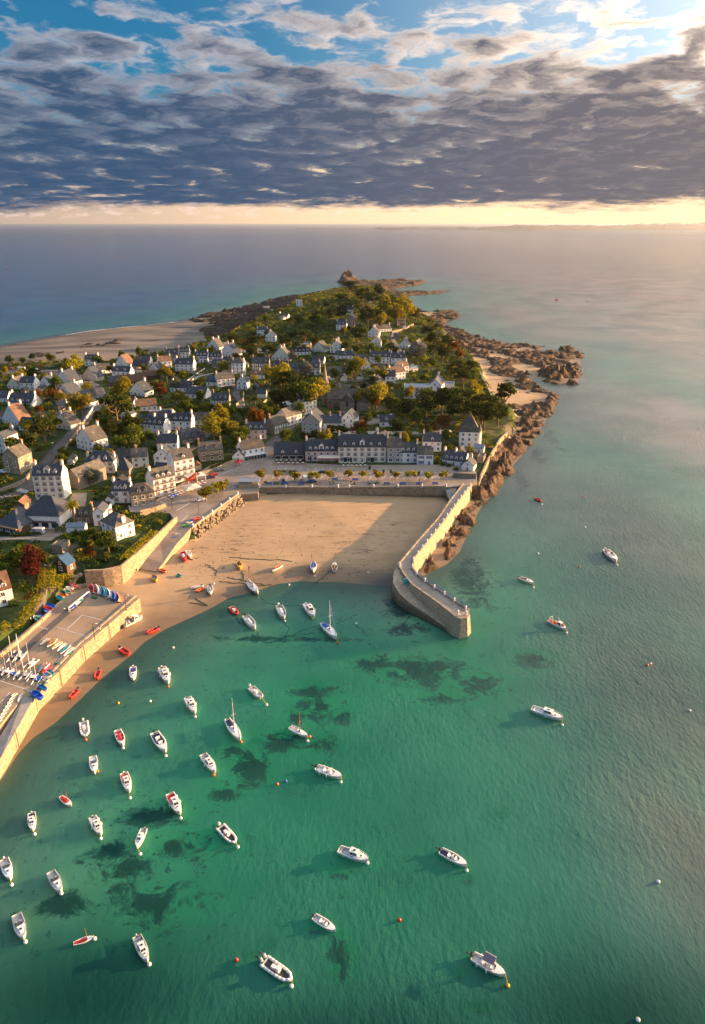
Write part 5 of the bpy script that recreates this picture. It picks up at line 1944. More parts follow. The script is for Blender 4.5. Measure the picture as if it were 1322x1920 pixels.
wall([(897, 905), (915, 868), (937, 830), (950, 818)], 2.5, 0.8, 'ochre_stone', 'old sea wall above the rocks right of the tower house', below=3)
wall([(900, 700), (925, 752)], 1.2, 0.8, 'concrete', 'low concrete wall along the sandy cove')
wall([(0, 1232), (32, 1206), (60, 1182), (95, 1150)], 1.0, 0.6, 'ochre_stone', 'low wall between the hedge path and the harbour yard', z=5.6)
wall([(98, 760), (125, 768), (118, 772)], 1.5, 0.5, 'granite', 'dark garden wall below the big hedge')
wall([(20, 806), (40, 800)], 1.5, 0.5, 'granite', 'garden wall behind the low blue roofed house')
wall([(110, 1045), (140, 1047)], 1.0, 0.15, 'white_paint', 'white railing by the flat roofed hut')
wall([(200, 790), (240, 778), (262, 778)], 1.5, 0.5, 'ochre_stone', 'garden wall below the yellow tree')
wall([(480, 772), (500, 752)], 1.5, 0.4, 'ochre_stone', 'narrow garden wall near the palm')
wall([(800, 800), (835, 797), (860, 795)], 1.5, 0.5, 'granite', 'park wall behind the tower house')
# ---------------------------------------------------------------- trees, hedges, shrubs
nrng = np.random.RandomState(12)


def quads(c, size, up=0.4, flat=1.0):
    """leaf-clump quads at centres c"""
    n = len(c)
    a = nrng.normal(size=(n, 3))
    a[:, 2] *= flat
    a /= np.linalg.norm(a, axis=1)[:, None] + 1e-9
    b = np.cross(a, nrng.normal(size=(n, 3)))
    b /= np.linalg.norm(b, axis=1)[:, None] + 1e-9
    s = (size * nrng.uniform(0.6, 1.3, n))[:, None]
    a, b = a * s, b * s
    v = np.stack([c - a, c + b * 0.7, c + a, c - b * 0.7], 1).reshape(-1, 3)
    return v


def lobes(n, R_, hc, rz, k, r_lo=0.3, r_hi=0.5, shell=0.55, flat=1.0):
    """points clustered into lobes inside an ellipsoid of radius R_, vertical rz"""
    out = []
    for i in range(k):
        d = nrng.normal(size=3)
        d /= np.linalg.norm(d)
        q = nrng.uniform(0.35, 0.75)
        c = np.array([d[0] * R_ * q, d[1] * R_ * q, d[2] * rz * q * (1 if d[2] > 0 else 0.7)])
        r = nrng.uniform(r_lo, r_hi) * R_
        m = n // k
        p = nrng.normal(size=(m, 3))
        p /= np.linalg.norm(p, axis=1)[:, None]
        p *= (nrng.uniform(shell, 1.0, m) * r)[:, None]
        p[:, 2] *= flat
        out.append(p + c)
    p = np.concatenate(out)
    p[:, 2] += hc
    return p


def tree_mesh(kind, var):
    """crown radius 1; returns trunk mesh, crown mesh, crown centre height in radii"""
    if kind == 'broad':
        hc = 1.35
        p = lobes(1500, 1.0, hc, 0.85, 13)
        sz = 0.085
        mt = 'leaf_green'
    elif kind == 'gold':
        hc = 1.35
        p = lobes(1400, 1.0, hc, 0.85, 13, 0.28, 0.48)
        sz, mt = 0.085, 'leaf_gold'
    elif kind == 'rust':
        hc = 1.1
        p = lobes(1000, 1.0, hc, 0.85, 9)
        sz, mt = 0.09, 'leaf_rust'
    elif kind == 'purple':
        hc = 1.1
        p = lobes(1800, 1.0, hc, 1.0, 12)
        sz, mt = 0.075, 'leaf_purple'
    elif kind == 'grey':
        hc = 0.95
        p = lobes(1200, 1.0, hc, 0.8, 10)
        sz, mt = 0.08, 'leaf_grey'
    elif kind == 'pine':      # wide, flat layered crown
        hc = 1.3
        c = []
        for k in range(15):
            a = nrng.uniform(0, 6.28)
            rr = nrng.uniform(0.15, 0.8)
            z = hc + 0.42 - 0.75 * rr * nrng.uniform(0.3, 1.0) - (0.4 if k % 3 == 0 else 0)
            m = 110
            q = nrng.normal(size=(m, 3)) * np.array([0.17, 0.17, 0.045])
            c.append(q + np.array([math.cos(a) * rr, math.sin(a) * rr, z]))
        p = np.concatenate(c)
        sz, mt = 0.075, 'leaf_dark'
    elif kind == 'cypress':   # dense dark monterey cypress
        hc = 1.2
        p = lobes(1700, 1.0, hc, 0.95, 18, 0.25, 0.4, 0.5, 0.55)
        sz, mt = 0.075, 'leaf_dark'
    elif kind == 'bush':
        hc = 0.55
        p = lobes(420, 1.0, hc, 0.6, 6, 0.4, 0.55)
        sz, mt = 0.12, 'leaf_green'
    elif kind == 'goldbush':
        hc = 0.55
        p = lobes(420, 1.0, hc, 0.6, 6, 0.4, 0.55)
        sz, mt = 0.12, 'leaf_gold'
    elif kind == 'small':     # little plaza tree
        hc = 1.25
        p = lobes(380, 1.0, hc, 0.5, 8, 0.3, 0.45)
        sz, mt = 0.14, 'leaf_gold'
    elif kind == 'ball':
        hc = 0.9
        p = nrng.normal(size=(500, 3))
        p /= np.linalg.norm(p, axis=1)[:, None]
        p *= nrng.uniform(0.8, 1, 500)[:, None]
        p[:, 2] += hc
        sz, mt = 0.12, 'leaf_grey'
    p = p[p[:, 2] > 0.03]
    v = quads(p, sz, flat=0.55 if kind == 'pine' else 0.9)
    f = np.arange(len(v)).reshape(-1, 4)
    crown = mesh_np('crown', v, f, MAT[mt])
    t = MB()
    th = hc if kind not in ('bush', 'goldbush', 'ball') else 0.5
    r0 = 0.07 if kind in ('pine', 'cypress', 'gold', 'broad') else 0.05
    lean = nrng.uniform(-0.08, 0.08, 2)
    fork = Vector((lean[0] * 0.6, lean[1] * 0.6, th * 0.55))
    t.cone((0, 0, -0.2), fork, r0, r0 * 0.75, 7)
    for k in range(5 if kind in ('pine', 'gold', 'broad', 'cypress') else 3):
        a = k * 1.3 + nrng.uniform(0, 1)
        e = Vector((math.cos(a) * 0.5, math.sin(a) * 0.5, hc + nrng.uniform(-0.1, 0.3)))
        mid = fork.lerp(e, 0.5) + Vector((0, 0, -0.08))
        t.cone(fork, mid, r0 * 0.55, r0 * 0.38, 5).cone(mid, e, r0 * 0.38, r0 * 0.12, 5)
    return t.mesh('trunk', MAT['bark']), crown, hc


TM = {}
for k_ in ('broad', 'gold', 'rust', 'purple', 'grey', 'pine', 'cypress', 'bush', 'goldbush', 'small', 'ball'):
    TM[k_] = [tree_mesh(k_, v_) for v_ in range(1 if k_ in ('purple', 'ball') else 3 if k_ in ('pine', 'cypress', 'gold', 'broad') else 2)]
TXT = {'broad': 'leafy green tree', 'gold': 'tree with sunlit golden leaves', 'rust': 'rust brown tree', 'purple': 'dark purple leaved tree', 'grey': 'grey green tree', 'pine': 'flat topped dark pine', 'cypress': 'dense dark cypress',
       'bush': 'rounded green bush', 'goldbush': 'yellow lit bush', 'small': 'small round plaza tree', 'ball': 'clipped round shrub'}
NAMES = {'broad': 'leafy_tree', 'gold': 'golden_tree', 'rust': 'rust_tree', 'purple': 'purple_tree', 'grey': 'grey_tree', 'pine': 'pine_tree', 'cypress': 'cypress_tree', 'bush': 'bush', 'goldbush': 'bush', 'small': 'plaza_tree', 'ball': 'clipped_shrub'}
TREES = []


def tree(cx, cy, rpx, kind, stretch=1.0):
    ms = TM[kind]
    tm, cr, hc = ms[len(TREES) % len(ms)]
    z = 8.0
    for _ in range(8):
        p = at(cx, cy, z)
        R_ = rpx * mpp(p)
        g = gzp(p.x, p.y)
        z = g + hc * R_ * stretch
    p = at(cx, cy, z)
    R_ = rpx * mpp(p) * 1.12
    root = empty(NAMES[kind], (p.x, p.y, gzp(p.x, p.y)), nrng.uniform(0, 6.28), None, 'bush' if 'bush' in kind or kind == 'ball' else 'tree')
    root.scale = (R_, R_, R_ * stretch)
    inst('trunk', tm, root)
    inst('crown', cr, root)
    TREES.append((root, kind, Vector((p.x, p.y, 0))))
    FOOT.append((p.x, p.y, R_ * 0.6))


TL = '''
pine: 215 760 34 1;248 800 24 1;440 640 17;482 641 18;468 652 13;545 632 14;572 628 14;600 604 15;618 588 14;655 548 17;680 553 18;700 560 17;640 560 14;720 575 15;700 590 16;560 648 13;505 655 14;545 600 8;860 690 20;870 705 20;945 740 22 1.5;850 745 26;870 765 30;905 760 28;880 745 18;800 620 14;835 640 16;815 655 14;925 760 14;540 712 24;560 720 22;660 570 14
cypress: 830 750 24;910 775 28;935 775 20;850 768 20;80 800 26;55 830 22;530 640 12;590 640 10;640 600 14;690 600 18;672 625 16;710 545 13;735 568 15;780 600 14;810 635 14;830 662 16;470 660 11;60 700 12;650 650 11;520 745 22;880 690 16;240 790 16;760 765 20;800 760 22
gold: 525 705 24;590 735 26;706 735 24;672 745 16;410 780 22;432 800 20;300 690 1;228 728 21;135 685 20;150 752 22;400 800 24;395 655 8;688 745 14;760 575 22;732 590 22;745 600 18;714 608 14;718 700 13;676 680 14;100 790 14;505 700 16;232 755 13 1.3
broad: 380 770 15;350 765 16;428 770 17;425 805 18;660 692 17;627 700 11;455 812 16;700 560 12;640 575 10;570 740 26;548 745 22;560 768 16;250 820 22 1.3;225 830 14;30 1050 24;60 1035 18;85 1048 13 1.4;205 1040 20;185 1010 14;600 610 12;560 610 11;800 745 20;740 760 18;885 705 14;365 770 10;300 700 8;270 690 8;330 745 10;12 1070 18;170 960 1;120 850 12;20 770 10;50 835 14;700 655 12;668 655 10
rust: 75 768 9;68 740 11;95 740 14;482 782 16 1.4;655 752 12;700 755 12;832 790 16;815 800 10;860 600 1;590 645 7;170 1035 12;305 735 11;850 650 12;860 665 10;535 660 8;445 720 5
purple: 60 1055 26 1.2
grey: 170 895 18;330 720 14;575 690 14;195 975 1;785 660 16;550 668 10;480 728 8
ball: 500 775 6;500 732 5;468 735 4;862 628 5
goldbush: 140 830 10;235 825 12;205 850 10;255 848 8;215 842 7;170 1020 10;150 1045 10;345 705 10;770 790 10;440 860 6;890 745 14;900 760 14;893 730 12;905 775 12;30 712 6;55 1190 9;15 800 9;300 980 8;25 960 8;20 900 6;865 855 11;880 860 11;820 860 6;790 800 8
bush: 110 1100 8;100 1085 8;95 1130 8;400 850 10;413 856 8;370 830 9;270 845 8;280 858 7;290 720 9;120 700 7;160 700 6;740 655 9;350 800 6;490 800 10;470 700 5;455 690 5;420 830 10;440 835 10;345 700 9;320 790 8;540 780 12;530 760 12;510 760 12;515 788 9;600 655 6;720 640 8;740 690 6;585 700 5;830 870 7;842 872 7;818 868 6;855 880 7;700 700 6;640 690 6;50 760 7;0 735 12;240 700 8;455 770 9;360 790 9;290 840 9;200 1045 12;190 1065 10;240 1040 14;262 1020 12;215 1025 10;155 1015 9;140 1000 8;45 1100 12;25 1130 10;880 830 10;845 840 10
small: 491 889 12;520 890 10;553 892 11;587 893 12;617 889 10;654 888 10;681 889 9;709 891 11;741 890 9;771 890 11;804 892 10;832 891 10;385 925 15;400 918 15;418 912 14;712 808 6;765 812 8;788 810 8
'''
for ln_ in TL.strip().split('\n'):
    kind, rest = ln_.split(': ')
    for it in rest.split(';'):
        q = [float(v) for v in it.split()]
        if q[2] <= 1:
            continue
        tree(q[0], q[1], q[2], kind, q[3] if len(q) > 3 else 1.0)


# more trees of the gardens, kept off roads and houses
def garden_trees(n):
    r = random.Random(33)
    made = 0
    while made < n:
        px, py = r.uniform(-10, 900), 545 + 330 * r.random() ** 0.8
        p = on(px, py)
        if _sd1(p.x, p.y, _ls) < 7 or _sd1(p.x, p.y, SQS) > -4 or p.y < 240 or p.y > 1500:
            continue
        if any((p.x - fx) ** 2 + (p.y - fy) ** 2 < (fr + 2.6) ** 2 for fx, fy, fr in FOOT) or any((p.x - q.x) ** 2 + (p.y - q.y) ** 2 < 60 for q in ROADQ):
            continue
        if px < 820 and p.y > 900:
            kind = r.choice(('pine', 'cypress', 'cypress', 'broad', 'gold'))
        else:
            kind = r.choice(('broad', 'broad', 'gold', 'cypress', 'pine', 'broad', 'rust' if r.random() < .3 else 'gold'))
        R_ = r.uniform(2.6, 5.0)
        s = R_ / mpp(p)
        tree(px, py - s * 1.3, s, kind, r.uniform(0.9, 1.25))
        made += 1


garden_trees(150)


# labels for the trees: what kind, and beside which building
def tree_labels():
    used = {}
    for root, kind, p in TREES:
        best = sorted(HOUSES, key=lambda h: (h[2] - p).xy.length)[0]
        d = p - best[2]
        if abs(d.x) > abs(d.y):
            rel = 'right of' if d.x > 0 else 'left of'
        else:
            rel = 'behind' if d.y > 0 else 'in front of'
        hl = best[1]
        for cut in (' with ', ' under ', ' among ', ' facing ', ' beside ', ' behind ', ' by ', ' and '):
            pass
        base = '%s %s the %s' % (TXT[kind], rel, hl)
        used.setdefault(base, []).append(root)
    for base, lst in used.items():
        if len(lst) == 1:
            lab = [base]
        elif len(lst) == 2:
            lst.sort(key=lambda r: -r.scale[0])
            lab = ['larger ' + base, 'smaller ' + base]
        else:
            lst.sort(key=lambda r: -r.scale[0])
            lab = ['largest ' + base] + ['mid sized ' + base] * (len(lst) - 2) + ['smallest ' + base]
        for r, l in zip(lst, lab):
            w = l.split(' ')
            if len(w) > 16:
                l = ' '.join(w[:16])
                while l.split(' ')[-1] in ('and', 'a', 'the', 'of', 'with', 'by', 'in', 'on', 'its', 'two', 'an', 'behind', 'beside', 'broad', 'left', 'right', 'small', 'white', 'dark', 'big', 'clean', 'orange', 'lit', 'large', 'blue', 'joined', 'to'):
                    l = ' '.join(l.split(' ')[:-1])
            r['label'] = l
            if len(lst) > 3 and l.startswith('mid'):
                r['group'] = base[:60]


for r_, k_, p_ in TREES:
    pass
tree_labels()
for r_, k_, p_ in [t_ for t_ in TREES if t_[1] == 'small']:
    r_['group'] = 'small trees planted along the square'


# palms
def palm(px, py, h, label, s=1.0):
    p = on(px, py)
    root = empty('palm_tree', p, 0, label, 'palm')
    MB().cone((0, 0, -0.5), (0, 0, h), 0.45 * s, 0.32 * s, 9).obj('trunk', MAT['bark'], root)
    fm = MB()
    n = 8
    L = 3.4 * s
    for i in range(n):
        t0, t1 = i / n, (i + 1) / n
        for sd_ in (-1, 1):
            z0, z1 = 1.25 * math.sin(t0 * 2.2) - 1.6 * t0 ** 2, 1.25 * math.sin(t1 * 2.2) - 1.6 * t1 ** 2
            w0, w1 = 0.55 * math.sin(math.pi * min(1, t0 + 0.12)), 0.55 * math.sin(math.pi * min(1, t1 * 0.95 + 0.12))
            fm.add([(L * t0, 0, z0), (L * t1, 0, z1), (L * t1, sd_ * w1, z1 - 0.25), (L * (t0 + 0.03), sd_ * w0, z0 - 0.25)], [(0, 1, 2, 3)])
    fr = fm.mesh('frond', MAT['leaf_gold' if s > 0.9 else 'leaf_green'])
    for k in range(38):
        o = inst('frond', fr, root, (0, 0, h), k * 2.39996, (1, 1, 1))
        o.rotation_euler = (0, -0.9 + 1.5 * (k / 38), k * 2.39996)
    FOOT.append((p.x, p.y, 3))


palm(141, 985, 8.5, 'tall palm with a golden crown beside the community hall')
palm(479, 764, 5.5, 'palm in the garden left of the village street', 0.85)
palm(261, 778, 4.0, 'palm beside the bungalow with four skylights', 0.7)
palm(608, 706, 5.0, 'palm behind the church spire', 0.8)
palm(285, 862, 3.5, 'small palm behind the quay hotels', 0.55)
palm(656, 636, 4.5, 'palm below the manor on the hill', 0.7)


# hedges: boxes of leaves along a line
def hedge(pts, w, h, mt, label, dens=26, z=None):
    P = [on(a, b) if z is None else at(a, b, z) for a, b in pts]
    o0 = P[0].copy()
    c = []
    for a, b in zip(P, P[1:]):
        L = (b - a).length
        n = int(L * dens * (w + h) / 3)
        t = nrng.rand(n)
        d = (b - a).normalized()
        s = Vector((d.y, -d.x, 0))
        for i in range(n):
            q = a.lerp(b, t[i])
            u = nrng.rand()
            if u < 0.45:
                o, zz = nrng.uniform(-0.5, 0.5) * w, h
            else:
                o, zz = (0.5 if nrng.rand() < 0.5 else -0.5) * w, nrng.rand() * h
            bulge = 0.25 * (float(vnoise(np.array([q.x / 2]), np.array([q.y / 2]))[0]) - 0.3)
            c.append((q.x + s.x * o - o0.x, q.y + s.y * o - o0.y, (gzp(q.x, q.y) if z is None else z) + zz + bulge - o0.z) if i % 6 == 0 or z is not None else
                     (q.x + s.x * o - o0.x, q.y + s.y * o - o0.y, q.z + zz + bulge - o0.z))
    v = quads(np.array(c), 0.38)
    me = mesh_np('hedge', v, np.arange(len(v)).reshape(-1, 4), MAT[mt])
    o = bpy.data.objects.new('hedge', me)
    o.location = o0
    link(o, label=label, cat='hedge')


hedge([(27, 1180), (55, 1150), (76, 1124)], 2.0, 2.2, 'leaf_gold', 'long clipped hedge above the harbour yard')
hedge([(78, 1118), (82, 1075)], 2.2, 2.6, 'leaf_gold', 'tall clipped hedge left of the narrow alley')
hedge([(93, 1112), (100, 1066)], 2.5, 2.2, 'leaf_gold', 'bushy hedge right of the narrow alley')
hedge([(102, 1108), (118, 1090), (134, 1076)], 2.6, 2.4, 'leaf_gold', 'loose sunlit hedge beside the blue roofed shed')
hedge([(0, 1190), (16, 1175)], 2.2, 2.0, 'leaf_gold', 'short hedge by the left edge cottage')
hedge([(60, 758), (92, 735), (105, 722)], 3.2, 2.6, 'leaf_green', 'large flat topped hedge between the left gardens')
hedge([(395, 882), (440, 864)], 2.0, 1.6, 'leaf_green', 'hedge on top of the ochre wall')
hedge([(110, 1000), (135, 978)], 2.8, 1.8, 'leaf_green', 'hedge along the hall driveway')
hedge([(20, 1008), (78, 1003)], 1.4, 1.2, 'leaf_green', 'clipped hedge in front of the community hall')
hedge([(288, 735), (315, 722)], 2.5, 1.6, 'leaf_green', 'hedge below the market hall')
hedge([(675, 661), (712, 660)], 2.4, 1.6, 'leaf_green', 'hedge behind the long white terrace')
hedge([(885, 715), (900, 742), (915, 770)], 5.0, 2.2, 'leaf_gold', 'double row of sunlit hedge by the sandy cove')
hedge([(0, 930), (28, 920)], 1.6, 1.2, 'leaf_green', 'low hedge by the crossing at left')
hedge([(372, 742), (410, 735)], 2.0, 2.0, 'leaf_green', 'dark hedge beside the vegetable plot')
hedge([(232, 1052), (262, 1024), (290, 1000)], 3.0, 1.2, 'leaf_gold', 'yellow shrubs spilling over the golden retaining wall', z=7.6)
hedge([(248, 1046), (290, 1008)], 2.0, 1.5, 'flower_red', 'red creeper along the golden retaining wall', z=6.6)
hedge([(200, 1074), (222, 1070)], 2.0, 1.6, 'flower_red', 'crimson creeper at the foot of the villa garden', z=5.2)
hedge([(352, 905), (372, 893)], 2.0, 1.6, 'flower_red', 'red flowers on the hotel terrace', z=7.6)
hedge([(0, 712), (25, 705)], 3.0, 1.6, 'leaf_green', 'hedge beside the beach car park')
hedge([(270, 965), (300, 953)], 1.6, 1.3, 'leaf_gold', 'hedge on the curved garden wall')


# undergrowth: shrubs and small plants that nobody could count
def undergrowth():
    n = 17000
    lw = LANDW
    x0, y0, x1, y1 = -330, 200, 330, 1500
    cx = nrng.uniform(x0, x1, n * 4)
    cy = y0 + (y1 - y0) * nrng.rand(n * 4) ** 1.25
    z, dc, dl = gz(cx, cy, True)
    keep = (dl > 2.5) & (vnoise(cx / 14, cy / 14, 4) + 0.25 * nrng.rand(n * 4) > 0.27)
    # keep off the square, roads, houses
    roads = []
    for o in bpy.data.objects:
        if o.type == 'MESH' and o.get('kind') == 'structure' and o.name.split('.')[0] in ('main_road', 'road', 'village_street', 'church_road', 'car_park', 'lane', 'driveway', 'garden_path', 'alley', 'tennis_lawn'):
            v = np.empty(len(o.data.vertices) * 3, np.float32)
            o.data.vertices.foreach_get('co', v)
            roads.append(v.reshape(-1, 3)[:, :2])
    R2 = np.concatenate(roads)
    idx = np.where(keep)[0]
    ok = np.ones(len(idx), bool)
    px_, py_ = cx[idx], cy[idx]
    for a in range(0, len(R2)):
        ok &= (px_ - R2[a, 0]) ** 2 + (py_ - R2[a, 1]) ** 2 > 6.5
    for fx, fy, fr in FOOT:
        ok &= (px_ - fx) ** 2 + (py_ - fy) ** 2 > (fr + 0.8) ** 2
    sq = poly_world([(838, 905), (486, 905), (452, 920), (360, 980), (318, 962), (244, 960), (240, 948), (288, 940), (372, 886), (440, 860), (498, 829), (522, 845), (514, 866), (860, 866), (900, 884)], 6.0)
    idx = idx[ok & (sdist(px_, py_, sq) < -1)][:n]
    mats = ['leaf_green', 'leaf_dark', 'leaf_gold', 'leaf_rust', 'leaf_grey']
    pr = [0.46, 0.30, 0.15, 0.04, 0.05]
    ch = nrng.choice(5, len(idx), p=pr)
    for k in range(5):
        s = idx[ch == k]
        cs = []
        for i in s:
            r = nrng.uniform(0.7, 2.6) * (1.15 if cy[i] > 700 else 1)
            m = 26
            p = nrng.normal(size=(m, 3))
            p /= np.linalg.norm(p, axis=1)[:, None]
            p *= r * nrng.uniform(0.7, 1, m)[:, None]
            p[:, 2] = np.abs(p[:, 2]) * 0.9
            cs.append(p + np.array([cx[i], cy[i], z[i]]))
        c = np.concatenate(cs)
        v = quads(c, 0.5)
        me = mesh_np('shrubbery', v, np.arange(len(v)).reshape(-1, 4), MAT[mats[k]])
        link(bpy.data.objects.new('shrubbery', me), kind='stuff')


undergrowth()
# ---------------------------------------------------------------- boats
def hull_sections(L, B, H, n=11, bow=0.62, stern=0.86, rake=0.05, flare=0.82, draft=0.28, sheer=0.25):
    """list of stations: (y, half beam, sheer z)"""
    S = []
    for i in range(n):
        t = i / (n - 1)
        y = -L / 2 + L * t
        w = stern + (1 - stern) * min(1, t / 0.4) if t < 0.4 else (1 - ((t - 0.4) / 0.6) ** (1.6 + bow)) ** 0.62
        S.append((y, max(0.012 * B, B / 2 * w), H * (1 + sheer * t ** 2)))
    return S


def hull_parts(L, B, H, mats, fore=0.42, floor=0.35, rim=0.12, **kw):
    """outer hull, deck with a sunk cockpit; returns two meshes"""
    S = hull_sections(L, B, H, **kw)
    n = len(S)
    o = MB()
    vs, fs = [], []
    for y, b, z in S:
        vs += [(-b, y, z), (-b * 0.86, y, 0.12 * H), (0, y * 0.985, -0.32), (b * 0.86, y, 0.12 * H), (b, y, z)]
    for i in range(n - 1):
        for k in range(4):
            a = i * 5 + k
            fs.append((a, a + 1, a + 6, a + 5))
    fs.append((0, 4, 3, 2, 1))
    o.add(vs, fs)
    hull = o.mesh('hull', mats[0], True)
    # deck
    d = MB()
    vs, fs = [], []
    cut = 1 - fore
    for i, (y, b, z) in enumerate(S):
        t = i / (n - 1)
        r = rim if t < cut else b * 0.5
        bi = max(b - rim, 0.0) if t < cut else b * 0.5
        vs += [(-b, y, z), (-bi, y, z + 0.03), (bi, y, z + 0.03), (b, y, z)]
    for i in range(n - 1):
        t = i / (n - 1)
        a = i * 4
        fs += [(a, a + 1, a + 5, a + 4), (a + 2, a + 3, a + 7, a + 6)]
        if t >= cut - 1e-6:
            fs.append((a + 1, a + 2, a + 6, a + 5))
    d.add(vs, fs)
    # cockpit walls and floor
    k = [i for i in range(n) if i / (n - 1) <= cut + 1e-6 + 1 / (n - 1)][:-1] or [0, 1]
    k = [i for i in range(n) if i / (n - 1) <= cut + 1e-6]
    if k[-1] + 1 < n:
        k.append(k[-1] + 1) if (k[-1] / (n - 1)) < cut - 1e-6 else None
    zf = H * floor
    vs, fs = [], []
    for i in k:
        y, b, z = S[i]
        bi = b - rim
        vs += [(-bi, y, z + 0.03), (-bi, y, zf), (bi, y, zf), (bi, y, z + 0.03)]
    for i in range(len(k) - 1):
        a = i * 4
        fs += [(a, a + 1, a + 5, a + 4), (a + 2, a + 3, a + 7, a + 6)]
    m = len(k) - 1
    fs += [(0, 3, 2, 1), (m * 4, m * 4 + 1, m * 4 + 2, m * 4 + 3)]
    d.mat(0).add(vs, fs)
    d.mat(1).add([v for v in vs], [(i * 4 + 1, i * 4 + 2, i * 4 + 6, i * 4 + 5) for i in range(m)])
    deck_ = d.mesh('deck', [mats[1], mats[2]], False)
    return hull, deck_, S


def engine_mesh(L, H, col):
    e = MB().mat(0)
    e.box(-0.2, 0.2, -0.35, 0.2, 0.15, 0.75)
    e.cone((0, -0.08, 0.7), (0, -0.12, 0.85), 0.26, 0.15, 8)
    e.mat(1).box(-0.09, 0.09, -0.2, 0.0, -0.5, 0.2)
    e.box(-0.08, 0.08, 0.1, 0.45, 0.3, 0.42)
    return e.mesh('outboard_engine', [col, MAT['dark_metal']])


def tilted_engine(col):
    e = MB().mat(0)
    e.cone((0, 0.15, 0.35), (0, -0.1, 0.95), 0.26, 0.2, 8)
    e.mat(1).bar((0, 0, 0.45), (0, -0.95, 0.62), 0.16)
    e.bar((0, -0.8, 0.75), (0, -0.95, 0.35), 0.06, 0.3)
    e.box(-0.18, 0.18, -0.05, 0.3, 0.1, 0.35)
    return e.mesh('outboard_engine', [col, MAT['dark_metal']])


def cabin_mesh(w, y0, y1, z0, h, taper=0.82, rake=0.35, roofmat=None, win=True, name='cabin'):
    c = MB()
    w2 = w * taper
    a = [(-w, y0, z0), (w, y0, z0), (w * 0.9, y1, z0), (-w * 0.9, y1, z0)]
    b = [(-w2, y0 + 0.1, z0 + h), (w2, y0 + 0.1, z0 + h), (w2 * 0.85, y1 - rake, z0 + h), (-w2 * 0.85, y1 - rake, z0 + h)]
    c.mat(0).add(a + b, [(4, 5, 6, 7), (0, 1, 5, 4), (1, 2, 6, 5), (2, 3, 7, 6), (3, 0, 4, 7)])
    # roof brow
    c.add([(q[0] * 1.08, q[1] + (0.08 if i > 1 else -0.12), q[2] + 0.02) for i, q in enumerate(b)] + [(q[0] * 1.05, q[1], q[2] + 0.1) for q in b],
          [(4, 5, 6, 7), (0, 1, 5, 4), (1, 2, 6, 5), (2, 3, 7, 6), (3, 0, 4, 7), (3, 2, 1, 0)])
    me = c.mesh(name, GEL)
    g = MB()
    if win:
        def face(p, q, r, s, lo, hi, m, n_=1):
            P, Q, R_, S_ = map(Vector, (p, q, r, s))
            nn = (Q - P).cross(S_ - P).normalized() * 0.025
            for k in range(n_):
                u0 = m + (1 - 2 * m) * k / n_ + 0.03
                u1 = m + (1 - 2 * m) * (k + 1) / n_ - 0.03
                pts = []
                for u, v in ((u0, lo), (u1, lo), (u1, hi), (u0, hi)):
                    pts.append(P.lerp(Q, u).lerp(S_.lerp(R_, u), v) + nn)
                g.add(pts, [(0, 1, 2, 3)])
        face(a[1], a[2], b[2], b[1], 0.42, 0.88, 0.1, 2)
        face(a[3], a[0], b[0], b[3], 0.42, 0.88, 0.1, 2)
        face(a[2], a[3], b[3], b[2], 0.35, 0.9, 0.06, 2)
        face(a[0], a[1], b[1], b[0], 0.35, 0.85, 0.25, 1)
    return me, g.mesh('window', MAT['glass'])


_B = {}


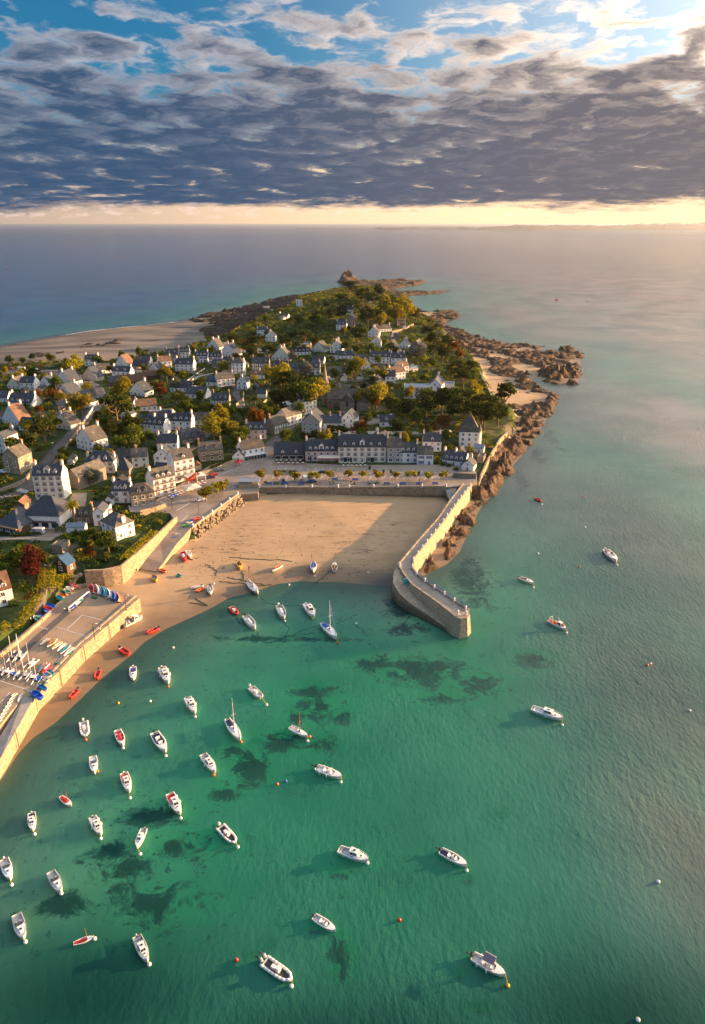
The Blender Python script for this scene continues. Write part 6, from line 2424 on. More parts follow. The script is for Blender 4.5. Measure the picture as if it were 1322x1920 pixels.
def boat_meshes(kind, c1, c2, c3):
    """(name, mesh, [(sub name, mesh)]) for a kind of boat; c1 hull, c2 deck, c3 cockpit or canvas"""
    key = (kind, c1.name, c2.name, c3.name)
    if key in _B:
        return _B[key]
    P = []
    rail = lambda pts, w=0.045: [MBR.bar(a, b, w) for a, b in zip(pts, pts[1:])]
    if kind in ('cruiser', 'bigcruiser'):
        L, B, H = (6.6, 2.5, 0.95) if kind == 'cruiser' else (8.5, 2.9, 1.1)
        h, d, S = hull_parts(L, B, H, (c1, c2, c3), fore=0.4, floor=0.35, rim=0.16)
        P += [('hull', h, []), ('deck', d, [])]
        cm, gm = cabin_mesh(B * 0.34, -L * 0.12, L * 0.2, H * 0.95, 1.15)
        hatch = MB().box(-0.25, 0.25, L * 0.0, L * 0.07, H + 1.24, H + 1.29).mesh('roof_hatch', MAT['glass'])
        P.append(('wheelhouse', cm, [('window', gm), ('roof_hatch', hatch)]))
        fm = MB()
        fm.add([(-B * 0.3, L * 0.18, H * 1.02), (B * 0.3, L * 0.18, H * 1.02), (B * 0.13, L * 0.36, H * 1.15), (-B * 0.13, L * 0.36, H * 1.15),
                (-B * 0.24, L * 0.18, H * 1.4), (B * 0.24, L * 0.18, H * 1.4), (B * 0.08, L * 0.34, H * 1.27), (-B * 0.08, L * 0.34, H * 1.27)],
               [(4, 5, 6, 7), (0, 1, 5, 4), (1, 2, 6, 5), (2, 3, 7, 6), (3, 0, 4, 7)])
        P.append(('cabin', fm.mesh('cabin', GEL), [('roof_hatch', MB().box(-0.22, 0.22, L * 0.24, L * 0.29, H * 1.34, H * 1.39).mesh('roof_hatch', MAT['glass']))]))
        MBR = MB()
        for s in (-1, 1):
            pts = [(s * b * 0.93, y, z + 0.5) for y, b, z in S[6:]]
            for a, b in zip(pts, pts[1:]):
                MBR.bar(a, b, 0.05)
            for (y, b, z) in S[6::1]:
                MBR.bar((s * b * 0.93, y, z), (s * b * 0.93, y, z + 0.5), 0.04)
        P.append(('bow_rail', MBR.mesh('bow_rail', MAT['white_paint']), []))
        P.append(('bench', MB().box(-B * 0.36, B * 0.36, -L * 0.45, -L * 0.39, H * 0.35, H * 0.75).mesh('bench', c3), []))
    elif kind in ('console', 'ttop', 'cuddy', 'open', 'wood'):
        L, B, H = (6.0, 2.3, 0.8)
        if kind in ('open', 'wood'):
            L, B, H = 5.2, 2.0, 0.72
        h, d, S = hull_parts(L, B, H, (c1, c2, c3), fore=0.5 if kind == 'cuddy' else 0.3 if kind != 'open' else 0.2, floor=0.3, rim=0.16)
        P += [('hull', h, []), ('deck', d, [])]
        if kind in ('console', 'ttop'):
            y0 = -L * 0.06
            m = MB().box(-0.42, 0.42, y0, y0 + 0.8, H * 0.3, H + 0.35)
            m.add([(-0.42, y0 + 0.8, H * 0.3), (0.42, y0 + 0.8, H * 0.3), (0.35, y0 + 1.4, H * 0.55), (-0.35, y0 + 1.4, H * 0.55), (-0.42, y0 + 0.8, H + 0.1), (0.42, y0 + 0.8, H + 0.1)],
                  [(4, 5, 2, 3), (1, 2, 5), (0, 4, 3)])
            w = MB().add([(-0.4, y0 + 0.75, H + 0.35), (0.4, y0 + 0.75, H + 0.35), (0.32, y0 + 0.45, H + 0.75), (-0.32, y0 + 0.45, H + 0.75)], [(0, 1, 2, 3)])
            P.append(('console', m.mesh('console', GEL), [('windscreen', w.mesh('windscreen', MAT['glass']))]))
            P.append(('seat', MB().box(-0.45, 0.45, y0 - 0.85, y0 - 0.35, H * 0.3, H * 0.95).box(-0.45, 0.45, y0 - 0.9, y0 - 0.8, H * 0.9, H * 1.35).mesh('seat', GEL), []))
            if kind == 'ttop':
                t = MB().box(-0.95, 0.95, y0 - 0.7, y0 + 1.3, H + 1.5, H + 1.56)
                P.append(('canopy', t.mesh('canopy', NAVP), []))
                f = MB()
                for sx in (-0.85, 0.85):
                    for sy in (y0 - 0.6, y0 + 1.2):
                        f.bar((sx, sy, H), (sx, sy, H + 1.6), 0.07)
                    f.bar((sx * 1.15, y0 - 0.7, H + 1.53), (sx * 1.15, y0 + 1.3, H + 1.53), 0.08)
                P.append(('canopy_frame', f.mesh('canopy_frame', MAT['white_paint']), []))
        if kind == 'cuddy':
            m = MB().add([(-B * 0.36, 0.0, H), (B * 0.36, 0.0, H), (B * 0.14, L * 0.34, H * 1.15), (-B * 0.14, L * 0.34, H * 1.15),
                          (-B * 0.28, 0.1, H + 0.42), (B * 0.28, 0.1, H + 0.42), (B * 0.08, L * 0.3, H * 1.3), (-B * 0.08, L * 0.3, H * 1.3)],
                         [(4, 5, 6, 7), (0, 1, 5, 4), (1, 2, 6, 5), (2, 3, 7, 6), (3, 0, 4, 7)])
            w = MB().add([(-B * 0.3, 0.25, H + 0.42), (B * 0.3, 0.25, H + 0.42), (B * 0.24, -0.15, H + 0.95), (-B * 0.24, -0.15, H + 0.95), (-B * 0.36, -0.7, H + 0.1), (B * 0.36, -0.7, H + 0.1), (-B * 0.28, -0.6, H + 0.75), (B * 0.28, -0.6, H + 0.75)],
                         [(0, 1, 2, 3), (0, 3, 6, 4), (1, 5, 7, 2)])
            P.append(('cabin', m.mesh('cabin', GEL), [('windscreen', w.mesh('windscreen', MAT['glass'])), ('roof_hatch', MB().box(-0.24, 0.24, L * 0.14, L * 0.21, H + 0.36, H + 0.41).mesh('roof_hatch', MAT['glass']))]))
            P.append(('seat', MB().box(-0.75, -0.2, -1.3, -0.8, H * 0.3, H).box(0.2, 0.75, -1.3, -0.8, H * 0.3, H).mesh('seat', c3), []))
        if kind in ('open', 'wood'):
            th = MB()
            for yy in (-1.5, -0.2, 0.9):
                th.box(-B * 0.42, B * 0.42, yy, yy + 0.28, H * 0.62, H * 0.7)
            P.append(('thwart', th.mesh('thwart', TEAK if kind == 'wood' else GEL), []))
            P.append(('cover', MB().add([(-0.5, -1.2, H * 0.72), (0.5, -1.2, H * 0.72), (0.5, 1.0, H * 0.72), (-0.5, 1.0, H * 0.72), (0, -1.2, H * 1.15), (0, 1.0, H * 1.15)],
                                        [(0, 1, 4), (2, 3, 5), (1, 2, 5, 4), (3, 0, 4, 5)]).mesh('cover', c3), []))
    elif kind in ('rib', 'redrib'):
        L, B, H = (5.2, 2.1, 0.5) if kind == 'rib' else (4.2, 1.8, 0.45)
        m = MB()
        pts = []
        for s in (-1, 1):
            line = []
            for i in range(9):
                t = i / 8
                w = 1 if t < 0.55 else math.sqrt(max(0, 1 - ((t - 0.55) / 0.45) ** 2.2))
                line.append((s * (B / 2 - 0.22) * w, -L / 2 + (L - 0.25) * t, H * 0.75 + 0.18 * t * t))
            for a, b in zip(line, line[1:]):
                m.bar(a, b, 0.44, 0.44, 8)
        P.append(('tube', m.mesh('tube', c1, True), []))
        fl = MB().prism([(-B * 0.34, -L * 0.46), (B * 0.34, -L * 0.46), (B * 0.34, L * 0.1), (B * 0.16, L * 0.38), (-B * 0.16, L * 0.38), (-B * 0.34, L * 0.1)], -0.15, 0.22)
        P.append(('floor', fl.mesh('floor', c3), []))
        P.append(('transom', MB().box(-B * 0.3, B * 0.3, -L * 0.46, -L * 0.43, 0.0, 0.6).mesh('transom', GELG), []))
        if kind == 'rib':
            P.append(('console', MB().box(-0.32, 0.32, -0.2, 0.35, 0.2, 1.15).mesh('console', GEL), []))
            P.append(('seat', MB().box(-0.3, 0.3, -1.1, -0.5, 0.2, 0.75).mesh('seat', GEL), []))
        else:
            P.append(('bench', MB().box(-B * 0.3, B * 0.3, -0.3, 0.0, 0.45, 0.52).mesh('bench', BLKP), []))
    elif kind in ('yacht', 'sailboat'):
        L, B, H = (8.0, 2.5, 0.9) if kind == 'yacht' else (5.6, 1.9, 0.65)
        h, d, S = hull_parts(L, B, H, (c1, c2, c3), fore=0.62, floor=0.4, rim=0.2, stern=0.62, bow=0.3, draft=0.5)
        P += [('hull', h, []), ('deck', d, [])]
        m = MB().add([(-B * 0.26, -L * 0.1, H), (B * 0.26, -L * 0.1, H), (B * 0.1, L * 0.24, H * 1.1), (-B * 0.1, L * 0.24, H * 1.1),
                      (-B * 0.2, -L * 0.08, H * 1.42), (B * 0.2, -L * 0.08, H * 1.42), (B * 0.07, L * 0.2, H * 1.28), (-B * 0.07, L * 0.2, H * 1.28)],
                     [(4, 5, 6, 7), (0, 1, 5, 4), (1, 2, 6, 5), (2, 3, 7, 6), (3, 0, 4, 7)])
        P.append(('cabin', m.mesh('cabin', GEL), [('roof_hatch', MB().box(-0.22, 0.22, L * 0.0, L * 0.07, H * 1.4, H * 1.47).mesh('roof_hatch', MAT['glass']))]))
        mh = L * 1.12
        wd = MAT['white_paint'] if kind == 'yacht' else TEAK
        sp = MB().bar((-0.7, L * 0.08, H + mh * 0.5), (0.7, L * 0.08, H + mh * 0.5), 0.06)
        P.append(('mast', MB().cone((0, L * 0.08, H), (0, L * 0.06, H + mh), 0.11, 0.06, 8).mesh('mast', wd), [('spreader', sp.mesh('spreader', wd))]))
        P.append(('boom', MB().bar((0, L * 0.08, H + 0.95), (0, -L * 0.4, H + 0.85), 0.16).mesh('boom', wd), [('furled_sail', MB().bar((0, L * 0.04, H + 1.1), (0, -L * 0.38, H + 1.0), 0.26, 0.3, 6).mesh('furled_sail', c3))]))
        st = MB()
        top = (0, L * 0.06, H + mh * 0.97)
        for q in ((0, L * 0.49, H * 1.2), (0, -L * 0.48, H), (B * 0.48, 0, H), (-B * 0.48, 0, H)):
            st.bar(q, top, 0.03)
        P.append(('rigging', st.mesh('rigging', MAT['dark_metal']), []))
        if kind == 'yacht':
            P.append(('furled_jib', MB().bar((0, L * 0.47, H * 1.3), (0, L * 0.12, H + mh * 0.85), 0.16, 0.16, 6).mesh('furled_jib', c3), []))
    elif kind == 'saildinghy':
        L, B, H = 4.6, 1.7, 0.55
        h, d, S = hull_parts(L, B, H, (c1, c2, c3), fore=0.3, floor=0.3, rim=0.14, stern=0.6)
        P += [('hull', h, []), ('deck', d, [])]
        P.append(('mast', MB().cone((0, L * 0.2, 0.3), (0, L * 0.17, 4.4), 0.07, 0.05, 6).mesh('mast', TEAK), []))
        P.append(('sail', MB().bar((0.1, L * 0.2, H + 0.25), (-0.15, -L * 0.42, H + 0.1), 0.28, 0.26, 6).mesh('sail', c3), []))
        st = MB()
        for q in ((0, L * 0.48, H * 1.2), (B * 0.45, 0, H), (-B * 0.45, 0, H)):
            st.bar(q, (0, L * 0.17, 4.3), 0.025)
        P.append(('rigging', st.mesh('rigging', MAT['dark_metal']), []))
    elif kind == 'fishing':
        L, B, H = 7.2, 2.6, 0.95
        h, d, S = hull_parts(L, B, H, (c1, c2, c3), fore=0.25, floor=0.35, rim=0.14)
        P += [('hull', h, []), ('deck', d, [])]
        cm, gm = cabin_mesh(0.75, 0.2, 1.9, H * 0.6, 1.7, 0.9, 0.2)
        P.append(('wheelhouse', cm, [('window', gm)]))
        P.append(('gear_pile', MB().ball((-0.5, -1.2, 0.8), 0.5, 6, 4).ball((0.5, -1.6, 0.8), 0.45, 6, 4).ball((0.1, -2.3, 0.7), 0.5, 6, 4).box(-0.9, -0.2, 1.9, 2.5, H, H + 0.5).mesh('gear_pile', c3), []))
        f = MB()
        for sx in (-0.9, 0.9):
            f.bar((sx, -2.9, H), (sx, -2.9, H + 1.5), 0.1)
        f.bar((-0.9, -2.9, H + 1.5), (0.9, -2.9, H + 1.5), 0.1).bar((0, 0.4, H + 1.6), (0, 0.2, H + 3.2), 0.07)
        P.append(('gantry', f.mesh('gantry', MAT['white_paint']), []))
    elif kind == 'tender':
        L, B, H = 3.0, 1.5, 0.5
        h, d, S = hull_parts(L, B, H, (c1, c2, c3), fore=0.1, floor=0.25, rim=0.1, n=8, stern=0.9, bow=1.4)
        P += [('hull', h, []), ('rim', d, []), ('thwart', MB().box(-B * 0.42, B * 0.42, -0.2, 0.08, H * 0.6, H * 0.72).mesh('thwart', c1), [])]
    elif kind == 'optimist':
        L, B, H = 2.5, 1.2, 0.42
        h, d, S = hull_parts(L, B, H, (c1, c2, c3), fore=0.2, floor=0.3, rim=0.1, n=7, stern=0.85, bow=2.6)
        P += [('hull', h, []), ('deck', d, []), ('thwart', MB().box(-B * 0.42, B * 0.42, 0.1, 0.3, H * 0.6, H * 0.72).mesh('thwart', GEL), [])]
    elif kind == 'catamaran':
        L = 5.2
        for s in (-1, 1):
            m = MB()
            ln = [(s * 1.05, -L / 2 + L * t, 0.45 + 0.12 * t) for t in (0, .3, .6, .85, 1)]
            rr = [0.2, 0.24, 0.24, 0.17, 0.03]
            for (a, b, r0, r1) in zip(ln, ln[1:], rr, rr[1:]):
                m.cone(a, b, r0, r1, 7)
            P.append(('float', m.mesh('float', c1, True), []))
        P.append(('crossbeam', MB().bar((-1.05, 0.7, 0.75), (1.05, 0.7, 0.75), 0.1).bar((-1.05, -1.3, 0.75), (1.05, -1.3, 0.75), 0.1).mesh('crossbeam', MAT['dark_metal']), []))
        P.append(('trampoline', MB().box(-0.95, 0.95, -1.25, 0.65, 0.73, 0.77).mesh('trampoline', c3), []))
        P.append(('mast', MB().cone((0, 0.7, 0.75), (0, 0.2, 8.4), 0.07, 0.05, 6).mesh('mast', MAT['white_paint']), []))
        st = MB()
        for q in ((0, L * 0.45, 0.6), (-1.0, -0.4, 0.6), (1.0, -0.4, 0.6)):
            st.bar(q, (0, 0.3, 6.6), 0.025)
        P.append(('rigging', st.mesh('rigging', MAT['dark_metal']), []))
    elif kind == 'flatboat':
        L, B, H = 4.8, 1.3, 0.35
        h, d, S = hull_parts(L, B, H, (c1, c2, c3), fore=0.45, floor=0.5, rim=0.22, stern=0.6, bow=0.2)
        P += [('hull', h, []), ('deck', d, [])]
    LEN = {'cruiser': 6.6, 'bigcruiser': 8.5, 'open': 5.2, 'wood': 5.2, 'rib': 5.2, 'redrib': 4.2, 'yacht': 8.0, 'sailboat': 5.6, 'saildinghy': 4.6, 'fishing': 7.2, 'tender': 3.0, 'optimist': 2.5, 'catamaran': 5.2, 'flatboat': 4.8}.get(kind, 6.0)
    _B[key] = (P, LEN, S if kind not in ('rib', 'redrib', 'catamaran') else None)
    return _B[key]


_eng = {}
BOATPOS = []


def place_boat(kind, bow, stern, label, cols=(None, None, None), z=0.0, sand=False, engine=None, cat='boat', group=None, name=None, buoy=None, tilt=0.0, wmul=1.0, fenders=False):
    c1, c2, c3 = (cols[0] or GEL, cols[1] or GEL, cols[2] or GELG)
    a = on(*bow) if sand else at(bow[0], bow[1], z)
    b = on(*stern) if sand else at(stern[0], stern[1], z)
    P, L0, S = boat_meshes(kind, c1, c2, c3)
    d = a - b
    L = Vector((d.x, d.y, 0)).length
    k = max(0.5, min(1.9, L / L0))
    rz = math.atan2(d.y, d.x) - math.pi / 2
    names = {'cruiser': 'motor_cruiser', 'bigcruiser': 'motor_cruiser', 'console': 'motorboat', 'ttop': 'motorboat', 'cuddy': 'motorboat', 'open': 'open_boat', 'wood': 'wooden_boat', 'rib': 'inflatable_boat', 'redrib': 'inflatable_boat',
             'yacht': 'sailing_boat', 'sailboat': 'sailing_boat', 'saildinghy': 'sailing_dinghy', 'fishing': 'fishing_boat', 'tender': 'dinghy', 'optimist': 'training_dinghy', 'catamaran': 'catamaran', 'flatboat': 'sailing_dinghy'}
    mid = (a + b) / 2
    lift = 0.3 * k if sand else 0.0
    root = empty(name or names[kind], (mid.x, mid.y, (mid.z if sand else z) + lift + (0.32 if z > 4 else 0)), rz, label, cat, group, k)
    root.rotation_euler = (0, tilt, rz)
    root.scale = (k * 0.92, k, k * 0.95)
    for nm, me, subs in P:
        o = inst(nm, me, root)
        for sn, sm in subs:
            inst(sn, sm, o)
    if engine:
        e = {'w': GEL, 'k': BLKP, 'g': GELG}[engine[0]]
        key = (engine[0], len(engine))
        if key not in _eng:
            _eng[key] = engine_mesh(1, 1, e) if len(engine) == 1 else tilted_engine(e)
        n = 2 if 'K' in engine or engine.endswith('2') else 1
        for i in range(n):
            inst('outboard_engine', _eng[key], root, ((0 if n == 1 else (-0.4 + 0.8 * i)), -L0 / 2 - 0.2, 0.25))
    if fenders and S:
        if 'fender' not in _eng:
            _eng['fender'] = MB().cone((0, 0, -0.35), (0, 0, 0.35), 0.14, 0.12, 6).mesh('fender', MAT['white_paint'])
        for i, s in ((2, -1), (5, -1), (2, 1), (5, 1)):
            y, w, zz = S[i]
            inst('fender', _eng['fender'], root, (s * (w + 0.12), y, zz * 0.6))
    if buoy:
        mooring(buoy[1], buoy[2], {'w': 'white', 'o': 'orange', 'r': 'red', 'y': 'yellow', 'b': 'blue'}[buoy[0]], 'at the bow of the ' + buoy[3], a if not sand else None, z)
    BOATPOS.append((root, label))
    return root


_bm = {}


def mooring(px, py, colname, where, bow=None, z=0.0, r=0.32, sand=False):
    col = {'white': GEL, 'orange': ORGP, 'red': REDP, 'yellow': YELP, 'blue': BLUP}[colname]
    if colname not in _bm:
        _bm[colname] = MB().ball((0, 0, 0.12), 0.38, 10, 7).mesh('float', col, True), MB().cone((0, 0, 0.45), (0, 0, 0.65), 0.07, 0.05, 6).mesh('ring', MAT['dark_metal'])
    p = on(px, py) if sand else at(px, py, z)
    root = empty('mooring_buoy', p, 0, '%s mooring buoy %s' % (colname, where), 'buoy')
    inst('float', _bm[colname][0], root)
    inst('ring', _bm[colname][1], root)
    if bow is not None:
        m = MB().bar((0, 0, 0.4), (bow.x - p.x, bow.y - p.y, 0.75), 0.09)
        link(bpy.data.objects.new('rope', m.mesh('rope', YELP)), root)
    return root


W, G_, RD, NV, TK, BK, BL = GEL, GELG, REDP, NAVP, TEAK, BLKP, BLUP
# kind, bow px, stern px, label, colours, engine, buoy
FLEET = [
    ('cuddy', (250, 1277), (250, 1254), 'small white motorboat with blue cushions, nearest the two red inflatables', (W, W, BL), 'w', None, 0),
    ('cruiser', (316, 1283), (304, 1256), 'white cabin cruiser moored just right of the small blue cushioned motorboat', (W, W, G_), 'w', ('o', 315.5, 1288, 'cruiser beside the blue cushioned motorboat'), 1),
    ('rib', (161, 1385), (157, 1356), 'white inflatable with an orange cushion, first boat out from the golden wall', (W, W, G_), 'w', ('o', 161, 1388, 'white inflatable nearest the golden wall'), 0),
    ('open', (231, 1400), (221, 1373), 'white open boat with red gear on board', (W, W, RD), None, ('w', 231, 1403, 'open boat with red gear'), 0),
    ('console', (311, 1412), (290, 1379), 'white centre console boat with navy cover and yellow bow ropes', (W, W, NV), 'k', ('w', 311, 1418, 'console boat with yellow ropes'), 0),
    ('cuddy', (178, 1452), (175, 1422), 'plain white cuddy boat without engine between two open boats', (W, W, W), None, ('o', 183, 1447, 'plain white cuddy boat'), 0),
    ('cruiser', (243, 1487), (233, 1454), 'white cruiser with orange upholstery and dark side opening', (W, W, ORGP), 'w', ('w', 244, 1497, 'cruiser with orange upholstery'), 0),
    ('saildinghy', (134, 1513), (114, 1496), 'small white sailing dinghy with red trim and short mast', (W, W, RD), None, None, 0),
    ('cruiser', (62, 1560), (60, 1528), 'white boat with navy cover over its cockpit near the left edge', (W, W, NV), 'w', ('w', 65, 1565, 'boat with navy cockpit cover'), 0),
    ('cruiser', (190, 1568), (174, 1536), 'white cruiser with two dark roof hatches and grey outboard', (W, W, W), 'g', ('w', 189, 1573, 'cruiser with two dark hatches'), 1),
    ('cruiser', (257, 1592), (271, 1557), 'white cruiser pointing left with two engines', (W, W, G_), 'k', ('w', 263, 1602, 'cruiser pointing left'), 0),
    ('cruiser', (338, 1529), (319, 1493), 'white cruiser with a red bucket in its cockpit', (W, W, RD), None, ('w', 339, 1535, 'cruiser with a red bucket'), 1),
    ('cuddy', (20, 1652), (9, 1615), 'white day boat with two pale seats cut close to the left edge', (W, W, G_), 'w', ('w', 22, 1660, 'day boat with two pale seats'), 0),
    ('cuddy', (115, 1676), (96, 1639), 'grey decked motorboat with round windscreen left of the big weed bed', (W, G_, G_), None, ('w', 115, 1676, 'grey decked motorboat'), 0),
    ('cuddy', (45, 1764), (32, 1719), 'large grey decked motorboat lowest at the left edge', (W, G_, G_), None, ('w', 48, 1767, 'lowest boat at the left edge'), 0),
    ('saildinghy', (176, 1759), (138, 1772), 'white sailing dinghy with red sail stowed and orange leaning mast', (W, W, RD), None, ('w', 178, 1761, 'dinghy with the red sail'), 0),
    ('cruiser', (277, 1806), (257, 1760), 'white motorboat with grey canvas over its windscreen, bottom left', (W, G_, G_), 'g', ('w', 280, 1809, 'motorboat with grey canvas'), 0),
    ('cruiser', (366, 1339), (352, 1312), 'white fisher cruiser above the leaning sailing yacht', (W, W, W), None, ('w', 366, 1344.5, 'fisher cruiser'), 1),
    ('rib', (492, 1313), (470, 1291), 'grey and white inflatable lying right of the long tall yacht', (RUBG, W, W), 'w', ('w', 500, 1322, 'grey and white inflatable'), 0),
    ('yacht', (451, 1391), (426, 1353), 'long white sailing yacht with blue cover on its cabin', (W, W, NV), None, ('o', 452, 1392, 'long white yacht'), 0),
    ('sailboat', (577, 1383), (543, 1367), 'white sailing yacht lying beside the dark weed ring', (W, W, W), None, ('w', 577, 1390, 'yacht beside the weed ring'), 0),
    ('bigcruiser', (404, 1451), (381, 1419), 'broad white flybridge cruiser below the long yacht', (W, W, G_), None, ('o', 401, 1454, 'broad flybridge cruiser'), 1),
    ('console', (641, 1461), (594, 1443), 'long white console boat with a black tilted engine and four fenders', (W, W, W), 'kt', ('w', 639, 1467, 'long console boat'), 1),
    ('rib', (443, 1585), (413, 1552), 'white motorboat with dark horseshoe seat at its bow', (W, W, BK), 'w', ('w', 446, 1589, 'boat with the dark horseshoe seat'), 0),
    ('cruiser', (690, 1617), (636, 1597), 'white cruiser with red life raft on its wheelhouse', (W, W, G_), None, ('w', 689, 1619, 'cruiser with the red life raft'), 0),
    ('console', (629, 1748), (589, 1722), 'white console boat carrying a round red buoy on its bow', (W, W, G_), 'kt', None, 0),
    ('rib', (549, 1843), (495, 1804), 'grey inflatable with two tilted engines and dark cushions', (W, W, BK), 'gt2', ('w', 546.5, 1850, 'twin engined inflatable'), 0),
    ('console', (875, 1626), (826, 1599), 'white hulled open boat with dark grey floor and tilted black engine', (W, W, NV), 'kt', ('w', 875, 1633, 'boat with dark grey floor'), 0),
    ('ttop', (947, 1832), (886, 1797), 'white fishing motorboat with a dark square canopy', (W, W, G_), 'kt', ('y', 952, 1849, 'boat with dark canopy'), 1),
    ('redrib', (1015, 942), (1004, 935), 'red boat with dark load anchored off the rocky shore', (RD, RD, BK), None, ('w', 1016, 946, 'red boat off the rocks'), 0),
    ('console', (1155, 1055), (1135, 1035), 'white motorboat furthest right of all the moored boats', (W, W, BK), 'w', ('w', 1157, 1060, 'motorboat furthest right'), 0),
    ('cuddy', (1000, 1096), (974, 1085), 'white motorboat right of the pier elbow', (W, W, TK), 'k', ('w', 1000, 1102, 'motorboat right of the pier elbow'), 0),
    ('fishing', (1061, 1183), (1029, 1166), 'small fishing boat with bright orange gear and wheelhouse', (W, W, ORGP), 'k', ('w', 1062, 1187, 'orange geared fishing boat'), 0),
    ('bigcruiser', (1054, 1352), (997, 1332), 'largest white motor cruiser with a wheelhouse and long bow rail', (W, W, W), None, ('w', 1054, 1360, 'largest motor cruiser'), 1),
    ('rib', (445.5, 1155), (433, 1140), 'open red inflatable afloat in the shallows', (RD, RD, BK), None, None, 0),
    ('open', (478, 1181), (460, 1159), 'white open boat with a pale cover in the shallows left', (W, G_, W), 'k', None, 0),
    ('open', (533, 1163), (523, 1140), 'grey open boat with pale cover in the middle of the shallows', (G_, G_, W), 'w', ('w', 534.5, 1165, 'grey open boat'), 0),
    ('cruiser', (589, 1160), (574, 1137), 'small white cuddy cruiser left of the blue sailed yacht', (W, W, W), 'w', ('y', 586, 1160, 'small white cuddy cruiser'), 0),
    ('yacht', (631, 1200), (604, 1172), 'white sailing yacht with blue furled jib near the pier', (W, W, BL), None, ('r', 634.5, 1206, 'yacht with the blue jib'), 0),
]
for kind, bow, stern, lab, cols, eng, buoy, fend in FLEET:
    place_boat(kind, bow, stern, lab, cols, 0.0, False, eng, 'sailing boat' if kind in ('yacht', 'sailboat', 'saildinghy') else 'boat', buoy=buoy, fenders=bool(fend))

# afloat far out
place_boat('redrib', (1048, 563), (1041, 562), 'red boat far out right of the headland', (RD, RD, RD), cat='boat')
place_boat('open', (1104.5, 565.5), (1101, 565), 'tiny white boat furthest out on the right', cat='boat')
place_boat('console', (16, 502), (11, 502), 'tiny orange lit boat leaving a wake at far left', (ORGP, W, W), cat='boat')
place_boat('console', (231.5, 482.5), (227.5, 482), 'tiny boat alone on the open sea, upper left', (ORGP, W, W), cat='boat')

BEACHED = [
    ('sailboat', (484, 1117), (466, 1096), 'white sailing boat aground at the water edge with a tall mast', (W, W, W), None, 0.15),
    ('saildinghy', (451, 1070), (447.5, 1056), 'yellow hulled boat with dark interior aground on the sand', (YELP, YELP, BK), None, -0.1),
    ('saildinghy', (511, 1074), (529, 1063), 'wooden decked sailing boat with orange spars aground on the sand', (W, TK, ORGP), None, 0.2),
    ('saildinghy', (588, 1076), (588.5, 1058), 'white boat with bright blue cover aground on the sand', (W, W, BL), None, 0.1),
    ('saildinghy', (627.5, 1059), (627, 1075), 'white boat with brown sail aground furthest right on the sand', (W, W, TK), None, 0.05),
    ('wood', (348, 1055), (343, 1040), 'red rimmed white boat lying against another on the sand', (RD, RD, W), None, 0.1),
    ('open', (356.5, 1048), (352, 1036), 'white boat with purple lining lying against the red rimmed boat', (W, W, G_), None, -0.1),
    ('redrib', (298, 1069.5), (313, 1075), 'orange inflatable at the foot of the slipway', (ORGP, ORGP, RD), None, 0),
    ('tender', (293.5, 1093), (289, 1083), 'yellow dinghy lying alone on the sand', (YELP, YELP, BL), None, 0.1),
    ('tender', (332, 1078.5), (339, 1083), 'small round blue dinghy on the sand', (TEAP, TEAP, TEAP), None, 0),
    ('open', (357, 1106), (381, 1100), 'long grey boat aground behind an orange inflatable', (W, G_, G_), None, 0.1),
    ('redrib', (366, 1111.5), (382.5, 1105), 'bright orange inflatable aground beside the long grey boat', (ORGP, ORGP, RD), None, 0),
    ('open', (395.5, 1118), (394, 1102), 'grey and white boat with an outboard aground right of the orange inflatable', (W, W, G_), 'k', 0.1),
    ('redrib', (274, 1191), (297, 1181), 'red inflatable nearest the beached fishing boat', (RD, RD, RD), 'k', 0),
    ('redrib', (244, 1232), (226, 1219), 'red inflatable at the water edge, middle of three by the wall', (RD, RD, RD), 'k', 0),
    ('redrib', (181.5, 1278), (185, 1260), 'red inflatable with a dark engine in the shallows', (RD, RD, RD), 'k', 0),
    ('redrib', (131, 1314), (146, 1296), 'lowest of the red inflatables below the golden wall', (RD, RD, RD), 'k', 0),
    ('fishing', (267, 1160), (231, 1178), 'white fishing boat heaped with gear beached against the golden wall', (W, G_, G_), 'k', 0.08),
    ('tender', (347, 1015.5), (353, 1011), 'blue dinghy on the sand under the slipway wall', (BL, BL, W), None, 0.1),
]
for kind, bow, stern, lab, cols, eng, tl in BEACHED:
    place_boat(kind, bow, stern, lab, cols, 0, True, eng, 'sailing boat' if kind in ('sailboat', 'saildinghy') else 'boat', tilt=tl)


def yard_boat(kind, bow, stern, lab, cols, z=PZ, group=None, tilt=0.0, cat='dinghy'):
    return place_boat(kind, bow, stern, lab, cols, z - 0.27 if kind != 'catamaran' else z - 0.6, False, None, cat, group, tilt=tilt)


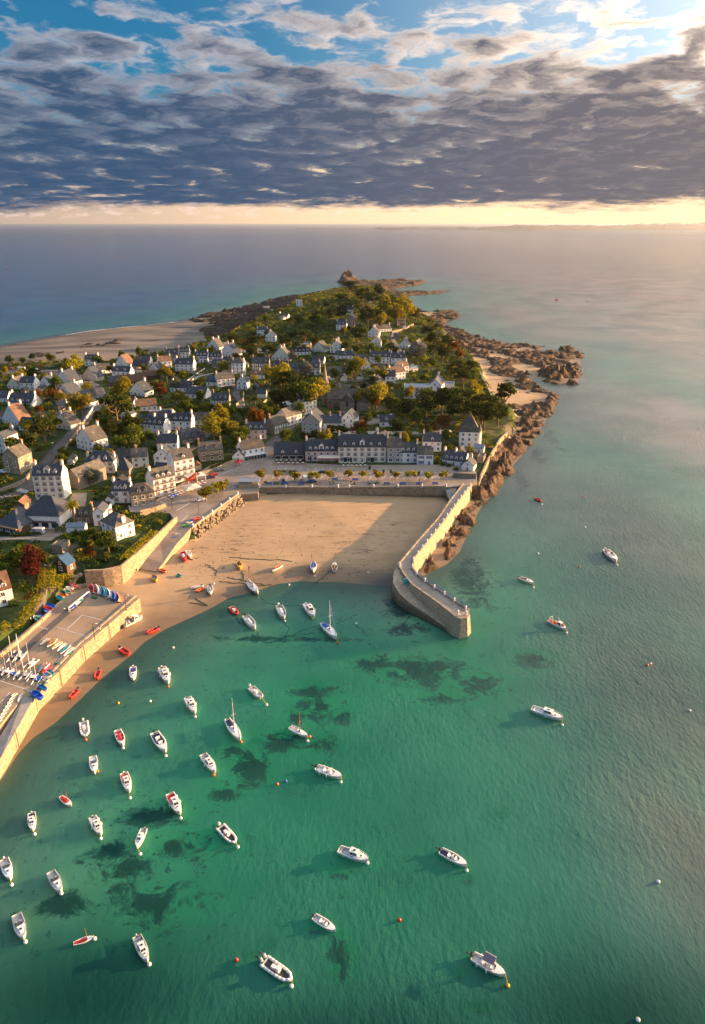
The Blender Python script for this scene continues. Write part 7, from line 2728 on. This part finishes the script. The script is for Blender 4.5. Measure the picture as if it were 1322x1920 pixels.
TE, GN, YL, OR = TEAP, GRNP, YELP, ORGP
for bow, stern, lab, cols, z in [
        ((322, 1010), (332, 1009), 'blue dinghy on the slipway', (BL, BL, W), 4.7), ((329, 1004), (339, 1003), 'white dinghy on the slipway', (W, W, G_), 5.0),
        ((343, 990), (353, 986), 'green dinghy on the slipway top', (GN, GN, G_), 5.8), ((350, 983), (360, 980), 'white dinghy under the quay posts', (W, W, G_), QZ),
        ((355, 981), (365, 977), 'blue dinghy between a white and a red one by the quay posts', (BL, BL, W), QZ), ((363, 979), (373, 973), 'red dinghy by the quay posts', (RD, RD, W), QZ)]:
    yard_boat('tender', bow, stern, lab, cols, z)
yz = [((133, 1098), (143, 1102), 'red dinghy at the top of the row under the hedge', (RD, RD, W)),
      ((124, 1104), (137, 1107), 'pink and white dinghy under the hedge', (OR, W, W)),
      ((114, 1111), (121, 1115), 'dark green dinghy pushed behind a lighter green one', (GN, GN, BK)),
      ((122, 1108), (131, 1115), 'bright green dinghy in the row under the hedge', (GN, W, GN)),
      ((111, 1118), (124, 1119), 'yellow and red dinghy in the row under the hedge', (YL, RD, RD)),
      ((107, 1121), (116, 1127), 'light blue dinghy at the end of the upper row', (TE, TE, TE)),
      ((96, 1136), (105, 1137), 'dull blue dinghy behind a bright blue one', (TE, BL, G_)),
      ((88, 1136), (101, 1142), 'bright blue dinghy in the middle row under the hedge', (BL, BL, BL)),
      ((83, 1141), (97, 1146), 'brick red dinghy between two blue ones', (RD, OR, RD)),
      ((83, 1147), (96, 1152), 'blue dinghy with white ends in the middle row', (BL, BL, W)),
      ((72, 1156), (84, 1160), 'blue dinghy at the lower end of the yard wall', (BL, BL, W)),
      ((65, 1159), (76, 1167), 'green dinghy with white rim at the lower end', (GN, W, GN)),
      ((171, 1122), (182, 1124), 'green dinghy lying alone inside the ring of racks', (GN, GN, GN)),
      ((62, 1301), (77, 1313), 'bright blue dinghy nearest the harbour slipway', (BL, BL, BL)),
      ((74, 1289), (86, 1296), 'blue dinghy above the bright blue one', (BL, BL, TE)),
      ((73, 1283), (82, 1287), 'dark teal dinghy above two blue ones by the yard kerb', (GN, GN, BK)),
      ((79, 1273), (89, 1280), 'black and white dinghy by the yard kerb', (W, W, BK)),
      ((83, 1264), (94, 1272), 'pale blue dinghy by the yard kerb', (TE, W, BL)),
      ((89, 1260), (99, 1267), 'teal dinghy at the head of the row by the kerb', (TE, TE, TE)),
      ((103, 1247), (113, 1249), 'dark green dinghy by the kerb below the white sailing dinghies', (GN, GN, GN))]
for b, s, lab, cols in yz:
    yard_boat('tender', b, s, lab, cols)
# hauled-out sailing dinghies
for b, s, lab, cols in [((76, 1213), (92, 1200), 'grey sailing dinghy with a mast at the left of the hauled row', (G_, G_, G_)),
                        ((89, 1217), (106, 1201), 'varnished brown sailing dinghy in the hauled row', (W, TK, TK)),
                        ((98, 1220), (116, 1207), 'cream sailing dinghy with a short mast in the hauled row', (W, YL, W)),
                        ((108, 1224), (123, 1209), 'plain white flat dinghy in the hauled row', (W, W, W)),
                        ((114, 1229), (131, 1212), 'white flat dinghy with turquoise cover in the hauled row', (W, TE, TE)),
                        ((120, 1233), (138, 1217), 'white flat dinghy at the right end of the hauled row', (W, W, G_)),
                        ((73, 1264), (87, 1245), 'grey and yellow hull beside the red sailing dinghy', (YL, G_, G_)),
                        ((80, 1266), (95, 1248), 'red sailing dinghy with white rim and a mast', (RD, RD, W))]:
    yard_boat('saildinghy' if 'mast' in lab or 'varnished' in lab else 'flatboat', b, s, lab, cols, PZ + 0.1, cat='sailing dinghy')
yard_boat('tender', (129, 1231), (138, 1224), 'light green dinghy at the end of the hauled row', (GN, GN, G_))
# catamarans
for i, (b, s, lab) in enumerate([
        ((-3, 1269), (12, 1256), 'catamaran cut by the left edge'), ((8, 1272), (22, 1258), 'catamaran with covered deck, first from the left edge'),
        ((20, 1276), (32, 1262), 'catamaran with white cover, second from the left edge'), ((30, 1280), (42, 1267), 'catamaran with green lashings in the packed row'),
        ((42, 1279), (56, 1262), 'catamaran with its floats pointing at the white line'), ((56, 1283), (68, 1266), 'catamaran beside the last one of the packed row'),
        ((64, 1289), (79, 1268), 'catamaran at the right end of the packed row'), ((18, 1247), (34, 1224), 'catamaran parked highest in the yard'),
        ((33, 1244), (46, 1226), 'catamaran with blue deck parked second highest'), ((48, 1258), (70, 1240), 'catamaran with tan cover in the middle of the yard')]):
    o = yard_boat('catamaran', b, s, 'white ' + lab, (W, W, (G_, W, BL, NV)[i % 4]), PZ, cat='catamaran')
    o.scale = (0.75, max(0.6, o.scale[1]), 0.9)
for i in range(8):
    x, y = 27 - i * 4.1, 1306 + i * 7.0
    yard_boat('optimist', (x - 4.5, y + 3.5), (x + 5, y - 3.5), ('topmost white training dinghy on the slipway rail', 'second white training dinghy down the slipway rail', 'third white training dinghy down the rail', 'fourth white training dinghy down the rail',
                                                'fifth white training dinghy down the rail', 'sixth white training dinghy down the rail', 'seventh white training dinghy down the rail', 'white training dinghy at the left edge, lowest on the rail')[i], (W, W, TE), cat='dinghy')
yard_boat('flatboat', (34, 1318), (41, 1304), 'long white hull standing by the slipway head', (W, W, W))
# racked kayaks and dinghies: two arcs
rnd = random.Random(9)
names = {BL: 'blue', TE: 'turquoise', W: 'white', OR: 'orange', RD: 'red', YL: 'yellow', GN: 'green', G_: 'grey'}
seen = {}
arcs = [[(133, 1143), (137, 1139), (141, 1136.5), (145, 1133), (149, 1129.5), (153, 1126), (157, 1122.5), (161, 1118)], [(176, 1108), (184, 1109), (190, 1111), (195, 1112.5), (200, 1114), (205, 1116.5), (210, 1118.5), (215, 1121), (223, 1124)]]
pal = [[BL, BL, TE, W, YL, TE, OR, BL], [RD, W, BL, TE, BL, W, TE, BL, OR]]
ordn = ['first', 'second', 'third', 'fourth', 'fifth', 'sixth', 'seventh', 'eighth', 'ninth']
for ai, arc in enumerate(arcs):
    for j, (x, y) in enumerate(arc):
        c = pal[ai][j]
        dx, dy = (4.5, 3) if ai == 0 else (-4, 6)
        yard_boat('tender', (x - dx, y + dy * (-1 if ai == 0 else 1) * (-1 if ai == 0 else 1)), (x + dx, y - dy * (1 if ai else 1)),
                  '%s stored dinghy, %s in the %s rack counted from the left' % (names[c], ordn[j], ('left', 'right')[ai]), (c, c if j % 2 else W, c), PZ + 0.25 + 0.25 * (j % 2), group='dinghies stored in the yard racks', tilt=0.9 if ai else -0.5)
rk = empty('boat_rack', at(148, 1128, PZ), 0, 'long white railed rack over the left row of stored dinghies', 'rack')
RK = Vector(rk.location)
for off in (0, 2.2):
    m = MB()
    q = [at(128 + off, 1139, PZ + 1.7), at(165 + off, 1109, PZ + 1.7)]
    m.bar(q[0] - RK, q[1] - RK, 0.16)
    for t in (0, 0.33, 0.66, 1):
        p = q[0].lerp(q[1], t) - RK
        m.bar(p, p - Vector((0, 0, 1.7)), 0.1)
    m.obj('rail', MAT['white_paint'], rk)

# free buoys
for px, py, c, w in [(282, 1315.5, 'white', 'alone between the small cruisers and the console boat'), (325, 1215, 'white', 'alone off the red inflatable on the beach'), (222, 1319, 'yellow', 'tiny and dark, left of the lone white buoy'),
                     (536, 1465.5, 'blue', 'in the middle of the weed beds'), (520, 1471, 'orange', 'left of the blue buoy'), (749, 1726, 'red', 'alone in the lower middle of the bay'),
                     (443.5, 1801, 'red', 'alone in the lower left of the bay'), (1009, 1038, 'white', 'alone above the motorboat right of the pier'), (1097, 989, 'white', 'alone above the furthest right motorboat'),
                     (1093, 931, 'red', 'highest of the lone buoys at right'), (1086, 1063, 'red', 'left of the furthest right motorboat'), (1220, 1245, 'white', 'beside an orange one at far right'), (1214, 1248, 'orange', 'touching the far right white one'),
                     (1293, 1333, 'white', 'near the right edge in mid picture'), (1234, 1654, 'white', 'near the right edge further down'), (1196, 1913, 'white', 'at the bottom edge, right'), (1169, 823, 'white', 'tiny and far on the right'),
                     (668, 1169.5, 'white', 'between the yacht and the pier end'), (542, 1097, 'white', 'in the shallows below the beached boats'), (581, 1382, 'orange', 'right of the yacht beside the weed ring'),
                     (690, 1074, 'white', 'on the wet sand left of the pier elbow'), (590, 1081, 'white', 'on the sand below the blue covered boat'), (634, 1206.5, 'red', ''), (401, 1095, 'white', 'on the sand right of the orange inflatable')]:
    if w:
        mooring(px, py, c, w, sand=(py < 1100 and px < 700))

# mooring chains lying on the sand and the shallow floor
ch = []
for pts in [[(430, 1045), (470, 1048), (520, 1050), (548, 1053)], [(412, 1090), (470, 1096), (490, 1098), (510, 1097)], [(428, 1082), (500, 1098)], [(455, 1070), (457, 1085), (452, 1090)],
            [(355, 1130), (390, 1136), (365, 1122)], [(388, 1059), (402, 1067), (408, 1070), (402, 1080)], [(480, 1184), (488, 1196), (500, 1206)], [(500, 1206), (530, 1196), (560, 1186), (600, 1172)],
            [(486, 1118), (500, 1130), (545, 1138), (570, 1136)], [(533, 1165), (543, 1180), (535, 1195)], [(666, 1170), (686, 1190)], [(631, 1170), (670, 1152)], [(445, 1158), (447, 1166), (458, 1172)],
            [(430, 1133), (430, 1143), (428, 1150)], [(362, 1050), (352, 1047)], [(500, 1206), (545, 1192), (590, 1188)], [(590, 1095), (620, 1070)]]:
    P = []
    for a, b in pts:
        p = on(a, b)
        P.append(Vector((p.x, p.y, p.z + 0.12)))
    q = resample(P, 14)
    q = [p + Vector((rnd.uniform(-.5, .5), rnd.uniform(-.5, .5), 0)) if 0 < i < 13 else p for i, p in enumerate(q)]
    for p in q:
        p.z = gzp(p.x, p.y) + 0.08
    ch.append(q)
cm = MB()
for q in ch:
    for a, b in zip(q, q[1:]):
        cm.bar(a, b, 0.22, 0.14)
simple('weedy_chain', (0.05, 0.055, 0.03), 0.9, 0.3)
cm.obj('mooring_chains', MAT['weedy_chain'], kind='stuff')
# ---------------------------------------------------------------- cars, lamps, terraces, people
_car = {}


def car(px, py, deg, colname, label, kind='car', z=None):
    cols = {'white': (0.75, 0.75, 0.73), 'black': (0.02, 0.02, 0.025), 'grey': (0.18, 0.19, 0.2), 'red': (0.35, 0.02, 0.02), 'blue': (0.03, 0.09, 0.28), 'silver': (0.5, 0.52, 0.54)}
    mt = paint('car_' + colname, cols[colname], 0.3)
    k = (colname, kind)
    if k not in _car:
        m = MB()
        L, W_, H = (4.3, 1.78, 1.48) if kind == 'car' else (5.4, 2.0, 2.4) if kind == 'van' else (6.6, 2.3, 2.9)
        prof = {'car': [(-2.15, .35), (-2.12, .85), (-1.9, .95), (-1.35, 1.42), (0.35, 1.46), (1.15, .98), (2.0, .8), (2.15, .5), (2.12, .3)],
                'van': [(-2.7, .35), (-2.7, 2.25), (-2.5, 2.4), (1.2, 2.4), (1.9, 1.35), (2.6, 1.1), (2.7, .5), (2.65, .3)],
                'camper': [(-3.3, .4), (-3.3, 2.8), (2.2, 2.9), (2.9, 2.3), (2.5, 1.9), (3.0, 1.2), (3.3, 1.0), (3.3, .4)]}[kind]
        n = len(prof)
        vs = []
        for s in (-1, 1):
            for x, zz in prof:
                w = W_ / 2 * (0.82 if zz > 1.2 and kind == 'car' else 1)
                vs.append((s * w, x, zz))
        fs = [(i, (i + 1) % n, (i + 1) % n + n, i + n) for i in range(n)] + [tuple(range(n - 1, -1, -1)), tuple(range(n, 2 * n))]
        m.add(vs, fs)
        g = MB()
        if kind == 'car':
            w = W_ / 2 * 0.84
            for s in (-1, 1):
                g.add([(s * (w + .04), -1.6, 1.0), (s * (w + .04), 0.85, 1.0), (s * (w - .0), 0.3, 1.36), (s * (w - .0), -1.25, 1.36)], [(0, 1, 2, 3) if s > 0 else (3, 2, 1, 0)])
            g.add([(-.68, 1.13, 1.03), (.68, 1.13, 1.03), (.62, .4, 1.46), (-.62, .4, 1.46), (-.66, -1.86, 1.0), (.66, -1.86, 1.0), (.6, -1.4, 1.41), (-.6, -1.4, 1.41)], [(0, 1, 2, 3), (7, 6, 5, 4)])
        else:
            y = 1.25 if kind == 'van' else 2.55
            g.add([(-.85, y + .68, 1.38), (.85, y + .68, 1.38), (.8, y + .08, 2.28), (-.8, y + .08, 2.28)], [(0, 1, 2, 3)])
            for s in (-1, 1):
                g.add([(s * (W_ / 2 + .01), y - 1, 1.4), (s * (W_ / 2 + .01), y + .3, 1.4), (s * (W_ / 2 + .01), y, 2.0), (s * (W_ / 2 + .01), y - 1, 2.0)], [(0, 1, 2, 3)])
        wh = MB().cone((-.11, 0, 0), (.11, 0, 0), .32, .32, 10)
        hl = MB().box(-.14, .14, -.03, .03, -.07, .07)
        _car[k] = (m.mesh('body', mt), g.mesh('windows', MAT['glass']), wh.mesh('wheel', MAT['dark_metal']), hl.mesh('headlight', MAT['zinc']), L, W_)
    b, g, wh, hl, L, W_ = _car[k]
    p = on(px, py) if z is None else at(px, py, z)
    root = empty('parked_' + {'car': 'car', 'van': 'van', 'camper': 'camper_van'}[kind], (p.x, p.y, p.z + (0.22 if z is None else 0.03)), R(deg), label, kind if kind != 'camper' else 'camper van')
    inst('body', b, root)
    inst('windows', g, root)
    for sx in (-1, 1):
        for sy in (-.31, .31):
            inst('wheel', wh, root, (sx * (W_ / 2 - .1), L * sy, .32))
        inst('headlight', hl, root, (sx * (W_ / 2 - .3), L / 2 - 0.0, .7))
    return root


for a in [(412, 883, -60, 'grey', 'dark grey car parked nearest the restaurant corner'), (400, 892, -60, 'red', 'dark red car parked between a grey and a black one'), (395, 897, -60, 'black', 'black car parked below the red one'),
          (378, 939, -60, 'white', 'white car half under the three quay trees'), (531, 903, 10, 'blue', 'dark blue car parked by the quay benches'), (586, 904, -80, 'blue', 'blue car under the square trees'),
          (551, 887, 80, 'black', 'black car by the planting bed on the square'), (603, 888, 100, 'black', 'black car in front of the pink hotel'), (98, 690, 90, 'silver', 'silver car at the right of the beach car park'),
          (66, 694, 80, 'white', 'pale car in the middle of the beach car park'), (20, 693, 85, 'red', 'dark red car at the left of the beach car park'), (50, 689, 90, 'black', 'black car behind the camper van'),
          (143, 715, 70, 'grey', 'grey car on the road at the bend'), (139, 832, -30, 'blue', 'blue car on the main road'), (3, 887, 70, 'white', 'white car beside the stone gabled house')]:
    car(*a, z=QZ if 480 < a[0] < 620 and a[1] > 880 or 370 < a[0] < 420 else None)
for a in [(664, 787, 5, 'white', 'first white car in the row by the church'), (673, 787, 5, 'black', 'black car in the row by the church'), (679, 785, 5, 'red', 'red car in the row by the church'), (687, 784, 5, 'white', 'second white car in the row by the church'),
          (733, 781, 10, 'white', 'white car above the park cottage'), (742, 790, 60, 'grey', 'grey car right of the park cottage'), (661, 729, 80, 'blue', 'dark blue car crossing the church plaza'), (694, 715, 20, 'silver', 'silver car at the top of the plaza'),
          (768, 696, 80, 'white', 'white car beside the orange roofed houses'), (710, 783, 5, 'silver', 'silver car under the big golden tree')]:
    car(*a)
car(572, 901, 20, 'white', 'white van among the square trees', 'van', QZ)
car(71, 1001, 85, 'silver', 'silver van in front of the community hall', 'van')
car(620, 716, 85, 'white', 'white van at the churchyard wall', 'van')
car(611, 713, 85, 'white', 'small white van left of the longer one', 'van')
car(40, 695, 90, 'white', 'large white camper van at the beach car park', 'camper')


def lamp(px, py, h, label, z=None, arm=True, mt='dark_metal'):
    p = on(px, py) if z is None else at(px, py, z)
    root = empty('street_lamp', p, 0, label, 'lamp post')
    MB().cone((0, 0, -.3), (0, 0, h), 0.13, 0.08, 6).obj('pole', MAT[mt], root)
    if arm:
        MB().bar((0, 0, h), (0.9, 0.3, h + .15), 0.1).obj('arm', MAT[mt], root)
        MB().box(0.6, 1.3, .1, .45, h + .02, h + .2).obj('lamp_head', MAT['white_paint'], root)


for a in [(152, 728, 9, 'tall street lamp before the road bend'), (177, 750, 9, 'wooden pole at the road bend'), (136, 798, 7, 'street lamp left of the main road'), (98, 852, 6, 'street lamp by the lower road wall'),
          (106, 689, 12, 'tall mast at the beach car park'), (99, 688, 7, 'short pole left of the tall beach mast'), (21, 703, 8, 'pole at the left of the beach car park'), (51, 909, 9, 'pole by the crossing wall'),
          (757, 700, 8, 'pole beside the long white terrace'), (625, 660, 8, 'pole in mid village'), (555, 812, 5, 'lamp on the village street')]:
    lamp(*a)
for a in [(600, 912, 6, 'lamp on the square, left of three'), (690, 911, 6, 'lamp on the square, middle of three'), (786, 908, 6, 'lamp on the square, right of three'), (373, 962, 6, 'lamp on the west quay'), (323, 955, 6, 'flag pole at the slipway head')]:
    lamp(*a, z=QZ)
lamp(178, 1198, 5, 'lamp post on the yard edge', PZ)
lamp(237, 1143, 5, 'cross armed post at the yard corner', PZ)
lamp(43, 1252, 11, 'tall white mast standing in the boat yard', PZ, False, 'white_paint')

# benches, planters, parasols
bm_ = MB().box(-1.1, 1.1, -.25, .25, .42, .5).box(-1.1, 1.1, .2, .27, .5, .95)
bs_ = bm_.mesh('seat', MAT['blue_paint'])
bl_ = MB().box(-.06, .06, -.22, .22, 0, .42).mesh('leg', MAT['dark_metal'])
for i, x in enumerate([505, 535, 565, 628, 666, 725, 755, 786, 816]):
    r_ = empty('park_bench', at(x, 909 if i not in (3, 4) else 901.5, QZ), 0, ['first', 'second', 'third', 'fourth', 'fifth', 'sixth', 'seventh', 'eighth', 'ninth'][i] + ' blue bench from the left along the square', 'bench', 'blue benches along the square', 1.25)
    inst('seat', bs_, r_)
    for s in (-.9, .9):
        inst('leg', bl_, r_, (s, 0, 0))
pt_ = MB().cone((0, 0, 0), (0, 0, .8), .45, .6, 8).mesh('pot', MAT['dark_metal'])
for x, y, w in [(702, 887, 'left of three'), (719, 887, 'middle of three'), (733, 887, 'right of three'), (785, 890, 'standing alone'), (655, 893, 'beside the steps gap'), (693, 880, 'shaped like a small conifer')]:
    r_ = empty('planter', at(x, y, QZ), 0, 'dark planter with a shrub on the square, ' + w, 'planter')
    inst('pot', pt_, r_)
    inst('shrub', TM['bush'][0][1], r_, (0, 0, .6), 0, (.9, .9, 1.3))
r_ = empty('planter', at(538, 886, QZ), 0, 'long planting bed with low shrubs on the square', 'planting bed')
MB().box(-5, 5, -1, 1, 0, .5).obj('kerb', MAT['quay_stone'], r_)
for i in range(7):
    inst('shrub', TM['goldbush' if i % 2 else 'bush'][0][1], r_, (-4.2 + i * 1.4, 0, .4), i, (.9, .9, .9))


def parasol(px, py, w, mt, label, z=QZ, h=2.8):
    p = at(px, py, z)
    root = empty('parasol', p, 0.6, label, 'parasol')
    MB().cone((0, 0, 0), (0, 0, h), .05, .05, 6).obj('pole', MAT['white_paint'], root)
    m = MB().add([(-w, -w, h - .5), (w, -w, h - .5), (w, w, h - .5), (-w, w, h - .5), (0, 0, h + .35)], [(0, 1, 4), (1, 2, 4), (2, 3, 4), (3, 0, 4), (3, 2, 1, 0)])
    m.obj('canopy', MAT[mt], root)


parasol(361, 921, 3.4, 'canvas', 'largest beige parasol on the hotel terrace')
parasol(354, 926, 2.0, 'canvas', 'smaller beige parasol on the hotel terrace')
parasol(451, 872, 1.8, 'awning_red', 'red parasol on the restaurant corner')
parasol(446, 876, 1.2, 'awning_red', 'small red parasol left of the larger red one')
parasol(327, 938, 1.3, 'boat_blue', 'blue parasol at the lower end of the hotel terrace')
tb_ = MB().cone((0, 0, .68), (0, 0, .74), .5, .5, 8).mesh('tabletop', MAT['white_paint'])
tl_ = MB().cone((0, 0, 0), (0, 0, .68), .06, .06, 5).mesh('leg', MAT['dark_metal'])
cs_ = MB().box(-.22, .22, -.22, .22, .4, .46).mesh('seat', MAT['wood'])
cb_ = MB().box(-.22, .22, .18, .23, .46, .9).mesh('backrest', MAT['wood'])
rnd = random.Random(3)


def terrace(px0, px1, py0, py1, n, where):
    for i in range(n):
        t = (i + 0.5) / n
        x = px0 + (px1 - px0) * t + rnd.uniform(-1, 1)
        y = py0 + (py1 - py0) * t + (i % 2) * 4.5 - 2
        p = at(x, y, QZ)
        o = empty('terrace_table', p, rnd.uniform(0, 3), 'cafe table ' + where, 'table', 'tables ' + where)
        inst('tabletop', tb_, o, scale=(1.3, 1.3, 1))
        inst('leg', tl_, o)
        for k in range(2):
            a = rnd.uniform(0, 6.28)
            c = empty('terrace_chair', (p.x + math.cos(a) * 1.0, p.y + math.sin(a) * 1.0, QZ), a - 1.57, 'wooden chair ' + where, 'chair', 'chairs ' + where)
            inst('seat', cs_, c)
            inst('backrest', cb_, c)


terrace(318, 345, 934, 922, 10, 'on the lower hotel terrace')
terrace(348, 386, 918, 904, 10, 'under the beige parasols')
terrace(516, 570, 867, 867, 12, 'on the dark cafe terrace')
terrace(638, 686, 872, 872, 12, 'in front of the cream hotel')
# railings and posts round the cafe terrace, awning of the pink hotel
r_ = empty('terrace_fence', at(543, 871.5, QZ), 0, 'wooden terrace fence in front of the dark cafe', 'fence')
m = MB()
for i in range(24):
    m.box(-8.6 + i * .74, -8.45 + i * .74, -.06, .06, 0, 1.1)
m.box(-8.6, 8.6, -.05, .05, .95, 1.1)
m.box(-8.6, 8.6, -.05, .05, .3, .4)
m.obj('rail', MAT['wood'], r_)['kind'] = 'stuff'
for x in (-8.5, -2.8, 2.8, 8.5):
    inst('post', MB().box(-.12, .12, -.12, .12, 0, 2.6).mesh('post', MAT['wood']), r_, (x, -.1, 0))
r_ = empty('terrace_awning', at(616, 868, QZ), 0, 'cream and red awning over the pink hotel terrace', 'awning')
MB().add([(-5.5, 3, 3.2), (5.5, 3, 3.2), (6, 0, 2.5), (-6, 0, 2.5)], [(0, 3, 2, 1)]).obj('canvas', MAT['canvas'], r_)
MB().box(-6, 6, -.05, .05, 2.1, 2.5).obj('valance', MAT['awning_red'], r_)
m = MB()
for x in (-5.9, -2, 2, 5.9):
    m.box(x - .06, x + .06, -.06, .06, 0, 2.5)
m.obj('posts', MAT['white_paint'], r_)['kind'] = 'stuff'
r_ = empty('flower_terrace', at(366, 901, QZ), R(38), 'raised terrace hung with red flowers beside the taller hotel', 'terrace')
MB().box(-4.5, 4.5, -2.5, 2.5, 2.6, 2.8).obj('floor', MAT['white_paint'], r_)
m = MB()
for x in (-4.4, 0, 4.4):
    m.box(x - .1, x + .1, -2.4, -2.2, 0, 2.6)
m.obj('columns', MAT['white_paint'], r_)['kind'] = 'stuff'


# people
def person(px, py, deg, top, legs, label, pose='stand', z=None):
    p = on(px, py) if z is None else at(px, py, z)
    J = {'stand': [(0, 0, .95), (0, 0, 1.2), (0, 0, 1.45), (0, 0, 1.62), (0, .02, 1.75), (-.19, 0, 1.42), (-.27, .03, 1.12), (-.24, .15, .9), (.19, 0, 1.42), (.27, .03, 1.12), (.24, .15, .9), (-.1, 0, .9), (-.12, .03, .5), (-.12, 0, .06), (-.13, .16, .03), (.1, 0, .9), (.13, -.02, .5), (.14, -.08, .06), (.14, .08, .03)],
         'sit': [(0, 0, .5), (0, .02, .78), (0, .05, 1.02), (0, .08, 1.18), (0, .12, 1.32), (-.19, .05, 1.0), (-.26, .2, .78), (-.15, .42, .62), (.19, .05, 1.0), (.26, .2, .78), (.15, .42, .62), (-.1, .05, .48), (-.13, .5, .52), (-.13, .55, .08), (-.13, .7, .04), (.1, .05, .48), (.13, .5, .52), (.13, .55, .08), (.13, .7, .04)],
         'bend': [(0, 0, .92), (0, .2, 1.12), (0, .42, 1.25), (0, .56, 1.27), (0, .68, 1.3), (-.18, .4, 1.22), (-.24, .48, .95), (-.2, .6, .7), (.18, .4, 1.22), (.24, .48, .95), (.2, .6, .7), (-.1, 0, .9), (-.12, .05, .5), (-.12, 0, .06), (-.13, .16, .03), (.1, 0, .9), (.13, -.02, .5), (.14, -.2, .06), (.14, -.04, .03)]}[pose]
    E = [(0, 1), (1, 2), (2, 3), (3, 4), (2, 5), (5, 6), (6, 7), (2, 8), (8, 9), (9, 10), (0, 11), (11, 12), (12, 13), (13, 14), (0, 15), (15, 16), (16, 17), (17, 18)]
    rad = [.15, .145, .16, .06, .115, .075, .05, .04, .075, .05, .04, .1, .075, .05, .045, .1, .075, .05, .045]
    me = bpy.data.meshes.new('person')
    me.from_pydata(J, E, [])
    for m_ in (legs, top, 'skin', 'hair'):
        me.materials.append(MAT[m_])
    o = bpy.data.objects.new('person', me)
    o.location = (p.x, p.y, p.z + .06)
    o.rotation_euler = (0, 0, R(deg))
    link(o, label=label, cat='person')
    sk = o.modifiers.new('skin', 'SKIN')
    for i, v in enumerate(me.skin_vertices[0].data):
        v.radius = (rad[i], rad[i] * .85)
        v.use_root = (i == 0)
    o.modifiers.new('sub', 'SUBSURF').levels = 1
    # evaluate once and colour by height along the body
    dg = bpy.context.evaluated_depsgraph_get()
    ev = bpy.data.meshes.new_from_object(o.evaluated_get(dg))
    o.modifiers.clear()
    o.data = ev
    if not len(ev.materials):
        for m_ in (legs, top, 'skin', 'hair'):
            ev.materials.append(MAT[m_])
    jv = [Vector(j) for j in J]
    part = [0, 1, 1, 2, 2, 1, 1, 2, 1, 1, 2, 0, 0, 0, 3, 0, 0, 0, 3]
    for f in ev.polygons:
        k = min(range(len(jv)), key=lambda i: (jv[i] - f.center).length)
        f.material_index = part[k] if not (k == 4 and f.center.z > jv[4].z + .03) else 3
        f.use_smooth = True


simple('skin', (0.45, 0.27, 0.19), 0.6)
simple('hair', (0.05, 0.035, 0.025), 0.8)
simple('dark_trousers', (0.03, 0.035, 0.06), 0.9)
person(122, 1148, 30, 'white_render', 'dark_trousers', 'person in a pale top bending beside the boat rack', 'bend', PZ)
person(188.5, 1181, 0, 'boat_orange', 'white_render', 'person in an orange top walking on the yard edge', 'stand', PZ)
person(58.5, 1166, -60, 'white_render', 'dark_trousers', 'person in a white shirt beside the green dinghy', 'stand', PZ)
person(287, 1083, 200, 'canvas_navy', 'dark_trousers', 'left person pushing the yellow dinghy over the sand', 'bend')
person(291, 1081, 190, 'boat_blue', 'dark_trousers', 'right person pushing the yellow dinghy over the sand', 'bend')

# rubble pile at the top of the yard
rk_ = MB()
for i in range(70):
    t = i / 70
    p = on(132 + 28 * t + rnd.uniform(-3, 3), 1096 - 14 * t + rnd.uniform(-4, 4))
    rk_.ball((p.x, p.y, p.z + .3), rnd.uniform(.4, 1.1), 5, 4, .7)
rk_.obj('rubble_pile', MAT['ochre_stone'], kind='stuff')
# clothes-line of stones: pebbles and weed scraps on the beach
pb = MB()
for i in range(420):
    p = on(rnd.uniform(330, 735), rnd.uniform(960, 1088))
    if p.z < 0.05:
        continue
    pb.ball((p.x, p.y, p.z), rnd.uniform(.1, .35), 4, 3, .4)
pb.obj('beach_debris', MAT['dark_rock'], kind='stuff')
fm_ = MB()
for (a, b) in [((0, 650), (160, 622)), ((160, 622), (330, 604))]:
    P0, P1 = at(*a, 0), at(*b, 0)
    for i in range(90):
        t = i / 90
        q = P0.lerp(P1, t)
        w = rnd.uniform(.5, 2.5)
        fm_.box(q.x, q.x + (P1.x - P0.x) / 90 * 1.3, q.y + rnd.uniform(0, 3), q.y + w + 3, 0.02, 0.06)
fm_.obj('surf_foam', MAT['white_render'], kind='stuff')
# ---------------------------------------------------------------- the air
m, N = new_mat('haze_air')
pv = N.n('ShaderNodeVolumePrincipled', ins={'Color': (0.82, 0.92, 1.0, 1), 'Density': 0.000024, 'Anisotropy': 0.7})
N.n('ShaderNodeOutputMaterial', ins={'Volume': pv.outputs[0]})
MB().box(-92000, 92000, -3000, 92500, -14, 124).obj('haze', m, kind='stuff')
